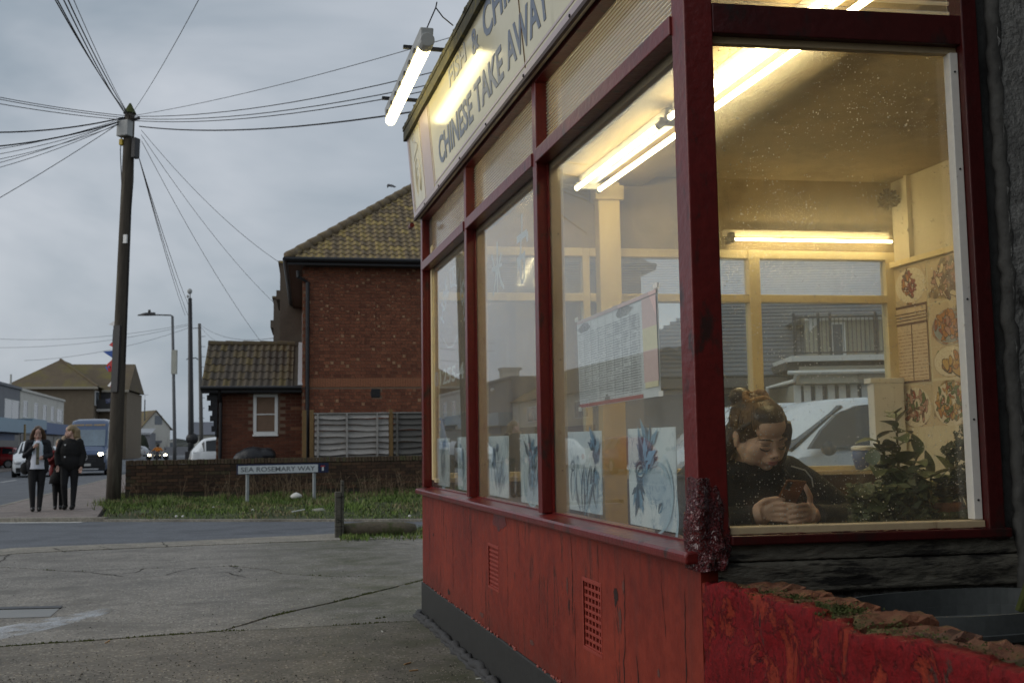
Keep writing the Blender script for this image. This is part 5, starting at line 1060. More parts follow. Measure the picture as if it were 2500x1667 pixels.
# trousers hidden under the counter
mb = MB()
for s in (-1, 1): mb.tube([(s*.1, .05, .42), (s*.12, -.4, .45), (s*.12, -.42, .06)], [.11, .08, .06], 12)
clay('trousers', mb, m_legs, wr, .012, 3)
# hair: scalp, strands swept to a bun, loose lengths beside the face
def addT(mb, n): mb.add([TW(Vector(p)) for p in n.v], n.f)
mb = MB(); n = MB(); n.ell((0, .028, .042), (.086, .100, .089), 24, 16); n.ell((0, .075, -.06), (.088, .055, .10), 18, 12); n.ell((0, .085, -.14), (.09, .05, .08), 18, 12); n.ell((0, -.003, .075), (.065, .073, .048), 20, 14)
for s in (-1, 1): n.ell((s*.066, .012, .012), (.017, .038, .05)); n.ell((s*.055, .055, -.03), (.032, .045, .07)); n.ell((s*.045, .075, -.09), (.04, .04, .07))
n.tube([(.070, -.036, .058), (.081, -.034, .02), (.085, -.028, -.03), (.084, -.018, -.085), (.088, -.006, -.13), (.102, .0, -.185)], [.012, .015, .018, .020, .019, .011], 10); n.tube([(-.060, -.030, .070), (-.076, -.014, .045), (-.082, .002, .02)], [.010, .012, .010], 10); n.tube([(.082, .01, .02), (.092, .02, -.06), (.10, .03, -.16)], [.02, .028, .02], 10); n.tube([(-.06, .05, .0), (-.088, .045, -.07), (-.10, .04, -.14)], [.02, .03, .02], 10)
n.ell((-.030, .092, .104), (.040, .040, .036), 14, 10); addT(mb, n); hair = clay('hair', mb, m_hairbrown, wr, .0045, 4, .5)
mb = MB(); n = MB(); rr = random.Random(12); tie = Vector((-.006, .052, .128))
for i in range(230):
    a = rr.uniform(-1.9, 1.9); h0 = .062-.05*abs(a/1.9)**1.6+rr.gauss(0, .004); d0 = Vector((math.sin(a), -math.cos(a), 0)); st = Vector((d0.x*.083, .022+d0.y*.096, h0)); pts = []
    for k in range(6):
        f = k/5; p = st*(1-f)+tie*f; q = p-Vector((0, .024, .038)); rad = math.sqrt((q.x/.0865)**2+(q.y/.1005)**2+(q.z/.090)**2); p = Vector((0, .024, .038))+q/max(rad, .2)*(1.008+.01*rr.random()) if k < 5 else tie+Vector((rr.gauss(0, .01), rr.gauss(0, .01), 0)); pts.append(p)
    n.tube(pts, [.0012, .0020, .0021, .0021, .0019, .0015], 4)
addT(mb, n)
for i in range(70):      # flyaway hairs
    a = rr.uniform(-2.6, 2.6); s0 = Vector((math.sin(a)*.085, .028-math.cos(a)*.098, rr.uniform(.0, .11))); k_ = 1.0; s0.x *= math.sqrt(max(.05, 1-(max(0, s0.z-.04)/.09)**2)); o_ = s0-Vector((0, .02, .03)); o_.normalize(); L_ = rr.uniform(.03, .09); dn_ = Vector((rr.gauss(0, .3), rr.gauss(.2, .3), rr.gauss(-.6, .6))); n2 = MB(); n2.tube([s0, s0+o_*.010+dn_*L_*.4, s0+o_*.014+dn_*L_], [.0008, .0007, .0004], 3); addT(mb, n2)
obj('strands', mb, M('hair_strand', (.19, .11, .05), .35, .45, 30, 0, rand=0), hair, smooth=True)
mb = MB(); n = MB(); m_scr = M('scrunchie_brown', (.36, .19, .07), .55, .35, 60, .4, 80)
for k in range(22):
    a = 2*math.pi*k/22; n.ell((-.004+math.cos(a)*.036, .050+math.sin(a)*.030, .122+.006*math.sin(a*3)), (.0115+.004*rr.random(), .010, .012+.004*rr.random()), 8, 6)
addT(mb, n); obj('scrunchie', mb, m_scr, wr, smooth=True)
ph = thing('phone', 'phone in a shiny copper brown case held in both her hands', 'phone', W(.485, .60, .15), TH)
PM = Matrix.Translation((-.004, -.262, .905)) @ Matrix.Rotation(R(5), 4, 'Y') @ Matrix.Rotation(R(42), 4, 'X')
mb = MB(); mb.box(-.0365, .0365, -.0045, .0045, -.073, .073, T=lambda x, y, z: tuple(PM @ Vector((x, y, z)))); obj('case', mb, M('copper_case', (.30, .12, .04), .22, .4, 14, .05, 20, .6, metal=.5), ph, bevel=.004)
mb = MB(); mb.box(-.033, .033, .0047, .0052, -.068, .068, T=lambda x, y, z: tuple(PM @ Vector((x, y, z)))); obj('screen', mb, emit('phone_screen', (.5, .6, .8), .5), ph)
mb = MB(); mb.box(-.031, -.014, -.006, -.0046, .035, .067, T=lambda x, y, z: tuple(PM @ Vector((x, y, z)))); obj('camera_bump', mb, m_blackmetal, ph)

# schoolgirls on the pavement
def standing(label, p, rz, h, hair_m, hair_fn, skin, legs_m, pose, clothes, group=None):
    r = thing('person', label, 'person', p, rz); k = h/1.70
    HMt = Matrix.Translation(Vector((0, -.01, 1.565))*k) @ Matrix.Rotation(R(pose.get('yaw', 0)), 4, 'Z') @ Matrix.Rotation(R(pose.get('nod', 12)), 4, 'X') @ Matrix.Scale(k*1.02, 4); T = lambda q: HMt @ q
    mb = head_parts(T, 0); V = lambda *q: Vector(q)*k
    mb.tube([V(0, .03, 1.46), V(0, .02, 1.36)], [.055*k, .08*k], 10); mb.ell(V(0, .01, 1.22), V(.155, .10, .2)); mb.ell(V(0, .01, .98), V(.15, .11, .15))
    for s, (elb, wr_) in ((-1, pose['R']), (1, pose['L'])):
        sh = V(s*.16, .01, 1.36); e, w_ = V(*elb), V(*wr_); mb.tube([sh, e, w_], [.048*k, .04*k, .025*k], 8); d = (w_-e).normalized(); pal = w_+d*.05*k; mb.ell(pal, V(.033, .028, .042)); side = d.cross(Vector((0, 1, 0))).normalized()
        for q in range(4): o_ = side*(q-1.5)*.016*k; mb.tube([pal+o_, pal+o_+d*.05*k+Vector((0, -.008, -.004))*k, pal+o_+d*.075*k+Vector((0, -.022, -.01))*k], [.0095*k, .009*k, .008*k], 6)
        mb.tube([pal-side*.03*k, pal-side*.05*k+d*.03*k], [.011*k, .009*k], 6)
        mb.tube([V(s*.085, .01, .93), V(*pose['knee'+('R' if s < 0 else 'L')]), V(*pose['foot'+('R' if s < 0 else 'L')])], [.088*k, .058*k, .04*k], 10)
    clay('body', mb, skin, r, .011*k, 2, .4); face_details(T, r)
    mb = MB()
    for s in 'RL':
        f = V(*pose['foot'+s]); mb.tube([V((-1 if s == 'R' else 1)*.085, .01, .95), V(*pose['knee'+s]), f+Vector((0, 0, -.01))], [.102*k, .068*k, .046*k], 12)
    mb.ell(V(0, .012, .97), V(.165, .12, .13)); clay('leggings', mb, legs_m, r, .011*k, 3)
    for s in 'RL':
        f = V(*pose['foot'+s]); mb = MB(); g_ = f.copy(); mb.ell((f.x, f.y-.045*k, .045*k), V(.045, .115, .05)); mb.ell((f.x, f.y+.02*k, .075*k), V(.046, .05, .06)); o = clay('shoe', mb, m_shoe, r, .01, 2)
        lowest = min(v.co.z for v in o.data.vertices)
        for v in o.data.vertices: v.co.z -= lowest
    clothes(r, k, V, T, pose)
    mb = MB(); n = MB(); hair_fn(n); mb.add([T(Vector(q)) for q in n.v], n.f); clay('hair', mb, hair_m, r, .012*k, 2, .5); return r
def long_hair(n):
    n.ell((0, .03, .045), (.086, .100, .090), 16, 10)
    for s in (-1, 1): n.tube([(s*.03, -.03, .115), (s*.08, -.02, .05), (s*.105, .0, -.06), (s*.115, .0, -.16), (s*.09, -.02, -.21)], [.03, .035, .045, .045, .025], 10)
    n.ell((0, .08, -.07), (.10, .06, .13), 14, 10)
def jacket(r, k, V, mat, hem, pose, open_=True, name='jacket', puff=1.0):
    mb = MB()
    if open_:
        for s in (-1, 1): mb.ell(V(s*.11, .03, 1.16), V(.095*puff, .125, .26)); mb.ell(V(s*.125, .03, (1.0+hem)/2), V(.095*puff, .125, (1.04-hem)/2+.06)); mb.ell(V(s*.10, .01, 1.37), V(.10, .09, .06))
        mb.ell(V(0, .09, 1.12), V(.17, .07, .32))
    else:
        mb.ell(V(0, .02, 1.17), V(.20*puff, .155, .28)); mb.ell(V(0, .02, (1.1+hem)/2), V(.205*puff, .165, (1.1-hem)/2+.07)); mb.ell(V(0, .02, 1.36), V(.165, .11, .09))
    for s, key in ((-1, 'R'), (1, 'L')):
        e, w_ = pose[key]; mb.tube([V(s*.165, .01, 1.375), V(*e), V(*w_)], [.075*k*puff, .062*k*puff, .048*k], 10); mb.ell(V(s*.165, .015, 1.36), V(.075, .075, .075))
    return clay(name, mb, mat, r, .012*k, 3)
def girl1(r, k, V, T, pose):
    jacket(r, k, V, m_blazer, .80, pose, True, 'blazer')
    mb = MB(); mb.ell(V(0, -.03, 1.20), V(.125, .105, .22)); mb.loft([[(math.cos(a)*q*k, -.02*k+math.sin(a)*.125*k, z*k) for a in [2*math.pi*j/16 for j in range(16)]] for q, z in ((.12, 1.2), (.14, 1.0), (.165, .84))]); clay('shirt', mb, m_shirt, r, .011, 2)
    mb = MB(); mb.box(-.028*k, .030*k, -.150*k, -.138*k, .93*k, 1.36*k); obj('tie', mb, m_tie, r, bevel=.004)
    mb = MB()
    for s in (-1, 1): mb.tube([V(s*.06, -.1, 1.40), V(s*.088, -.148, 1.28), V(s*.095, -.158, 1.14)], .007, 5)
    obj('pale_braid', mb, M('pale_blue_braid', (.35, .48, .55), .6), r)
    mb = MB(); mb.ell(V(-.22, .02, .86), V(.09, .07, .13)); mb.tube([V(-.22, .0, .95), V(-.17, -.08, 1.2), V(-.1, .0, 1.42)], .012, 5); obj('shoulder_bag', mb, m_coat, r, smooth=True)
    mb = MB(); mb.box(-.02*k, .05*k, -.285*k, -.275*k, 1.05*k, 1.075*k); obj('held_phone', mb, m_blackmetal, r)
pz1 = {'R': ((-.235, -.02, 1.10), (-.075, -.20, 1.27)), 'L': ((.235, .0, 1.10), (.10, -.22, 1.07)), 'kneeR': (-.085, -.03, .50), 'kneeL': (.075, .02, .50), 'footR': (-.065, -.02, .08), 'footL': (.055, -.06, .08), 'nod': 22}
standing('girl in an open black blazer with white shirt and long brown hair', gp(88, 1248, .02), R(24), 1.69, m_hairmid, long_hair, m_skinB, m_legs, pz1, girl1)
def girl2(r, k, V, T, pose):
    jacket(r, k, V, m_redblazer, .84, pose, True, 'blazer')
    mb = MB(); mb.ell(V(0, -.03, 1.18), V(.12, .10, .2)); clay('shirt', mb, m_shirt, r, .012, 2)
    mb = MB(); mb.loft([[(math.cos(a)*q*k, math.sin(a)*q*.8*k, z*k) for a in [2*math.pi*j/18 for j in range(18)]] for q, z in ((.15, 1.02), (.19, .8), (.215, .62))]); obj('skirt', mb, m_legs, r, smooth=True)
    mb = MB()
    for s in (-1, 1): n = MB(); n.tube([(s*.032+.018*math.cos(a), -.1, -.006+.014*math.sin(a)) for a in [2*math.pi*j/10 for j in range(11)]], .0035, 5); mb.add([T(Vector(q)) for q in n.v], n.f)
    obj('glasses', mb, m_dark, r)
pz2 = {'R': ((-.21, -.05, 1.12), (-.06, -.2, 1.30)), 'L': ((.22, .0, 1.1), (.2, -.08, .86)), 'kneeR': (-.07, -.03, .50), 'kneeL': (.07, .0, .50), 'footR': (-.06, -.03, .08), 'footL': (.06, .04, .08), 'nod': 14, 'yaw': -10}
standing('small fair haired girl in a dark red blazer beside the black parka', gp(141, 1243, .02), R(22), 1.43, m_hairblond, lambda n: (n.ell((0, .03, .045), (.085, .1, .088), 16, 10), n.ell((0, .08, -.03), (.08, .05, .08))), m_skinB, m_legs, pz2, girl2)
def girl3(r, k, V, T, pose):
    jacket(r, k, V, m_coat, .80, pose, False, 'parka', 1.06)
    mb = MB()
    for i in range(26):
        a = math.pi*(-.15+1.3*i/25); mb.ell(V(math.cos(a)*.15, .045+math.sin(a)*.11, 1.43+.05*math.sin(a)), (.045*k, .045*k, .045*k), 8, 6)
    o = clay('fur_hood', mb, m_fur, r, .012, 1)
    mb = MB()
    for z in (1.30, 1.06): mb.disc(V(-.06, -.135, z), (0, -1, 0), .016, .016, 10, 0, .02)
    obj('button', mb, m_white, r)
pz3 = {'R': ((-.25, .0, 1.10), (-.20, -.12, .88)), 'L': ((.25, .03, 1.10), (.24, -.05, .86)), 'kneeR': (-.09, -.05, .50), 'kneeL': (.085, .02, .50), 'footR': (-.085, .05, .08), 'footL': (.08, -.02, .08), 'nod': 6, 'yaw': -75}
standing('fair haired girl in a black parka with fur hood turned away', gp(168, 1244, .02), R(5), 1.71, m_hairblond, lambda n: (n.ell((0, .03, .05), (.088, .104, .09), 16, 10), n.tube([(0, .06, .08), (0, .11, .0), (0, .10, -.12), (0, .09, -.17)], [.06, .075, .075, .04], 12)), m_skinB, m_legs, pz3, girl3)
# ------------------------------------------------------------------ brick house, annexe, fence, garden wall
def brick_mat(name, stops, cell=None, rough=.9):
    t = NT(name)
    if cell:
        tc = t.n('ShaderNodeTexCoord'); sn = t.n('ShaderNodeVectorMath', operation='SNAP'); t.l(tc.outputs['Object'], sn.inputs[0]); sn.inputs[1].default_value = cell; w = t.n('ShaderNodeTexWhiteNoise'); t.l(sn.outputs[0], w.inputs['Vector']); f = w.outputs['Value']
    else: f = t.n('ShaderNodeObjectInfo').outputs['Random']
    c = t.ramp(f, *stops); c = t.mix(1.0, c, t.ramp(t.noise(t.coord(), 25, 3), (.3, .8), (.7, 1.2)), 'MULTIPLY'); t.pbsdf(c, rough, .3); return t.mat
hst = [(0, (.125, .046, .028)), (.4, (.18, .064, .036)), (.8, (.215, .078, .043)), (1, (.25, .095, .052))]
m_hbrick = brick_mat('house_brick', hst); m_hbrick2 = brick_mat('house_brick_far', hst, (.13, 2.0, .086)); m_mortar = M('mortar', (.19, .125, .085), .95, .2, 6)
m_soldier = M('soldier_brick', (.28, .115, .06), .9, .2, 12, .2, 30); m_tile = None
tt = NT('lichen_tile'); oi = tt.n('ShaderNodeObjectInfo'); v = tt.coord(); c = tt.ramp(tt.noise(v, 6, 3), (.3, (.15, .115, .075)), (.7, (.22, .17, .11)))
ln = tt.math('ADD', tt.noise(tt.coord((1, 1, 1)), 14, 5, .7), tt.math('MULTIPLY', tt.math('SUBTRACT', oi.outputs['Random'], .5), .22)); c = tt.mix(tt.ramp(ln, (.50, 0.0), (.63, .85)), c, (.30, .225, .07)); c = tt.mix(1.0, c, tt.ramp(oi.outputs['Random'], (0, .75), (1, 1.15)), 'MULTIPLY'); tt.pbsdf(c, .9, .3); m_tile = tt.mat
ta = NT('dark_lichen_tile'); oi = ta.n('ShaderNodeObjectInfo'); v = ta.coord(); c = ta.ramp(oi.outputs['Random'], (0, (.060, .052, .042)), (.5, (.095, .08, .062)), (1, (.11, .085, .05))); ln = ta.math('ADD', ta.noise(v, 16, 5, .7), ta.math('MULTIPLY', ta.math('SUBTRACT', oi.outputs['Random'], .5), .3)); c = ta.mix(ta.ramp(ln, (.60, 0.0), (.72, .7)), c, (.14, .115, .035)); ta.pbsdf(c, .9, .3); m_tile2 = ta.mat
m_gutter = M('black_gutter', (.012, .012, .014), .4, .2, 8); m_soffit = M('dark_soffit', (.07, .055, .045), .7, .2, 5)
HY = 27.0; HO = at(738, 1100, HY); HO.z = 0; HR = R(10.8)
house = thing('brick_house', 'two storey red brick house with lichen covered hipped tile roof', 'house', HO, HR)
BWd, BH = .262, .0862
ST, HD = .172, .090      # stretcher and header pitch of the Flemish bond
m_header = brick_mat('header_brick', [(0, (.14, .055, .033)), (.55, (.20, .078, .045)), (.86, (.22, .09, .05)), (.91, (.28, .145, .08)), (1, (.34, .20, .115))]); m_header2 = brick_mat('header_brick_far', [(0, (.14, .055, .033)), (.55, (.20, .078, .045)), (.84, (.20, .08, .045)), (.89, (.30, .16, .09)), (1, (.38, .235, .135))], (.1, 2.0, .086))
bm_ = MB(); bm_.box(0, ST-.011, -.012, .05, 0, BH-.011); brick_me = bm_.mesh('brick'); brick_me.materials.append(m_hbrick)
bm_ = MB(); bm_.box(0, HD-.011, -.012, .05, 0, BH-.011); half_me = bm_.mesh('brick'); half_me.materials.append(m_header)
def brick_face(parent, x0, x1, z0, z1, y, skip, budget, name='brick', vis=None):
    """Flemish courses; the bricks that show (within the budget) are objects, the rest joined parts"""
    cells = []; r = 0; z = z0
    while z+BH <= z1+1e-6:
        x = x0-(BWd/2 if r % 2 else 0); k = 0
        while x < x1-.02:
            w = ST if k % 2 == 0 else HD; a, b = x, x+w
            if a >= x0-1e-6 and not any(s[0] < (a+b)/2 < s[1] and s[2] < z+BH/2 < s[3] for s in skip): cells.append((a, k % 2, z))
            x += w; k += 1
        z += BH; r += 1
    if vis: cells.sort(key=lambda c: 0 if vis(c) else 1)
    rest = (MB(), MB())
    for n, (a, h, z) in enumerate(cells):
        if n < budget: o = link(name, half_me if h else brick_me, parent); o.location = (a, y+rnd.uniform(-.003, .003), z)
        else: rest[h].box(a, a+(HD if h else ST)-.011, y-.012, y+.04, z, z+BH-.011)
    for q, m_ in zip(rest, (m_hbrick2, m_header2)):
        if q.v: obj('bricks', q, m_, parent, kind='stuff')
EZ = 5.83
mb = MB(); mb.box(0, 9.0, .0, .3, 0, EZ); mb.box(0, .3, .3, 10, 0, EZ); mb.box(.3, 9, 9.7, 10, 0, EZ); mb.box(8.7, 9, .3, 9.7, 0, EZ); obj('wall', mb, m_mortar, house)
brick_face(house, 0, 3.9, 1.55, 2.70, .0, [(1.72, 1.95, 2.44, 2.66)], 90, vis=lambda c: c[2] > 1.9 and c[0] < 3.1)
brick_face(house, 0, 3.9, 2.95, EZ-.02, .0, [], 208, vis=lambda c: c[0] < 3.05 and c[2] < 4.9)
mb = MB(); 
for i in range(62): x = .0+i*.0635; mb.box(x, x+.056, -.014, .05, 2.712, 2.938)
obj('soldier_course', mb, m_soldier, house)
mb = MB(); mb.box(1.72, 1.95, -.02, .02, 2.44, 2.66); obj('flue_vent', mb, m_gutter, house, bevel=.01)
mb = MB()   # left flank, seen edge on
z = 0
while z < EZ-.1:
    for j in range(34): y = .06+j*.29; mb.box(-.012, .02, y, y+.275, z, z+BH-.011)
    z += BH
obj('flank_bricks', mb, m_soldier, house, kind='stuff')
for (y, w) in ((2.2, .9), (4.4, .9), (7.2, 1.1)): mb = MB(); mb.box(-.03, .0, y, y+w, 3.6, 4.9); f = obj('window', mb, m_white, house); mb = MB(); mb.box(-.035, -.03, y+.06, y+w-.06, 3.66, 4.84); obj('pane', mb, m_glass_bg, f)
mb = MB(); mb.tube([(-.12, -.06, EZ-.15), (-.12, -.06, EZ-.3), (.12, -.07, EZ-.45), (.12, -.07, .2)], .05, 8); obj('downpipe', mb, m_gutter, house)
OV = .36
mb = MB(); mb.prism([(-OV, -OV), (9.3, -OV), (9.3, 10.3), (-OV, 10.3)], 2, EZ-.03, EZ+.02); obj('soffit', mb, m_soffit, house)
mb = MB(); mb.box(-OV-.02, 9.3, -OV-.03, -OV, EZ-.05, EZ+.12); mb.box(-OV-.03, -OV, -OV, 10.3, EZ-.05, EZ+.12); obj('fascia', mb, m_gutter, house)
mb = MB(); mb.tube([(-OV-.08, -OV-.08, EZ+.08), (9.3, -OV-.08, EZ+.08)], .065, 8); mb.tube([(-OV-.08, -OV-.08, EZ+.08), (-OV-.08, 10.3, EZ+.08)], .065, 8); obj('gutter', mb, m_gutter, house)
PT = .78; RZ = EZ+.1
Hh = 4.6
mb = MB(); e = OV+.02; zt = RZ+PT*Hh
mb.add([(-e, -e, RZ), (9.3, -e, RZ), (9.3, 10.3, RZ), (-e, 10.3, RZ), (-e+Hh, -e+Hh, zt), (9.3-Hh, -e+Hh, zt), (-e+Hh, 10.3-Hh, zt), (9.3-Hh, 10.3-Hh, zt)], [(0, 1, 5, 4), (0, 4, 6, 3), (4, 5, 7, 6), (1, 2, 7, 5), (2, 3, 6, 7)])
roof = obj('roof', mb, m_tile, house)
def tile_mesh(w, L, mat, th=.022, wave=.022):
    mb = MB(); n = 6; top = []
    for j in (0, 1):
        for i in range(n+1): f = i/n; top.append((w*f, L*j, (.018 if j == 0 else -.006)+wave*math.sin(2*math.pi*f)*1.0))
    N = n+1; fs = [(i, i+1, N+i+1, N+i) for i in range(n)]; low = [(p[0], p[1], p[2]-th) for p in top[:N]]; mb.add(top+low, fs+[(i, 2*N+i, 2*N+i+1, i+1) for i in range(n)]); me = mb.mesh('tile'); me.materials.append(mat); return me
TWd, TG = .186, .245
tme = tile_mesh(TWd, TG+.05, m_tile)
sl_ = math.atan(PT); cnt = 0; restt = MB()
for rix in range(18):
    s = rix*TG; yy = -e+s*math.cos(sl_); zz = RZ+s*math.sin(sl_)+.02; x0 = -e+s*math.cos(sl_)+.06
    x = -e+math.ceil((x0+e)/TWd)*TWd
    while x < 3.6+.2*rix*.3 and cnt < 300:
        o = link('tile', tme, roof); o.location = (x, yy-.02, zz); o.rotation_euler = (sl_, 0, 0); x += TWd; cnt += 1
mb = MB(); k = 17
for i in range(k): a, b = i/k*Hh, (i+1.06)/k*Hh; mb.tube([(-e+a, -e+a, RZ+PT*a+.05), (-e+b, -e+b, RZ+PT*b+.035)], [.135, .12], 8)
obj('hip_ridge', mb, m_tile, roof, smooth=True)
for (u, v, d, lab) in ((684, 643, 35, 'stepped brick gable end of the next house, just behind the left eave'), (668, 728, 43, 'lower stepped brick gable end farther back past the left eave')):
    q = at(u, v, d); o = MB(); o.box(0, .9, 0, 3.0, 0, q.z); o.box(-.12, 0, 0, 3, q.z-1.2, q.z-.9); tg = thing('terrace_house', lab, 'house', (q.x, q.y, 0), HR); obj('gable_wall', o, M('stepped_gable', (.11, .088, .068), .9, .25, 3), tg); o = MB(); o.box(-.06, 1.0, -.05, 3.1, q.z, q.z+.08); obj('coping', o, m_tile, tg)
# annexe
AX0, AX1, AY = -2.13, -.02, .35
mb = MB(); mb.box(AX0, AX1, AY, AY+.2, 0, 2.62); mb.box(AX0, AX0+.2, AY+.2, 3.4, 0, 2.62); ann = obj('annexe_wall', mb, m_mortar, house)
wx0, wx1, wz0, wz1 = -1.22, -.62, 1.53, 2.56
m_abrick = brick_mat('annexe_brick', [(0, (.09, .034, .021)), (.5, (.115, .042, .025)), (.95, (.14, .052, .03)), (1, (.22, .11, .06))])
bm_ = MB(); bm_.box(0, BWd-.012, -.012, .05, 0, BH-.011); abr = bm_.mesh('brick'); abr.materials.append(m_abrick)
r_ = 0; z = .95
while z < 2.6:
    x = AX0-(BWd/2 if r_ % 2 else 0)
    while x < AX1-.1:
        a = x+BWd/2
        if x >= AX0-.01 and not (wx0-.1 < a < wx1+.1 and wz0-.05 < z < wz1+.06): o = link('brick', abr, ann); o.location = (x, AY+rnd.uniform(-.003, .003), z)
        x += BWd
    z += BH; r_ += 1
mb = MB(); mb.box(wx0, wx1, AY-.02, AY+.06, wz0, wz0+.075); mb.box(wx0, wx1, AY-.02, AY+.06, wz1-.07, wz1); mb.box(wx0, wx0+.075, AY-.02, AY+.06, wz0+.075, wz1-.07); mb.box(wx1-.075, wx1, AY-.02, AY+.06, wz0+.075, wz1-.07); mb.box(wx0+.075, wx1-.075, AY-.015, AY+.05, 2.03, 2.06); mb.box(wx0-.02, wx1+.02, AY-.05, AY+.02, wz0-.04, wz0-.001); wd = obj('window', mb, m_white, house, bevel=.006)
mb = MB(); mb.box(wx0+.075, wx1-.075, AY+.02, AY+.024, wz0+.07, wz1-.07); obj('pane', mb, m_glass_bg, wd)
mb = MB(); mb.box(wx0+.08, wx1-.08, AY+.03, AY+.035, 2.06, wz1-.07); obj('lit_blind', mb, emit('lit_blind', (.9, .7, .42), .38), wd)
mb = MB()    # net curtain gathered below, tied back above
for i in range(11): x = wx0+.085+i*.04; mb.tube([(x, AY+.027, wz0+.07), (x+.006, AY+.027, 1.8), (x, AY+.027, 2.02)], .017, 6)
obj('net_curtain', mb, M('net_curtain', (.2, .2, .19), .9, .2, 20), wd)
mb = MB(); mb.add([(wx0+.08, AY+.028, 2.06), (wx1-.08, AY+.028, 2.06), (wx1-.08, AY+.028, wz1-.1), (wx1-.22, AY+.028, wz1-.12), (wx0+.22, AY+.028, 2.25)], [(0, 1, 2, 3, 4)]); obj('drawn_curtain', mb, M('dark_curtain', (.05, .045, .035), .9, .3, 20), wd)
arz = 2.70; ap = math.atan2(1.22, 1.75)
mb = MB(); mb.add([(AX0-.33, AY-.32, arz), (AX1-.06, AY-.32, arz), (AX1-.06, AY+1.45, arz+1.235), (AX0-.33, AY+1.45, arz+1.235), (AX0-.33, AY+3.3, arz), (AX1-.06, AY+3.3, arz)], [(0, 1, 2, 3), (3, 2, 5, 4), (0, 3, 4), (1, 5, 2)]); aroof = obj('roof', mb, m_tile2, house)
atm = tile_mesh(.170, .40, m_tile2, .03, .02); st = math.hypot(1.77, 1.235)/6
for rix in range(6):
    for ci in range(13):
        s = rix*st; o = link('tile', atm, aroof); o.location = (AX0-.35+ci*.172, AY-.34+s*math.cos(ap), arz+s*math.sin(ap)+.03); o.rotation_euler = (ap, 0, rnd.uniform(-.01, .01))
mb = MB()
for i in range(5): mb.tube([(AX0-.35+i*.45, AY+1.45, arz+1.27), (AX0-.35+i*.45+.46, AY+1.45, arz+1.26)], [.095, .085], 8)
obj('ridge_tile', mb, m_tile2, aroof)
mb = MB(); mb.quad((AX1-.10, AY-.36, arz+.07), (AX1+.06, AY-.36, arz+.07), (AX1+.06, AY+1.43, arz+1.32), (AX1-.10, AY+1.43, arz+1.32)); mb.quad((AX1+.06, AY-.36, arz+.07), (AX1+.06, AY-.36, arz-.1), (AX1+.06, AY+1.43, arz+1.2), (AX1+.06, AY+1.43, arz+1.32)); obj('lead_flashing', mb, M('lead_grey', (.40, .42, .44), .6, .1, 8), house)
mb = MB(); mb.box(AX0-.35, AX1, AY-.36, AY-.33, arz-.10, arz+.03); mb.tube([(AX0-.36, AY-.40, arz), (AX1, AY-.40, arz)], .05, 8); mb.box(AX0-.33, AX1, AY-.33, AY-.01, arz-.12, arz-.09); obj('gutter', mb, m_gutter, house)
mb = MB(); mb.tube([(AX0+.10, AY-.36, arz-.05), (AX0+.10, AY-.06, arz-.35), (AX0+.10, AY-.06, .2)], .045, 8); obj('downpipe', mb, m_gutter, house)
mb = MB(); rr = random.Random(3)     # ornate bargeboard silhouette on the annexe's left gable
for i in range(9): z = 2.66-i*.13; w_ = .20-.02*i+(.05 if i % 2 else -.02); mb.box(AX0-w_, AX0+.03, AY-.10, AY-.02, z-.13, z+.012)
obj('scrolled_bracket', mb, m_gutter, house)
# fence panels beside the annexe
fd = HY-.55; FO = at(768, 1100, fd); FO.z = 0
fence = thing('garden_fence', 'grey weathered lap panel fence with brown posts against the brick house', 'fence', FO, HR)
m_slat = M('grey_fence_slat', (.29, .275, .255), .9, .4, 3, .3, 20, stretch=(.3, 1, 2.5), rand=.3); m_slat2 = M('dark_fence_slat', (.11, .105, .095), .9, .3, 3, .3, 20, stretch=(.3, 1, 2.5), rand=.25); m_post = M('treated_post', (.19, .12, .05), .85, .3, 4, .3, 20, stretch=(1, 1, .3))
ftop = 1.25-(1007-1082)/2605*fd
for (x, mt) in ((-.12, m_post), (-.3, m_post), (1.83, m_post)): mb = MB(); mb.box(x, x+.10, -.03, .08, .3, ftop+.10); obj('post', mb, mt, fence, bevel=.006)
for pi, (x0, x1, mt) in enumerate(((.0, 1.82, m_slat), (1.94, 4.2, m_slat2))):
    for k in range(9):
        mb = MB(); z = ftop-.11-k*.148; n = 10; ring = []
        ph = rnd.uniform(0, 6); prof = []
        for i in range(n+1):
            x = x0+(x1-x0)*i/n; dz = .014*math.sin(x*3+ph)+.01*math.sin(x*8+ph*2); prof.append([(x, .02, z+.135+dz*.5), (x, -.042-.014*abs(math.sin(x*2+ph)), z-.01+dz), (x, -.012, z-.012+dz), (x, .035, z+.135+dz*.5)])
        mb.loft(prof); obj('slat', mb, mt, fence)
    for f in (.03, .42, .83): mb = MB(); x = x0+(x1-x0)*f; mb.box(x, x+.045, -.085, -.05, ftop-1.4, ftop); obj('batten', mb, mt, fence)
    mb = MB(); mb.box(x0-.02, x1+.02, -.06, .05, ftop, ftop+.028); obj('capping_rail', mb, m_slat, fence)
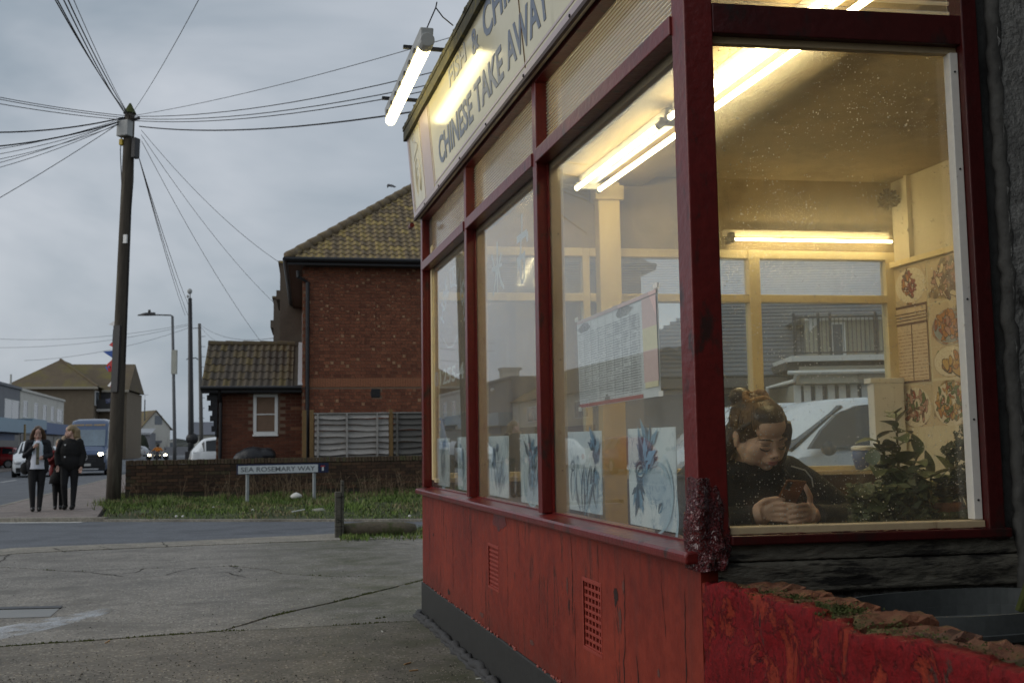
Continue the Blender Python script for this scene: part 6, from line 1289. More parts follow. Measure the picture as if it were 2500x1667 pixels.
# low brick garden wall behind the verge
GY = 24.9; GO = at(306, 1180, GY); GO.z = -.05
gw = thing('garden_wall', 'low dark mossy brick wall behind the grass verge', 'wall', GO, HR)
m_gbrick = brick_mat('wall_brick', [(0, (.040, .026, .018)), (.5, (.065, .038, .024)), (.85, (.09, .05, .03)), (1, (.06, .05, .028))]); m_gmort = M('dark_mortar', (.04, .034, .024), .95, .3, 4, dirt=((.03, .035, .012), 2, .5, .65, (1, 1, 1)))
mb = MB(); mb.box(0, 9.2, .012, .22, 0, .90); obj('core', mb, m_gmort, gw)
bm_ = MB(); bm_.box(0, .225, 0, .1, 0, .066); gbr = bm_.mesh('brick'); gbr.materials.append(m_gbrick)
for r_ in range(3, 11):
    x = -.0-(.118 if r_ % 2 else 0)
    while x < 7.2:
        if x >= 0 and rnd.random() < 2: o = link('brick', gbr, gw); o.location = (x, rnd.uniform(-.006, .004), .03+r_*.078); o.rotation_euler = (0, 0, rnd.uniform(-.01, .01))
        x += .236
bm_ = MB(); bm_.box(0, .066, -.015, .235, 0, .105); cop = bm_.mesh('coping_brick'); m_cop = brick_mat('coping', [(0, (.07, .05, .032)), (.5, (.10, .068, .045)), (1, (.085, .08, .04))]); cop.materials.append(m_cop)
for i in range(96): o = link('coping_brick', cop, gw); o.location = (i*.0765, rnd.uniform(-.008, .008), .90+rnd.uniform(-.006, .006)); o.rotation_euler = (0, rnd.uniform(-.03, .03), 0)
mb = MB(); mb.ell((2.85, .6, .95), (.40, .3, .28), 16, 10); mb.ell((3.15, .6, 1.0), (.25, .25, .2), 14, 9); mb.ell((2.65, .6, .85), (.3, .28, .3), 14, 9)
bbq = clay('garden_cover', mb, m_gutter, None, .03, 3); bbq.location = GO+Vector((0, 0, .06)); bbq.rotation_euler = (0, 0, HR); bbq['label'] = 'black covered lump showing over the wall below the annexe window'; bbq['category'] = 'covered barbecue'

# street name sign
su = gp(605, 1222); sv = gp(766, 1212); sd = (sv-su); sang = math.atan2(sd.y, sd.x)
d0 = 22.6; pL, pR = at(581, 1150, d0), at(776, 1140, d0+1.35*.9)
sg0 = Vector((pL.x, pL.y, 0)); sang = math.atan2(pR.y-pL.y, pR.x-pL.x); swd = math.dist((pL.x, pL.y), (pR.x, pR.y))
ss = thing('street_sign', 'white street name sign on two grey posts in front of the brick wall', 'street sign', sg0, sang)
zl0, zl1 = at(581, 1157, d0).z, at(581, 1137, d0).z; tilt = (at(776, 1152, d0+1.2).z-zl0)/swd
TS = lambda x, y, z: (x, y, z+tilt*x)
h_ = zl1-zl0; m_navy = M('navy_sign', (.008, .015, .06), .4, .1, 8, 0); m_signwhite = M('sign_white', (.66, .68, .69), .4, .06, 8, 0); m_signgrey = M('sign_letter_grey', (.16, .17, .18), .5, .1, 8, 0); m_gpost = M('galvanised_post', (.30, .32, .32), .55, .2, 8)
mb = MB(); mb.box(-.02, swd+.27, .0, .02, zl0-.012, zl1+.03, T=TS); obj('backing', mb, m_navy, ss)
mb = MB(); mb.box(0, swd, -.006, .0, zl0, zl1, T=TS); obj('plate', mb, m_signwhite, ss, bevel=.004)
text_obj('lettering', 'SEA ROSEMARY WAY', ss, m_signgrey, TS(.06, -.0075, zl0+.042), (1, 0, tilt), (0, 0, 1), h_*.56, swd*.93, .012, .0006)
mb = MB(); mb.box(swd+.10, swd+.145, -.008, .0, zl0+.03, zl0+.115, T=TS); obj('through_road_stem', mb, m_signwhite, ss); mb = MB(); mb.box(swd+.07, swd+.175, -.008, .0, zl0+.115, zl0+.143, T=TS); obj('dead_end_bar', mb, M('sign_red', (.45, .03, .03), .4), ss)
for x in (swd*.125, swd*.965): mb = MB(); mb.box(x-.03, x+.03, .02, .07, 0, zl0-.005+tilt*x); mb.box(x-.03, x+.03, .021, .07, zl0+tilt*x-.005, zl1+tilt*x); obj('post', mb, m_gpost, ss, bevel=.006)
# timber bollard, fallen log, stone, litter on the verge
bo = thing('timber_post', 'split weathered timber post standing at the forecourt edge', 'post', gp(828, 1312), TH)
hb = 1.25-(1168-1078)/2605*gp(828, 1312).y
mb = MB(); mb.prism([(-.058, -.055), (.02, -.06), (.022, .055), (-.056, .05)], 2, -.03, hb-.13); obj('shaft', mb, m_oldwood, bo, bevel=.008)
mb = MB(); mb.prism([(.024, -.052), (.062, -.045), (.06, .05), (.024, .055)], 2, -.03, hb+.02); obj('split_piece', mb, m_oldwood, bo, bevel=.008)
lg = thing('fallen_log', 'mossy rounded log lying beside the timber post', 'log', gp(922, 1308), TH-.12)
m_log = M('log_bark', (.10, .085, .06), .95, .4, 5, .8, 18, dirt=((.05, .06, .02), 5, .5, .62, (1, 1, 1)))
mb = MB(); mb.tube([(-.52, 0, .09), (-.50, 0, .09), (-.1, .02, .10), (.35, .0, .09), (.5, .0, .075), (.53, 0, .07)], [.05, .09, .10, .095, .08, .03], 12); obj('trunk', mb, m_log, lg, smooth=True)
mb = MB(); mb.disc((-.525, 0, .09), (1, 0, 0), .06, .075, 12, 0, .02); obj('sawn_end', mb, M('sawn_wood', (.3, .26, .2), .9), lg)
def lgr(rr):
    p = toS(gp(*rr.choice(((rr.uniform(830, 1040), 1312+rr.gauss(0, 3)), (rr.uniform(980, 1040), 1300+rr.gauss(0, 5)), (rr.uniform(830, 900), 1314+rr.gauss(0, 3)))))); return p.x, p.y, .0, 1
site(blades('edge_grass', 1500, lgr, .06, .008, [m_grassA, m_grassC, m_grassB], .9, 5))
def pb(rr):
    p = toS(gp(268+rr.gauss(6, 16), 1236+rr.gauss(0, 5))); return p.x, p.y, .02, 1
site(blades('pole_grass', 700, pb, .12, .010, [m_grassA, m_grassC, m_grassB], .9, 6))
def lump(nm, label, cat, p, r, mat, sd=1, rz=0):
    mb = MB(); mb.ell((0, 0, r[2]*.7), r, 12, 8); mb.v = [tuple(Vector(q)*(1+.28*noise.noise(Vector(q)*7+Vector((sd, 0, 0))))) for q in mb.v]; o = obj(nm, mb, mat, None, smooth=True); o.location = p; o.rotation_euler = (0, 0, rz); o['label'] = label; o['category'] = cat; return o
lump('plastic_bag', 'crumpled pale plastic bag in the grass under the street sign', 'bag', gp(722, 1216, .10), (.14, .09, .07), m_pale, 2)
lump('flat_stone', 'flat pale grey stone in the grass beside the timber post', 'stone', gp(779, 1250, .0), (.13, .08, .045), M('pale_stone', (.24, .24, .2), .9, .3, 8), 3)
o = obj('white_stick', MB().tube([(-.13, 0, .03), (.13, .02, .06)], .012, 6), m_pale); o.location = gp(729, 1252, .02); o.rotation_euler = (0, 0, .6); o['label'] = 'short white stick lying in the grass below the plastic bag'; o['category'] = 'stick'
for i, (u, v) in enumerate(((375, 1212), (457, 1228), (430, 1262), (446, 1262), (452, 1213), (520, 1240), (617, 1246), (1000, 1261))): p = lump('litter_scrap', 'small pale litter scrap lying in the grass verge', 'litter', gp(u, v, .03), (.025, .02, .02), m_pale, i); p['group'] = 'pale litter scraps on the verge'

# ------------------------------------------------------------------ telephone pole, cables, bunting
PD = 24.3; pb_, ptp = gp(276, 1232), at(317, 278, PD)
tp = thing('telephone_pole', 'leaning dark wooden telephone pole with grey box at its top', 'telephone pole', (pb_.x, pb_.y, 0), 0)
ax = ptp-Vector((pb_.x, pb_.y, 0)); m_pole = M('pole_wood', (.06, .05, .038), .9, .55, 5, .8, 18, stretch=(1, 1, .1), bd=.02, dirt=((.13, .115, .085), 6, .56, .7, (1, 1, .07)))
mb = MB(); mb.tube([ax*(k/8) for k in range(9)], [.16-.045*k/8 for k in range(9)], 14); obj('shaft', mb, m_pole, tp, smooth=True)
mb = MB(); mb.tube([ax, ax*1.028], [.15, .02], 12); obj('cap', mb, m_moss, tp)
dn = Vector((-.3, -.95, 0)).normalized(); rt = Vector((.95, -.3, 0)); upv = ax.normalized()
def obox(mb, c, a, b, u, mi=0):
    A_, B_, U_ = rt*a, dn*b, upv*u; vs = [c+A_*i+B_*j+U_*k for i in (-1, 1) for j in (-1, 1) for k in (-1, 1)]; mb.add(vs, [(0, 1, 3, 2), (4, 6, 7, 5), (0, 4, 5, 1), (2, 3, 7, 6), (0, 2, 6, 4), (1, 5, 7, 3)], mi)
q = PD/2605
mb = MB(); obox(mb, ax*.956+dn*.12-rt*.03, .155, .10, .19); obj('junction_box', mb, m_greyplastic, tp, bevel=.02)
mb = MB(); obox(mb, ax*.905+rt*.20, .055, .09, .24); obj('side_box', mb, m_blackmetal, tp, bevel=.01)
mb = MB()
for k in range(4): mb.tube([ax*(.955-.011*k)-rt*.18, ax*(.952-.011*k)-rt*.245], [.03, .012], 6)
for s in (-1, 1): mb.tube([ax*.983+rt*.1*s, ax*.985+rt*.27*s], .035, 6)
obj('cable_gland', mb, m_blackmetal, tp)
mb = MB(); obox(mb, ax*.921+dn*.10-rt*.11, .04, .05, .07); obj('yellow_tag', mb, M('yellow_tag', (.5, .36, .04), .6), tp)
mb = MB(); mb.tube([ax*.99-rt*.12+dn*.1, ax*.9-rt*.14+dn*.1, ax*.8-rt*.13, ax*.55-rt*.13, ax*.5+rt*.16], .012, 5); mb.tube([ax*.9+rt*.15, ax*.82+rt*.17, ax*.7+rt*.13, ax*.35+rt*.165], .014, 5); obj('pole_wire', mb, m_blackmetal, tp)
mb = MB(); obox(mb, ax*.665+rt*.10+dn*.1, .045, .02, .10); obj('torn_notice', mb, m_white, tp)
mb = MB(); obox(mb, ax*.36+dn*.15+rt*.03, .085, .03, .75); obj('cover_strip', mb, m_blackmetal, tp)
m_cable = M('cable_dark', (.018, .019, .022), .6, .1, 3, 0); m_cablepale = M('cable_grey', (.10, .105, .115), .6, .1, 3, 0)
def cable(a, b, sag, r, mat, label, group):
    a, b = Vector(a), Vector(b); mb = MB(); n = 14; mb.tube([a.lerp(b, k/n)-Vector((0, 0, sag*4*(k/n)*(1-k/n))) for k in range(n+1)], r, 4); o = obj('overhead_cable', mb, mat); o['label'] = label; o['category'] = 'cable'; o['group'] = group; return o
PT_ = ptp
def fan(us, depth, r, mat, sag, label, group, src=None):
    for i, (u, v) in enumerate(us): cable(src or (PT_-Vector((0, 0, .06+.05*(i % 3)))), at(u, v, depth), sag, r, mat, label, group)
fan(((96, -70), (103, -70), (122, -70), (134, -70)), 12, .010, m_cable, .12, 'dark cable of the steep bundle rising to the top left', 'steep cable bundle to the top left')
fan(((150, -70),), 12, .006, m_cablepale, .1, 'thin grey cable just right of the steep top left bundle', 'single thin cable')
fan(((522, -70),), 12, .0055, m_cablepale, .1, 'thin grey cable rising alone to the upper right from the pole', 'single rising cable')
fan(((-60, 226), (-60, 231), (-60, 243)), 22, .009, m_cablepale, .05, 'thin pale cable leaving the pole top to the upper left', 'pale cables to the upper left')
fan(((-60, 323), (-60, 362)), 22, .016, m_cable, .12, 'thick dark cable sagging to the left from the pole top', 'thick dark cables to the left')
fan(((-60, 372), (-60, 386), (-60, 400), (-60, 412), (-60, 425)), 22, .007, m_cablepale, .10, 'thin cable in the drooping fan to the left of the pole', 'drooping fan of thin cables to the left')
fan(((-60, 517),), 22, .008, m_cablepale, .05, 'lowest thin cable sloping down to the left edge', 'lowest left cable')
fan(((1100, 92),), 14, .006, m_cablepale, .1, 'uppermost thin cable running right behind the strip light', 'uppermost right cable')
fan(((1100, 166), (1100, 196), (1100, 210)), 14, .008, m_cable, .2, 'dark cable running right towards the shop roof', 'dark cables to the shop roof')
cable(at(340, 309, PD), at(1100, 258, 14), .2, .013, m_cable, 'lowest thick cable sagging right to the cream sign', 'lowest right cable')
for (u, v, su_, sv_, dd) in ((690, 646, 345, 318, 29), (672, 742, 345, 330, 33), (640, 838, 346, 345, 36)): cable(at(su_, sv_, PD), at(u, v, dd), .25, .007, m_cablepale, 'thin cable sloping down from the pole to the brick house roofs', 'cables down to the brick house')
for (u, v) in ((452, 770), (459, 770), (468, 764)): cable(at(340, 388, PD), at(u, v, 60), .2, .010, m_cablepale, 'thin cable dropping steeply beside the pole towards the masts', 'steep cables towards the masts')
for (u0, v0, u1, v1) in ((-30, 826, 470, 789), (-30, 848, 470, 792), (60, 880, 470, 797)): cable(at(u0, v0, 80), at(u1, v1, 78), .5, .012, m_cablepale, 'faint distant cable crossing behind the leaning pole to the far post', 'faint distant cables')
cable(at(488, 792, 78), at(720, 815, 40), .6, .012, m_cablepale, 'faint cable running right from the far post to the roof', 'far post cables'); cable(at(488, 794, 78), at(540, 838, 60), .2, .012, m_cablepale, 'short faint cable dropping right from the far post', 'far post cables low')
m_fr, m_fb, m_fw = M('flag_red', (.42, .03, .03), .7, .1, 6, 0), M('flag_blue', (.02, .07, .28), .7, .1, 6, 0), M('flag_white', (.6, .6, .6), .7, .1, 6, 0)
m_fn = M('flag_navy', (.012, .02, .06), .7, .1, 6, 0)
bn_ = thing('bunting', 'string of red white and blue bunting flags tangled down the pole', 'bunting', at(284, 860, PD-.35), 0)
def flag(px, mat):
    base = at(284, 860, PD-.35); pts = [at(u, v, PD-.2-.07*i)-base for i, (u, v) in enumerate(px)]; n = len(pts); mb = MB(); mb.add([tuple(p) for p in pts]+[tuple(p+Vector((.012, .03, 0))) for p in pts], [tuple(range(n)), tuple(range(n, 2*n))]+[(i, (i+1) % n, n+(i+1) % n, n+i) for i in range(n)]); obj('flag', mb, mat, bn_)
for px, m in ((((290, 758), (281, 770), (284, 782), (290, 782)), m_fn), (((265, 792), (284, 780), (288, 800)), m_fw), (((276, 804), (287, 801), (284, 838), (274, 836)), m_fn), (((266, 842), (282, 828), (280, 850)), m_fr), (((251, 858), (281, 855), (278, 876)), m_fb), (((260, 890), (275, 876), (281, 905), (265, 908)), m_fr), (((257, 896), (268, 893), (264, 907)), m_fb), (((262, 942), (272, 930), (271, 944)), m_fw), (((271, 932), (277, 925), (277, 946), (269, 946)), m_fr), (((257, 975), (270, 972), (268, 984), (259, 985)), m_fn), (((277, 944), (283, 944), (282, 962), (277, 960)), m_fw)): flag(px, m)
mb = MB(); base = at(284, 860, PD-.35); mb.tube([at(u, v, PD-.3)-base for u, v in ((288, 750), (284, 800), (280, 850), (276, 910), (276, 950), (270, 985))], .008, 4); obj('string', mb, m_cable, bn_)
# masts
def pole(nm, label, cat, u, v0, v1, d, r0, r1, mat, u1=None):
    b, t_ = at(u, v0, d), at(u1 or u, v1, d); r = thing(nm, label, cat, b, 0); mb = MB(); mb.tube([(0, 0, 0), (0, 0, (t_.z-b.z)*.12), (t_.x-b.x, 0, t_.z-b.z)], [r0, r0*.95, r1], 10); obj('shaft', mb, mat, r, smooth=True); return r, t_-b
m_steel = M('grey_column_paint', (.10, .105, .11), .5, .15, 5)
gz = lambda d, u: 1098+.0 if 0 else 833.5+2605*(EYE/d)+262
r, top = pole('street_lamp', 'grey street lamp column with long arm and flat lantern to the left', 'street lamp', 426, 1128, 772, 62, .11, .075, m_steel, 421)
mb = MB(); a_ = 62/2605; mb.tube([top, top+Vector((-.10, 0, .06)), top+Vector((-48*a_, 0, .1))], .045, 6); obj('arm', mb, m_steel, r); mb = MB(); c_ = top+Vector((-62*a_, 0, .06)); mb.loft([[(c_.x+dx, dy, c_.z+dz) for dy, dz in ((-w_, 0), (w_, 0), (w_*.7, h_2), (-w_*.7, h_2))] for dx, w_, h_2 in ((-.55, .08, .05), (-.1, .16, .16), (.45, .12, .18))]); mb.disc(c_+Vector((.12, 0, .26)), (0, 0, 1), .09, .07, 8, 0, .16); obj('lantern', mb, m_blackmetal, r); mb = MB(); mb.box(-.25, .05, -.09, .12, 6.0-2.4+1.5, 6.0-2.4+2.9); obj('sign_plate', mb, M('post_notice', (.42, .42, .36), .6), r)
r, top = pole('camera_mast', 'tall black mast with a small dome camera on top', 'mast', 466, 1128, 728, 55, .16, .10, m_blackmetal, 464)
mb = MB(); mb.tube([top, top+Vector((0, 0, .25))], .035, 6); mb.ell(top+Vector((-.02, 0, .36)), (.13, .13, .15), 12, 8); mb.ell(top+Vector((-.12, 0, .1)), (.06, .06, .08)); obj('dome_camera', mb, m_greyplastic, r, smooth=True); mb = MB(); z_ = (at(466, 875, 55).z-at(466, 1128, 55).z)
for s in (-1, 1): mb.tube([(0, 0, z_), (s*.18, 0, z_+.03), (s*.30, 0, z_-.06)], .025, 5)
obj('bracket', mb, m_blackmetal, r); mb = MB(); mb.box(-.25, .12, -.2, .2, 0, .55); mb.ell((.05, 0, 1.2), (.33, .2, .3)); obj('base_cabinet', mb, m_blackmetal, r, bevel=.02)
r, top = pole('far_telephone_pole', 'thin wooden telephone pole just right of the black mast', 'telephone pole', 491, 1095, 790, 78, .15, .11, M('far_pole_wood', (.10, .095, .088), .9, .25, 2), 487)
mb = MB()
for k in range(9): z_ = 2.2+k*.75; mb.tube([(-.22, 0, z_), (.22, 0, z_)], .018, 4)
obj('step_iron', mb, m_steel, r); mb = MB(); mb.tube([top+Vector((-.5, 0, -.35)), top+Vector((.12, 0, -.3))], .03, 5); obj('cross_arm', mb, m_steel, r)
# seagull
gl_ = thing('seagull', 'seagull flying above the tiled roof beside the sign', 'bird', at(953, 455, 45), .5); mb = MB(); mb.tube([(-.17, 0, .0), (-.08, 0, .03), (.06, 0, .03), (.16, 0, .01), (.26, 0, .0)], [.01, .045, .06, .04, .012], 8)
for s in (-1, 1): mb.loft([[(x0_, s*y_, z_), (x0_+c_, s*y_, z_), (x0_+c_*.5, s*y_, z_+.012)] for x0_, c_, y_, z_ in ((-.03, .14, .03, .05), (-.06, .13, .18, .13 if s > 0 else -.04), (.02, .03, .42, .02 if s > 0 else -.16))])
obj('body', mb, M('gull_grey', (.10, .10, .11), .7), gl_, smooth=True)
# ------------------------------------------------------------------ vehicles
m_tyre = M('tyre', (.012, .012, .012), .8, .2, 8); m_rim = M('alloy_rim', (.30, .31, .32), .35, .1, 8, metal=.6); m_carglass = M('car_glass', (.02, .024, .027), .08, .2, 3, 0, spec=.4); m_trimblack = M('black_trim', (.012, .012, .013), .5, .2, 8); m_lampoff = M('lamp_glass', (.45, .46, .47), .12, .1, 8, 0, .8); m_redlamp = M('red_lamp', (.35, .02, .02), .2, .1, 8, 0)
m_lampon = emit('headlamp_lit', (1, .86, .58), 14.0); m_plate = M('number_plate', (.5, .5, .48), .5, .1, 8, 0); m_carwhite = M('white_car_paint', (.66, .69, .71), .22, .04, 2, 0, spec=.6, coat=.5); m_carred = M('red_car_paint', (.28, .018, .02), .25, .08, 2, 0, coat=.5); m_vanblue = M('van_blue_paint', (.065, .10, .18), .25, .08, 2, 0, coat=.5); m_silver = M('silver_car_paint', (.34, .36, .38), .3, .05, 2, 0, coat=.4)
def car(name, label, cat, p, rz, paint, st, wh, r_w=.32, cowl=2, rf=3, rr_=-3, rc=-2, lower=m_trimblack, group=None, lamps=False):
    """st: stations front to rear (y, top z, belt z, half width, roof half width); front is +y. cowl..rf carry the windscreen, rr_..rc the rear screen"""
    r = thing(name, label, cat, p, rz, group); S_ = []; n = len(st)
    for (y, zt, zb, hw, ht) in st:
        zs = .22; half = [(hw*.90, zs), (hw*.985, zs+.12), (hw, (zs+zb)/2), (hw*.975, zb), (ht, max(zt-.07, zb+.002)), (ht*.72, zt)]; S_.append([(x, y, z) for x, z in half]+[(0, y, zt+.012)]+[(-x, y, z) for x, z in half[::-1]])
    D_ = []
    for i in range(n-1):
        for k in range(4):
            f = k/4; m0, m1, m2, m3 = S_[max(i-1, 0)], S_[i], S_[i+1], S_[min(i+2, n-1)]; row = []
            for q in range(len(m1)):
                v0, v1, v2, v3 = (Vector(m[q]) for m in (m0, m1, m2, m3)); t1, t2 = (v2-v0)*.28, (v3-v1)*.28; row.append(v1*(2*f**3-3*f*f+1)+t1*(f**3-2*f*f+f)+v2*(-2*f**3+3*f*f)+t2*(f**3-f*f))
            D_.append(row)
    D_.append(S_[-1]); mb = MB(); mb.loft(D_); o = obj('body', mb, paint, r, smooth=True, bevel=.035)
    def pan(nm, quads, mat, push=.022):
        mb = MB()
        for q in quads:
            q = [Vector(v) for v in q]; c = sum(q, Vector())/4; q = [c+(v-c)*.90 for v in q]; nn = (q[1]-q[0]).cross(q[2]-q[0]).normalized()
            if nn.dot(c-Vector((0, c.y, .8))) < 0 and abs(nn.x) > .5: nn = -nn
            if abs(nn.x) <= .5 and nn.z < 0: nn = -nn
            mb.add([v-nn*.02 for v in q]+[v+nn*push for v in q], [(0, 1, 2, 3), (4, 5, 6, 7), (0, 1, 5, 4), (1, 2, 6, 5), (2, 3, 7, 6), (3, 0, 4, 7)])
        return obj(nm, mb, mat, r)
    ca, fa, ra, rb = cowl % n, rf % n, rr_ % n, rc % n
    pan('windscreen', [(S_[ca][4], S_[ca][8], S_[fa][8], S_[fa][4])], m_carglass, .06); pan('rear_screen', [(S_[ra][4], S_[ra][8], S_[rb][8], S_[rb][4])], m_carglass)
    for a in range(ca, rb):
        b = a+1
        for s in (0, 1):
            i3, i4 = (3, 4) if s == 0 else (9, 8); q = (S_[a][i3], S_[b][i3], S_[b][i4], S_[a][i4])
            if max(v[2] for v in q)-min(v[2] for v in q) > .12: pan('side_window', [q], m_carglass)
    for s in (-1, 1):
        hw = st[cowl][3]
        for y in wh:
            mb = MB(); mb.tube([(s*(hw-.20), y, r_w), (s*(hw+.012), y, r_w)], r_w, 18); w = obj('wheel', mb, m_tyre, r, bevel=.03); mb = MB(); mb.tube([(s*(hw), y, r_w), (s*(hw+.02), y, r_w)], r_w*.62, 12); obj('rim', mb, m_rim, w)
        mb = MB(); mb.ell((s*(hw+.10), st[cowl][0]-.25, st[cowl][2]+.08), (.10, .07, .075), 10, 7); obj('mirror', mb, lower, r, smooth=True)
        y0 = st[0][0]; mb = MB(); mb.ell((s*st[1][3]*.72, y0-.06, st[0][2]-.02), (.17, .12, .085), 12, 8); obj('headlight', mb, m_lampon if lamps else m_lampoff, r, smooth=True)
        ye = st[-1][0]; mb = MB(); mb.ell((s*st[-1][3]*.86, ye+.04, st[-1][2]+.02), (.09, .07, .16), 10, 7); obj('tail_light', mb, m_redlamp, r, smooth=True)
    y0, hw0 = st[0][0], st[0][3]; mb = MB(); mb.box(-hw0*.95, hw0*.95, y0-.1, y0+.03, .24, .46); obj('bumper', mb, lower, r, bevel=.03); mb = MB(); mb.box(-.5, .5, y0, y0+.025, .5, .62); obj('grille', mb, m_trimblack, r); mb = MB(); mb.box(-.26, .26, y0+.025, y0+.04, .36, .47); obj('number_plate', mb, m_plate, r)
    return r
hatch = [(2.0, .66, .62, .72, .60), (1.75, .80, .74, .82, .66), (1.05, .98, .92, .86, .68), (.15, 1.42, .95, .87, .60), (-.8, 1.47, .97, .87, .60), (-1.5, 1.40, .98, .86, .58), (-1.95, .98, .93, .82, .62), (-2.02, .62, .55, .78, .6)]
mpv = [(2.15, .78, .70, .74, .62), (1.9, .98, .88, .86, .70), (1.35, 1.12, 1.05, .90, .72), (.45, 1.66, 1.07, .91, .62), (-.6, 1.72, 1.10, .91, .63), (-1.7, 1.66, 1.10, .90, .62), (-2.1, 1.12, 1.04, .88, .68), (-2.18, .7, .6, .84, .66)]
def sp(u, d, z=0.0): q = at(u, 1100, d); return Vector((q.x, q.y, z))
car('parked_car', 'red parked car at the far left kerb in front of the shops', 'car', sp(-22, 72, -.03), TH+math.pi/2, m_carred, hatch, (1.25, -1.25))
car('parked_car', 'white car with dark lower bumper behind the girl in the open blazer', 'car', sp(86, 52, -.055), TH+math.pi+.12, m_carwhite, mpv, (1.35, -1.3))
car('parked_car', 'white car half hidden between the two taller girls', 'car', sp(128, 70, -.055), TH, m_carwhite, hatch, (1.25, -1.25))
car('parked_car', 'white hatchback showing its tail beyond the left corner of the brick annexe', 'car', sp(594, 42, .0), TH-math.pi/2+.1, m_carwhite, [(a, b*1.1, c*1.08, d, e) for a, b, c, d, e in hatch], (1.25, -1.25))
car('parked_car', 'silver car far off behind the road right of the leaning pole', 'car', sp(326, 150, .0), TH+1.2, m_silver, hatch, (1.25, -1.25))
car('parked_car', 'white people carrier right behind the shop rear window', 'car', W(5.75, 8.5, 0), TH+R(90)+R(9), m_carwhite, mpv, (1.35, -1.3))
pc = [o for o in bpy.data.objects if o.get('label') == 'white people carrier right behind the shop rear window'][0]
for o in [o for o in pc.children if o.name.startswith('side_window')]: bpy.data.objects.remove(o)
for s_ in (-1, 1):
    for pl_ in ([(1.28, 1.13), (1.02, 1.33), (.72, 1.51), (.40, 1.605), (-.05, 1.635), (-.42, 1.635), (-.46, 1.15)], [(-.54, 1.15), (-.52, 1.635), (-1.1, 1.62), (-1.55, 1.56), (-1.72, 1.2)]):
        fx = lambda z: s_*(.905-.27*(z-1.07)/.53); a_ = [(fx(z)+s_*.03, y, z) for y, z in pl_]; b_ = [(fx(z)-s_*.02, y, z) for y, z in pl_]; n_ = len(pl_); mb = MB(); mb.add(a_+b_, [tuple(range(n_)), tuple(range(n_, 2*n_))]+[(i, (i+1) % n_, n_+(i+1) % n_, n_+i) for i in range(n_)]); obj('side_window', mb, m_carglass, pc)
car('parked_car', 'second white car farther out beyond the shop rear window', 'car', W(7.0, 13.2, 0), TH+R(90)+R(6), m_carwhite, [(a, b*1.06, c*1.04, d, e) for a, b, c, d, e in mpv], (1.35, -1.3))
vst = [(2.9, 1.02, .98, .86, .80), (2.72, 1.22, 1.16, .96, .86), (2.25, 1.40, 1.34, .99, .90), (1.55, 2.30, 1.40, 1.0, .86), (1.1, 2.70, 1.42, 1.0, .84), (.2, 2.78, 1.42, 1.0, .86), (-2.7, 2.78, 2.70, 1.0, .86), (-2.95, 2.70, 2.5, .99, .85)]
_cg = m_carglass; m_carglass = M('van_glass_sky_tint', (.14, .19, .23), .1, .3, 1.5, 0, spec=.8)  # pale blue sky reflection is put into the windscreen colour
van = car('van', 'dark blue high roof van coming up the road with one lit headlight', 'van', sp(227, 54.5, -.055), TH+math.pi, m_vanblue, vst, (1.9, -1.9), .36, 2, 3, -2, -1)
m_carglass = _cg
for o in list(van.children):
    if o.name.startswith(('headlight', 'grille', 'number_plate', 'rear_screen', 'bumper')): bpy.data.objects.remove(o)
mb = MB(); mb.box(-.86, .86, 2.86, 2.93, .40, 1.0); mb.box(-.93, .93, 2.7, 2.92, .24, .62); obj('grille', mb, m_trimblack, van, bevel=.03)
mb = MB()
for k in range(4): mb.box(-.5, .5, 2.925, 2.94, .66+k*.085, .685+k*.085)
obj('grille_bar', mb, M('grille_grey', (.05, .05, .055), .4), van)
mb = MB(); mb.tube([(.12*math.cos(a/8*6.283), 2.955, .86+.12*math.sin(a/8*6.283)) for a in range(9)], .012, 6)
for a in (90, 210, 330): mb.tube([(0, 2.955, .86), (.115*math.cos(R(a)), 2.955, .86+.115*math.sin(R(a)))], [.018, .006], 6)
obj('emblem', mb, m_lampoff, van)
for s in (-1, 1):
    mb = MB(); mb.ell((s*.70, 2.84, .98), (.15, .10, .13), 14, 9); obj('headlight', mb, m_lampon if s < 0 else m_lampoff, van, smooth=True); mb = MB(); mb.ell((s*.88, 2.74, 1.0), (.07, .09, .11), 10, 7); obj('indicator', mb, m_lampoff, van, smooth=True)
mb = MB(); mb.box(-.27, .27, 2.93, 2.95, .46, .58); obj('number_plate', mb, m_plate, van); mb = MB(); mb.box(-.62, .1, 2.925, 2.94, .28, .345); obj('lower_trim', mb, m_lampoff, van)
mb = MB(); rr = random.Random(8); x = -.72
while x < .72: w_ = rr.uniform(.03, .06); mb.box(x, x+w_, 1.375, 1.385, 2.44, 2.52) if rr.random() > .12 else None; x += w_+.014
obj('gold_lettering', mb, M('gold_letter', (.55, .38, .17), .5), van); van_l = [o for o in van.children if o.name.startswith('gold')][0]; van_l.location = (0, .10, -.02)
# three wheeler with rider
tk = thing('motor_trike', 'black motor trike with two lit headlights on the road', 'motorcycle', sp(385, 92, -.055), TH+math.pi)
mb = MB(); mb.tube([(-.08, 1.05, .32), (.08, 1.05, .32)], .32, 16); obj('wheel', mb, m_tyre, tk, bevel=.03)
for s in (-1, 1): mb = MB(); mb.tube([(s*.62, .2, .30), (s*.82, .2, .30)], .30, 16); obj('wheel', mb, m_tyre, tk, bevel=.03); mb = MB(); mb.ell((s*.66, .35, .62), (.13, .10, .13), 14, 9); obj('headlight', mb, m_lampon, tk, smooth=True); mb = MB(); mb.ell((s*.7, .15, .45), (.26, .4, .22), 12, 8); obj('mudguard', mb, m_trimblack, tk, smooth=True); mb = MB(); mb.tube([(s*.3, .5, 1.0), (s*.62, .45, 1.12)], .02, 6); mb.ell((s*.66, .45, 1.14), (.08, .03, .06)); obj('mirror', mb, m_trimblack, tk)
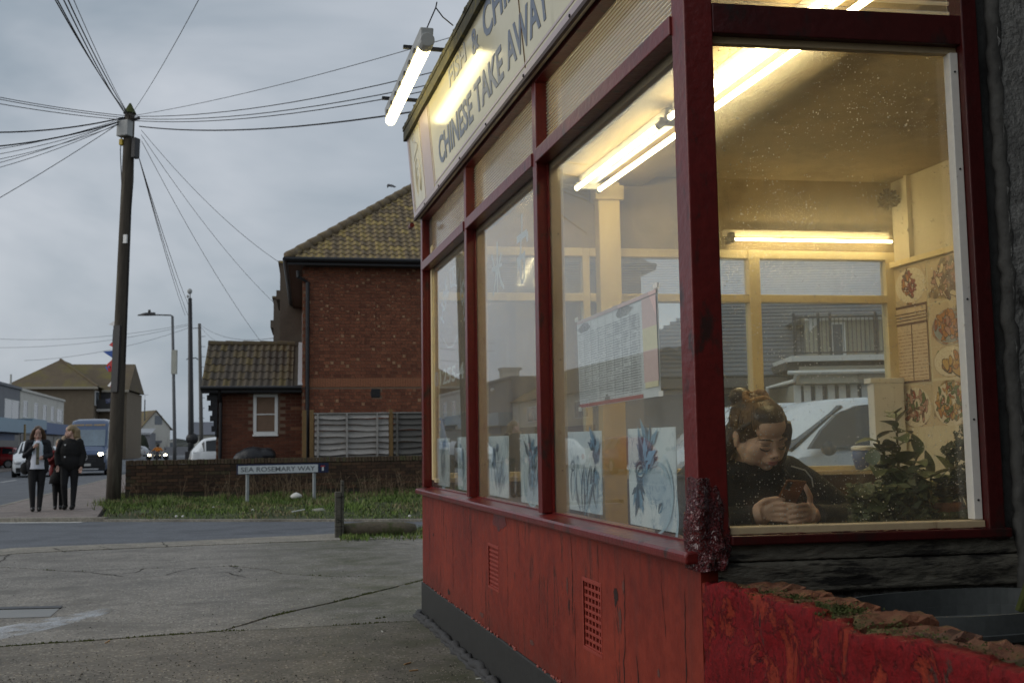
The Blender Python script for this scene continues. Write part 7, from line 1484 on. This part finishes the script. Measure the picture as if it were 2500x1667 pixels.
mb = MB(); mb.ell((0, .2, .62), (.32, .9, .34), 14, 9); mb.tube([(0, 1.05, .34), (0, .75, .95)], .07, 8); mb.tube([(-.45, .5, .98), (0, .62, .98), (.45, .5, .98)], .025, 6); mb.ell((0, .85, .82), (.18, .12, .16)); clay('body', mb, M('trike_black', (.02, .022, .03), .3, .2, 6), tk, .03, 2)
rd = thing('person', 'motor trike rider in an orange jacket and black helmet', 'person', sp(385, 92, -.055), TH+math.pi)
mb = MB(); mb.ell((0, -.15, 1.05), (.16, .12, .26)); mb.ell((0, -.12, 1.48), (.11, .12, .13)); mb.tube([(0, -.14, 1.3), (0, -.13, 1.4)], .06, 8)
for s in (-1, 1): mb.tube([(s*.18, -.14, 1.24), (s*.34, .1, 1.05), (s*.42, .45, 1.0)], [.05, .045, .035], 8); mb.tube([(s*.12, -.12, .82), (s*.26, .3, .80), (s*.26, .2, .40)], [.09, .07, .05], 8); mb.ell((s*.43, .49, .99), (.04, .05, .035))
clay('body', mb, m_skinB, rd, .02, 1)
mb = MB(); mb.ell((0, -.15, 1.08), (.21, .16, .28)); 
for s in (-1, 1): mb.tube([(s*.19, -.14, 1.25), (s*.35, .1, 1.06), (s*.42, .4, 1.01)], [.085, .075, .055], 10)
clay('jacket', mb, M('orange_jacket', (.42, .15, .02), .7, .2, 8), rd, .02, 2)
mb = MB(); mb.ell((0, -.12, 1.50), (.145, .165, .155), 16, 10); obj('helmet', mb, m_trimblack, rd, smooth=True); mb = MB(); mb.ell((0, -.02, 1.49), (.12, .09, .06), 14, 8); obj('visor', mb, m_carglass, rd, smooth=True)
mb = MB()
for s in (-1, 1): mb.tube([(s*.12, -.12, .82), (s*.27, .3, .80), (s*.27, .2, .36)], [.11, .085, .06], 8); mb.ell((s*.27, .26, .34), (.05, .13, .05))
clay('trousers', mb, m_legs, rd, .02, 1)

# ------------------------------------------------------------------ buildings down the road and across it
m_bwhite = M('white_render', (.60, .58, .52), .85, .1, 1.5, .1, 10, dirt=((.35, .33, .28), .7, .55, .8, (1, 1, .3))); m_bgrey = M('grey_render_far', (.20, .205, .22), .85, .15, 1.2); m_btan = M('tan_brick_far', (.175, .14, .098), .9, .2, 2.2, 0); m_btile = M('brown_roof_far', (.12, .092, .058), .9, .22, 1.2, .3, 8, dirt=((.16, .135, .04), .35, .48, .7, (1, 1, 1))); m_pblue = M('pale_blue_fascia', (.26, .36, .44), .6, .12, 1.5); m_sblue = M('blue_fascia', (.06, .11, .24), .5, .1, 2); m_shopdark = M('shop_front_dark', (.025, .025, .03), .3, .4, 1); m_btud = M('brown_render_far', (.30, .245, .185), .9, .15, 2); m_tri = M('cream_infill', (.34, .29, .21), .9, .1, 2)
def block(nm, label, x0, x1, y0, y1, h, wall, wins=(), front='x', roof=None, rh=0, group=None, cat='building'):
    """a building in site bearing; wins on the +x face: (ya, yb, za, zb)"""
    r = thing(nm, label, cat, W(x0, y0, 0), TH, group); lx, ly = x1-x0, y1-y0; mb = MB(); mb.box(0, lx, 0, ly, 0, h); obj('wall', mb, wall, r)
    for (a, b, c, d) in wins:
        mb = MB(); X = lx+.03; mb.box(lx-.05, X, a, b, c, c+.07); mb.box(lx-.05, X, a, b, d-.07, d); mb.box(lx-.05, X, a, a+.07, c+.07, d-.07); mb.box(lx-.05, X, b-.07, b, c+.07, d-.07); mb.box(lx-.05, X-.01, (a+b)/2-.03, (a+b)/2+.03, c+.07, d-.07); f = obj('window', mb, m_white, r); mb = MB(); mb.box(lx-.01, lx+.012, a+.06, b-.06, c+.06, d-.06); obj('pane', mb, m_glass_bg, f)
    if roof == 'gable': mb = MB(); mb.add([(-.3, -.2, h), (lx+.3, -.2, h), (lx+.3, ly+.2, h), (-.3, ly+.2, h), (lx/2, -.2, h+rh), (lx/2, ly+.2, h+rh)], [(0, 3, 5, 4), (1, 4, 5, 2), (0, 4, 1), (3, 2, 5)]); obj('roof', mb, m_btile, r)
    elif roof == 'flat': mb = MB(); mb.box(-.1, lx+.12, -.05, ly+.05, h, h+.18); obj('parapet', mb, wall, r)
    return r, lx, ly
FX = -16.8
wb1, lx, ly = block('shop_building', 'white two storey shop block with blue fascia at the far end of the row', FX-9, FX, 82, 102.5, 5.55, m_bwhite, [(a, a+1.6, 3.62, 4.9) for a in (1.2, 5.6, 9.6, 13.4)]+[(16.6, 19.6, 3.62, 4.8)], roof='flat')
mb = MB(); mb.box(lx, lx+.9, 6, ly, 2.45, 3.35); obj('blue_fascia', mb, m_sblue, wb1); mb = MB(); mb.box(lx, lx+.9, 0, 6, 2.75, 3.5); obj('pale_fascia', mb, m_pblue, wb1); mb = MB(); mb.box(lx, lx+.05, .3, ly-.3, .3, 2.4); obj('shop_front', mb, m_shopdark, wb1); mb = MB(); mb.box(lx, lx+.08, 15, 17, .2, 2.4); obj('cream_door', mb, m_bwhite, wb1)
mb = MB(); mb.box(lx-4, lx-2.6, -1, .2, 5.5, 7.1); mb.box(lx-4.2, lx-2.5, -1.1, .3, 7.1, 7.3); obj('chimney', mb, m_bwhite, wb1); mb = MB(); mb.tube([(lx-2, 7, 5.5), (lx-2, 7, 7.2)], .08, 6); obj('flue', mb, m_greyplastic, wb1)
gb, lx, ly = block('shop_building', 'grey rendered shop building with one wide white window and pale blue fascia', FX-9, FX, 68, 81.9, 5.6, m_bgrey, [(8.6, 13.6, 3.3, 4.75)], roof='flat')
mb = MB(); mb.box(lx, lx+1.0, 0, ly, 2.4, 3.3); obj('pale_fascia', mb, m_pblue, gb); mb = MB(); mb.box(lx, lx+.06, .3, ly-.3, .3, 2.3); obj('shop_front', mb, m_shopdark, gb); mb = MB(); mb.box(lx+.06, lx+.1, 3, ly-2, 1.9, 2.35); obj('blue_awning', mb, m_sblue, gb)
mb = MB(); mb.tube([(lx+1.8, 6, .05), (lx+1.8, 6, 2.9)], .07, 6); obj('canopy_post', mb, M('tan_post', (.3, .22, .1), .7), gb); mb = MB(); mb.ell((lx+.1, 5.4, 5.1), (.1, .5, .14)); obj('flood_light', mb, m_white, gb)
ws, lx, ly = block('shop_building', 'white low shop with brown pitched roof and blue panels reflected in the glass', FX-8, FX, 50, 67.9, 3.9, m_bwhite, [(1.5, 4, 2.5, 3.5), (11, 14, 2.5, 3.5)], roof='gable', rh=2.3)
mb = MB(); mb.box(lx, lx+.15, .5, 11, .9, 2.1); obj('blue_panel', mb, m_sblue, ws); mb = MB(); mb.box(lx, lx+.12, 12, 17, .3, 2.2); obj('shop_front', mb, m_shopdark, ws)
# terrace across the road, seen in the shop glass
tr_, lx, ly = block('terrace_building', 'brown rendered terrace with cream triangles and white windows across the road', -42, -33, 52, 118, 6.2, m_btud, [(a, a+2.6, 3.6, 5.4) for a in range(3, 64, 8)], roof='gable', rh=2.0)
mb = MB()
for k in range(8): y = 7.2+k*8; mb.add([(lx+.02, y-2.2, 6.15), (lx+.02, y+2.2, 6.15), (lx+.02, y, 3.1), (lx+.06, y-2.2, 6.15), (lx+.06, y+2.2, 6.15), (lx+.06, y, 3.1)], [(0, 1, 2), (3, 4, 5), (0, 1, 4, 3), (1, 2, 5, 4), (2, 0, 3, 5)])
obj('triangular_infill', mb, m_tri, tr_)
for k, (m_, a) in enumerate(((m_sblue, 0), (m_carred, 1), (m_pblue, 2), (m_bwhite, 3), (m_sblue, 4), (m_btud, 5), (m_carred, 6), (m_pblue, 7))): mb = MB(); mb.box(lx, lx+.3, k*8.2+.2, k*8.2+8, 2.25, 2.95); obj('shop_fascia', mb, m_, tr_); mb = MB(); mb.box(lx, lx+.08, k*8.2+.6, k*8.2+7.4, .3, 2.2); obj('shop_front', mb, m_shopdark, tr_)
for y in (12, 34, 54): mb = MB(); mb.box(lx/2-.5, lx/2+.5, y, y+1.6, 7.2, 9.6); obj('chimney', mb, m_btud, tr_)
for k, (y, m_) in enumerate(((30, m_silver), (38, m_carred), (47, m_carwhite))): car('parked_car', ['silver car parked by the far kerb off to the left', 'red car parked by the far kerb off to the left', 'white car parked by the far kerb off to the left', 'second silver car parked by the far kerb off to the left'][k], 'car', W(-13.6, y, -.055), TH, m_, hatch, (1.25, -1.25))
# flats behind the shops
q = sp(14, 116); fl_ = thing('apartment_block', 'tan apartment block with brown hipped roofs and a balcony behind the shops', 'building', q, HR); ppm = 116/2605
w1 = (214-14)*ppm; ez = 1.25+(1099-948)*ppm; az = 1.25+(1099-872)*ppm
mb = MB(); mb.box(0, w1, 0, 14, 0, ez); mb.box(w1, w1+3.0, 3.0, 14, 0, ez-.3); obj('wall', mb, m_btan, fl_)
mb = MB(); cx_ = (112-14)*ppm; mb.add([(-.5, -.5, ez), (w1+.5, -.5, ez), (w1+.5, 14.5, ez), (-.5, 14.5, ez), (cx_, 4.5, az), (cx_, 9.5, az)], [(0, 1, 4), (1, 2, 5, 4), (2, 3, 5), (3, 0, 4, 5)]); rf_ = obj('roof', mb, m_btile, fl_)
mb = MB(); z2 = 1.25+(1099-889)*(122/2605); mb.add([(cx_, 2.5, ez-.2), (w1+3.3, 2.5, ez-.2), (w1+3.3, 14, ez-.2), (cx_, 14, ez-.2), (cx_, 8, z2), (w1+3.1, 8, z2)], [(0, 1, 5, 4), (1, 2, 5), (2, 3, 4, 5)]); obj('roof', mb, m_btile, fl_)
mb = MB(); mb.box(-.5, w1+.5, -.56, -.4, ez-.22, ez+.04); mb.box(w1+.4, w1+3.3, 2.3, 2.45, ez-.45, ez-.2); obj('fascia', mb, M('cream_fascia', (.34, .31, .25), .7), fl_)
mb = MB()
for a in range(10): mb.tube([(cx_+(w1+.5-cx_)*a/10, 4.5-5.0*a/10, az+(ez-az)*a/10+.04), (cx_+(w1+.5-cx_)*(a+1)/10, 4.5-5.0*(a+1)/10, az+(ez-az)*(a+1)/10+.04)], .14, 6)
obj('hip_ridge', mb, m_btile, rf_)
mb = MB(); mb.box(w1+.02, w1+.10, .4, 2.4, ez-2.0, ez-.4); w_ = obj('window', mb, m_white, fl_); mb = MB(); mb.box(w1+.1, w1+.12, .6, 2.2, ez-1.9, ez-.5); obj('pane', mb, m_glass_bg, w_)
zb_ = 1.25+(1099-1004)*ppm; mb = MB(); mb.box(w1+.1, w1+1.7, 1.0, 3.0, zb_-.15, zb_+.12); b_ = obj('balcony', mb, M('balcony_slab', (.42, .41, .39), .8), fl_); mb = MB(); mb.box(w1+.12, w1+1.65, .98, 1.05, zb_+.12, zb_+1.15); obj('railing', mb, m_blackmetal, b_); mb = MB(); mb.box(w1+.2, w1+1.6, 2.9, 2.98, zb_+.12, zb_+2.0); obj('balcony_door', mb, m_shopdark, b_)
mb = MB(); mb.box(w1+1.9, w1+2.7, 2.9, 2.99, ez-2.9, ez-2.2); obj('small_window', mb, m_shopdark, fl_)
# white house, low grey shed, bare tree far along the road
q = sp(379, 215); hq = thing('white_house', 'white rendered house with brown pitched roof far along the road', 'house', q, R(40)); k_ = 215/2605
hw_, hl_, he, hr = 3.0, 9.0, 1.25+(1098-1050)*k_, 1.25+(1098-1009)*k_
mb = MB(); mb.add([(-hw_, 0, 0), (hw_, 0, 0), (hw_, 0, he), (0, 0, hr), (-hw_, 0, he)]+[(-hw_, hl_, 0), (hw_, hl_, 0), (hw_, hl_, he), (0, hl_, hr), (-hw_, hl_, he)], [(0, 1, 2, 3, 4), (5, 6, 7, 8, 9), (1, 6, 7, 2), (0, 5, 9, 4)]); obj('wall', mb, m_bwhite, hq)
mb = MB(); mb.loft([[(-hw_-.4, y, he-.35), (0, y, hr+.12), (hw_+.4, y, he-.35), (hw_+.4, y, he-.55), (0, y, hr-.1), (-hw_-.4, y, he-.55)] for y in (-.3, hl_+.3)]); obj('roof', mb, m_btile, hq)
mb = MB(); mb.box(-.2, 1.3, -.06, .02, he+.6, he+2.4); obj('window', mb, m_glass_bg, hq); mb = MB(); mb.box(-2.2, 1.0, -.9, 0, 2.2, 2.6); obj('porch_roof', mb, m_bgrey, hq); mb = MB(); mb.box(hw_, hw_+2.4, 3, hl_, 0, 2.7); mb.box(hw_+2.4, hw_+2.45, 3.5, 4.6, .8, 2.2); obj('side_wing', mb, m_bwhite, hq); mb = MB(); mb.box(hw_+.1, hw_+2.42, 2.93, 3.0, 1.0, 2.2); obj('wing_window', mb, m_glass_bg, hq)
mb = MB(); mb.tube([(-1.9, 1, he), (-1.9, 1, hr+2.2)], .12, 6); mb.tube([(-2.6, 1, hr+3.2), (-1.2, 1, hr+3.2)], .03, 4); mb.tube([(-1.9, 1, hr+2.2), (-1.9, 1, hr+3.3)], .03, 4); obj('aerial', mb, m_steel, hq)
q = sp(300, 205); o = thing('grey_shed', 'long low grey building behind the silver car down the road', 'building', q, HR); kk = 205/2605; mb = MB(); mb.box(0, 62*kk, 0, 8, 0, 1.25+(1098-1062)*kk); obj('wall', mb, m_bgrey, o); mb = MB(); mb.add([(-.3, -.4, 3.9), (62*kk+.3, -.4, 3.9), (62*kk+.3, 6, 5.0), (-.3, 6, 5.0)], [(0, 1, 2, 3)]); mb.box(-.3, 62*kk+.3, -.42, -.36, 3.7, 3.92); obj('roof', mb, M('pale_metal_roof', (.30, .32, .34), .5), o)
q = sp(505, 120); o = thing('grey_house', 'grey roofed house between the far pole and the annexe', 'house', q, HR); kk = 120/2605; mb = MB(); mb.box(-1.5, 5, 0, 8, 0, 1.25+(1096-1067)*kk); obj('wall', mb, m_bwhite, o); mb = MB(); z_ = 1.25+(1096-1067)*kk; mb.add([(-2, -.4, z_), (5.5, -.4, z_), (5.5, 4, z_+1.5), (-2, 4, z_+1.5), (5.5, 8.4, z_), (-2, 8.4, z_)], [(0, 1, 2, 3), (3, 2, 4, 5), (0, 3, 5), (1, 4, 2)]); obj('roof', mb, M('slate_far', (.12, .13, .155), .7, .15, 3), o)
q = sp(400, 170); o = thing('hedge_fence', 'low grey fence and hedge line along the far side of the road', 'fence', q, HR); mb = MB(); mb.box(0, 90*170/2605, 0, .3, 0, 1.3); obj('panel', mb, m_bgrey, o)
def bare_tree(p, h, seed, label):
    r = thing('bare_tree', label, 'tree', p, 0); rr = random.Random(seed); tr, cr = MB(), MB()
    def grow(a, d, L, rad, lev):
        b = a+d*L; (tr if lev < 2 else cr).tube([a, a.lerp(b, .5)+Vector((rr.gauss(0, 1), rr.gauss(0, 1), 0))*L*.05, b], [rad, rad*.85, rad*.65], 5 if lev < 3 else 3)
        if lev >= 5: return
        for k in range(3 if lev < 4 else 2): grow(b, (d+Vector((rr.gauss(0, .5), rr.gauss(0, .5), rr.gauss(.05, .3)))).normalized(), L*rr.uniform(.62, .82), rad*.6, lev+1)
    grow(Vector((0, 0, 0)), Vector((0, 0, 1)), h*.26, h*.022, 0); mt = M('bare_bark', (.075, .068, .06), .9, .2, 3); obj('trunk', tr, mt, r); obj('crown', cr, mt, r)
bare_tree(sp(333, 240), 8.2, 4, 'bare leafless tree standing behind the grey shed far down the road'); bare_tree(sp(312, 250), 6.0, 9, 'smaller bare tree at left of the leafless one, behind the shed')
o = lump('dark_shrub', 'small dark evergreen shrub beside the grey shed far away', 'shrub', sp(347, 190), (1.1, 1.0, 2.0), M('shrub_dark', (.02, .025, .015), .9, .4, 2), 4)
# distant tree line closing the horizon
def tl(rr): x = rr.uniform(-170, 40); return x, 0, 0, 1
mb = MB(); rr = random.Random(6)
for i in range(70): x = -150+i*3.4; mb.ell((x+rr.uniform(-1, 1), rr.uniform(-4, 4), rr.uniform(.5, 1.4)), (rr.uniform(2.5, 5), 3, rr.uniform(1.2, 3.2)), 9, 6)
o = obj('tree_line', mb, M('far_trees', (.05, .055, .05), .95, .3, .6), kind='stuff'); o.location = (0, 300, 0)

# ------------------------------------------------------------------ bungalow seen through the rear windows
bd = 27.0; bq = at(1950, 1068, bd); bg = thing('bungalow', 'grey shingled bungalow with balcony and dark railings behind the shop', 'house', (bq.x, bq.y, 0), R(-3)); kp = bd/2605
def bx(u): return (u-1950)*kp
def bz(v): return 1.25+(1066-v)*kp
m_railgrey = M('railing_grey', (.08, .082, .085), .6, .2, 5)
m_shing = M('grey_shingle', (.17, .18, .19), .85, .15, 3, rand=.12); m_clad = M('cream_cladding', (.36, .34, .27), .7, .12, 3, rand=.12); m_bcream = M('bungalow_cream', (.40, .38, .31), .8, .08, 2)
mb = MB(); mb.box(-9, 12, 2.6, 3.0, 0, bz(935)); mb.box(bx(1955), 10, .3, 2.6, 0, bz(935)-.0); obj('wall', mb, m_bcream, bg)
ridge = 1.25+(1066-722)*34.2/2605; run = 5.6
mb = MB(); e0 = bz(905); rl = -5.6
mb.add([(rl, 1.6, e0), (12, 1.6, e0), (12, 1.6+run, ridge), (rl+4.6, 1.6+run, ridge), (12, 1.6+2*run, e0), (rl, 1.6+2*run, e0)], [(0, 1, 2, 3), (3, 2, 4, 5), (0, 3, 5), (1, 4, 2)]); brf = obj('roof', mb, m_shing, bg)
sa = math.atan2(ridge-e0, run); srow = .30; L_ = math.hypot(run, ridge-e0); bm_ = MB(); bm_.add([(0, 0, .03), (3.0, 0, .03), (3.0, srow*1.1, 0), (0, srow*1.1, 0), (0, 0, 0), (3.0, 0, 0)], [(0, 1, 2, 3), (4, 5, 1, 0)]); shm = bm_.mesh('shingle_course'); shm.materials.append(m_shing)
for i in range(int(L_/srow)):
    s = i*srow; x = rl+s*math.cos(sa)/run*4.6+.1
    while x < 5: o = link('shingle_course', shm, brf); o.location = (x, 1.6+s*math.cos(sa), e0+s*math.sin(sa)+.012); o.rotation_euler = (sa, 0, 0); x += 3.0
zd = bz(868)
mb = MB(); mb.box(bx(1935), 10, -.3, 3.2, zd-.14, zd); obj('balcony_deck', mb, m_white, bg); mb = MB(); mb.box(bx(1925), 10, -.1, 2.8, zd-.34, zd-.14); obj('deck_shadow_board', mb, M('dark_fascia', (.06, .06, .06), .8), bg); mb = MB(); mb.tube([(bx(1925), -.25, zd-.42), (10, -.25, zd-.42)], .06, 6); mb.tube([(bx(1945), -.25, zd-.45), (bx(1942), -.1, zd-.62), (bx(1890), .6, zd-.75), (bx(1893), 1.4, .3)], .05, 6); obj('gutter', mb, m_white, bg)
mb = MB(); mb.box(bx(1955), 10, -.15, .3, bz(935), bz(893)); obj('cream_band', mb, m_bcream, bg); mb = MB(); mb.box(bx(2095), 10, -.22, -.15, bz(930), bz(898)); obj('beige_panel', mb, M('beige_panel', (.26, .24, .19), .8), bg)
mb = MB(); mb.box(-9, bx(1955), 1.3, 1.65, e0-.30, e0-.05); obj('eave_board', mb, M('eave_brown', (.16, .145, .125), .8), bg)
for i, u in enumerate(range(2028, 2240, 8)):
    mb = MB(); x = bx(u); mb.box(x, x+.078, 2.30, 2.36, zd, bz(752)); obj('cladding_board', mb, m_clad, bg)
mb = MB(); mb.box(bx(2028), 10, 2.36, 2.6, zd, bz(750)); obj('dormer_wall', mb, m_clad, bg)
mb = MB(); mb.add([(bx(2020), 1.6, bz(750)), (10, 1.6, bz(750)), (10, 5.5, bz(742)), (bx(2020), 5.5, bz(742))], [(0, 1, 2, 3)]); mb.box(bx(2022), 10, 1.9, 2.3, bz(757), bz(750)); obj('dormer_roof', mb, m_white, bg)
mb = MB(); mb.add([(bx(2032), 2.26, bz(757)), (bx(2066), 2.26, bz(757)), (bx(2034), 2.26, bz(788)), (bx(2032), 2.30, bz(757)), (bx(2066), 2.30, bz(757)), (bx(2034), 2.30, bz(788))], [(0, 1, 2), (3, 4, 5), (0, 1, 4, 3), (1, 2, 5, 4), (2, 0, 3, 5)]); obj('corner_trim', mb, m_white, bg)
x0, x1 = bx(2088), bx(2128); mb = MB(); mb.box(x0, x0+.07, 2.22, 2.30, zd, bz(762)); mb.box(x1-.07, x1, 2.22, 2.30, zd, bz(762)); mb.box(x0+.07, x1-.07, 2.22, 2.30, bz(768), bz(762)); mb.box(x0+.07, x1-.07, 2.22, 2.30, zd, zd+.07); dw = obj('balcony_door', mb, m_white, bg); mb = MB(); mb.box(x0+.07, x1-.07, 2.27, 2.29, zd+.07, bz(768)); obj('pane', mb, m_glass_bg, dw)
zr = bz(772); mb = MB(); mb.box(bx(1944), bx(2240), -.25, -.22, zr-.05, zr); mb.box(bx(1944), bx(2240), -.25, -.22, zd+.05, zd+.09); rl_ = obj('railing', mb, m_railgrey, bg)
for u in (1944, 2003, 2031, 2140): mb = MB(); mb.box(bx(u)-.03, bx(u)+.03, -.27, -.2, zd, zr+.08); obj('railing_post', mb, m_railgrey, rl_)
bar = MB().box(-.008, .008, -.245, -.228, zd+.09, zr-.05).mesh('railing_bar'); bar.materials.append(m_railgrey)
for i in range(28): o = link('railing_bar', bar, rl_); o.location = (bx(1949)+i*.107, 0, 0)
for u in (1948, 1972, 2000, 2030, 2057, 2085, 2112, 2140): mb = MB(); mb.box(bx(u), bx(u)+.17, .22, .30, 0, bz(937)); obj('white_pilaster', mb, m_white, bg); mb = MB(); mb.box(bx(u)+.17, bx(u)+.28, .26, .30, .6, bz(940)); obj('dark_window', mb, m_railgrey, bg)
mb = MB(); mb.box(-6, bx(1860), 2.52, 2.6, .8, bz(945)); obj('left_window', mb, m_glass_bg, bg)
# unseen buildings added behind the viewer to keep the shop's alley side in shade
nb, lx, ly = block('added_shade_building', 'unseen tall rendered building added behind the viewer to shade the alley', 1.15, 9, -9.0, -.45, 6.2, m_darkplaster, [], roof='flat')
nb2, lx, ly = block('added_shade_building', 'unseen long brick building added across the yard behind the viewer for shade', -12, 9, -26, -15, 7.0, m_btan, [], roof='gable', rh=2)
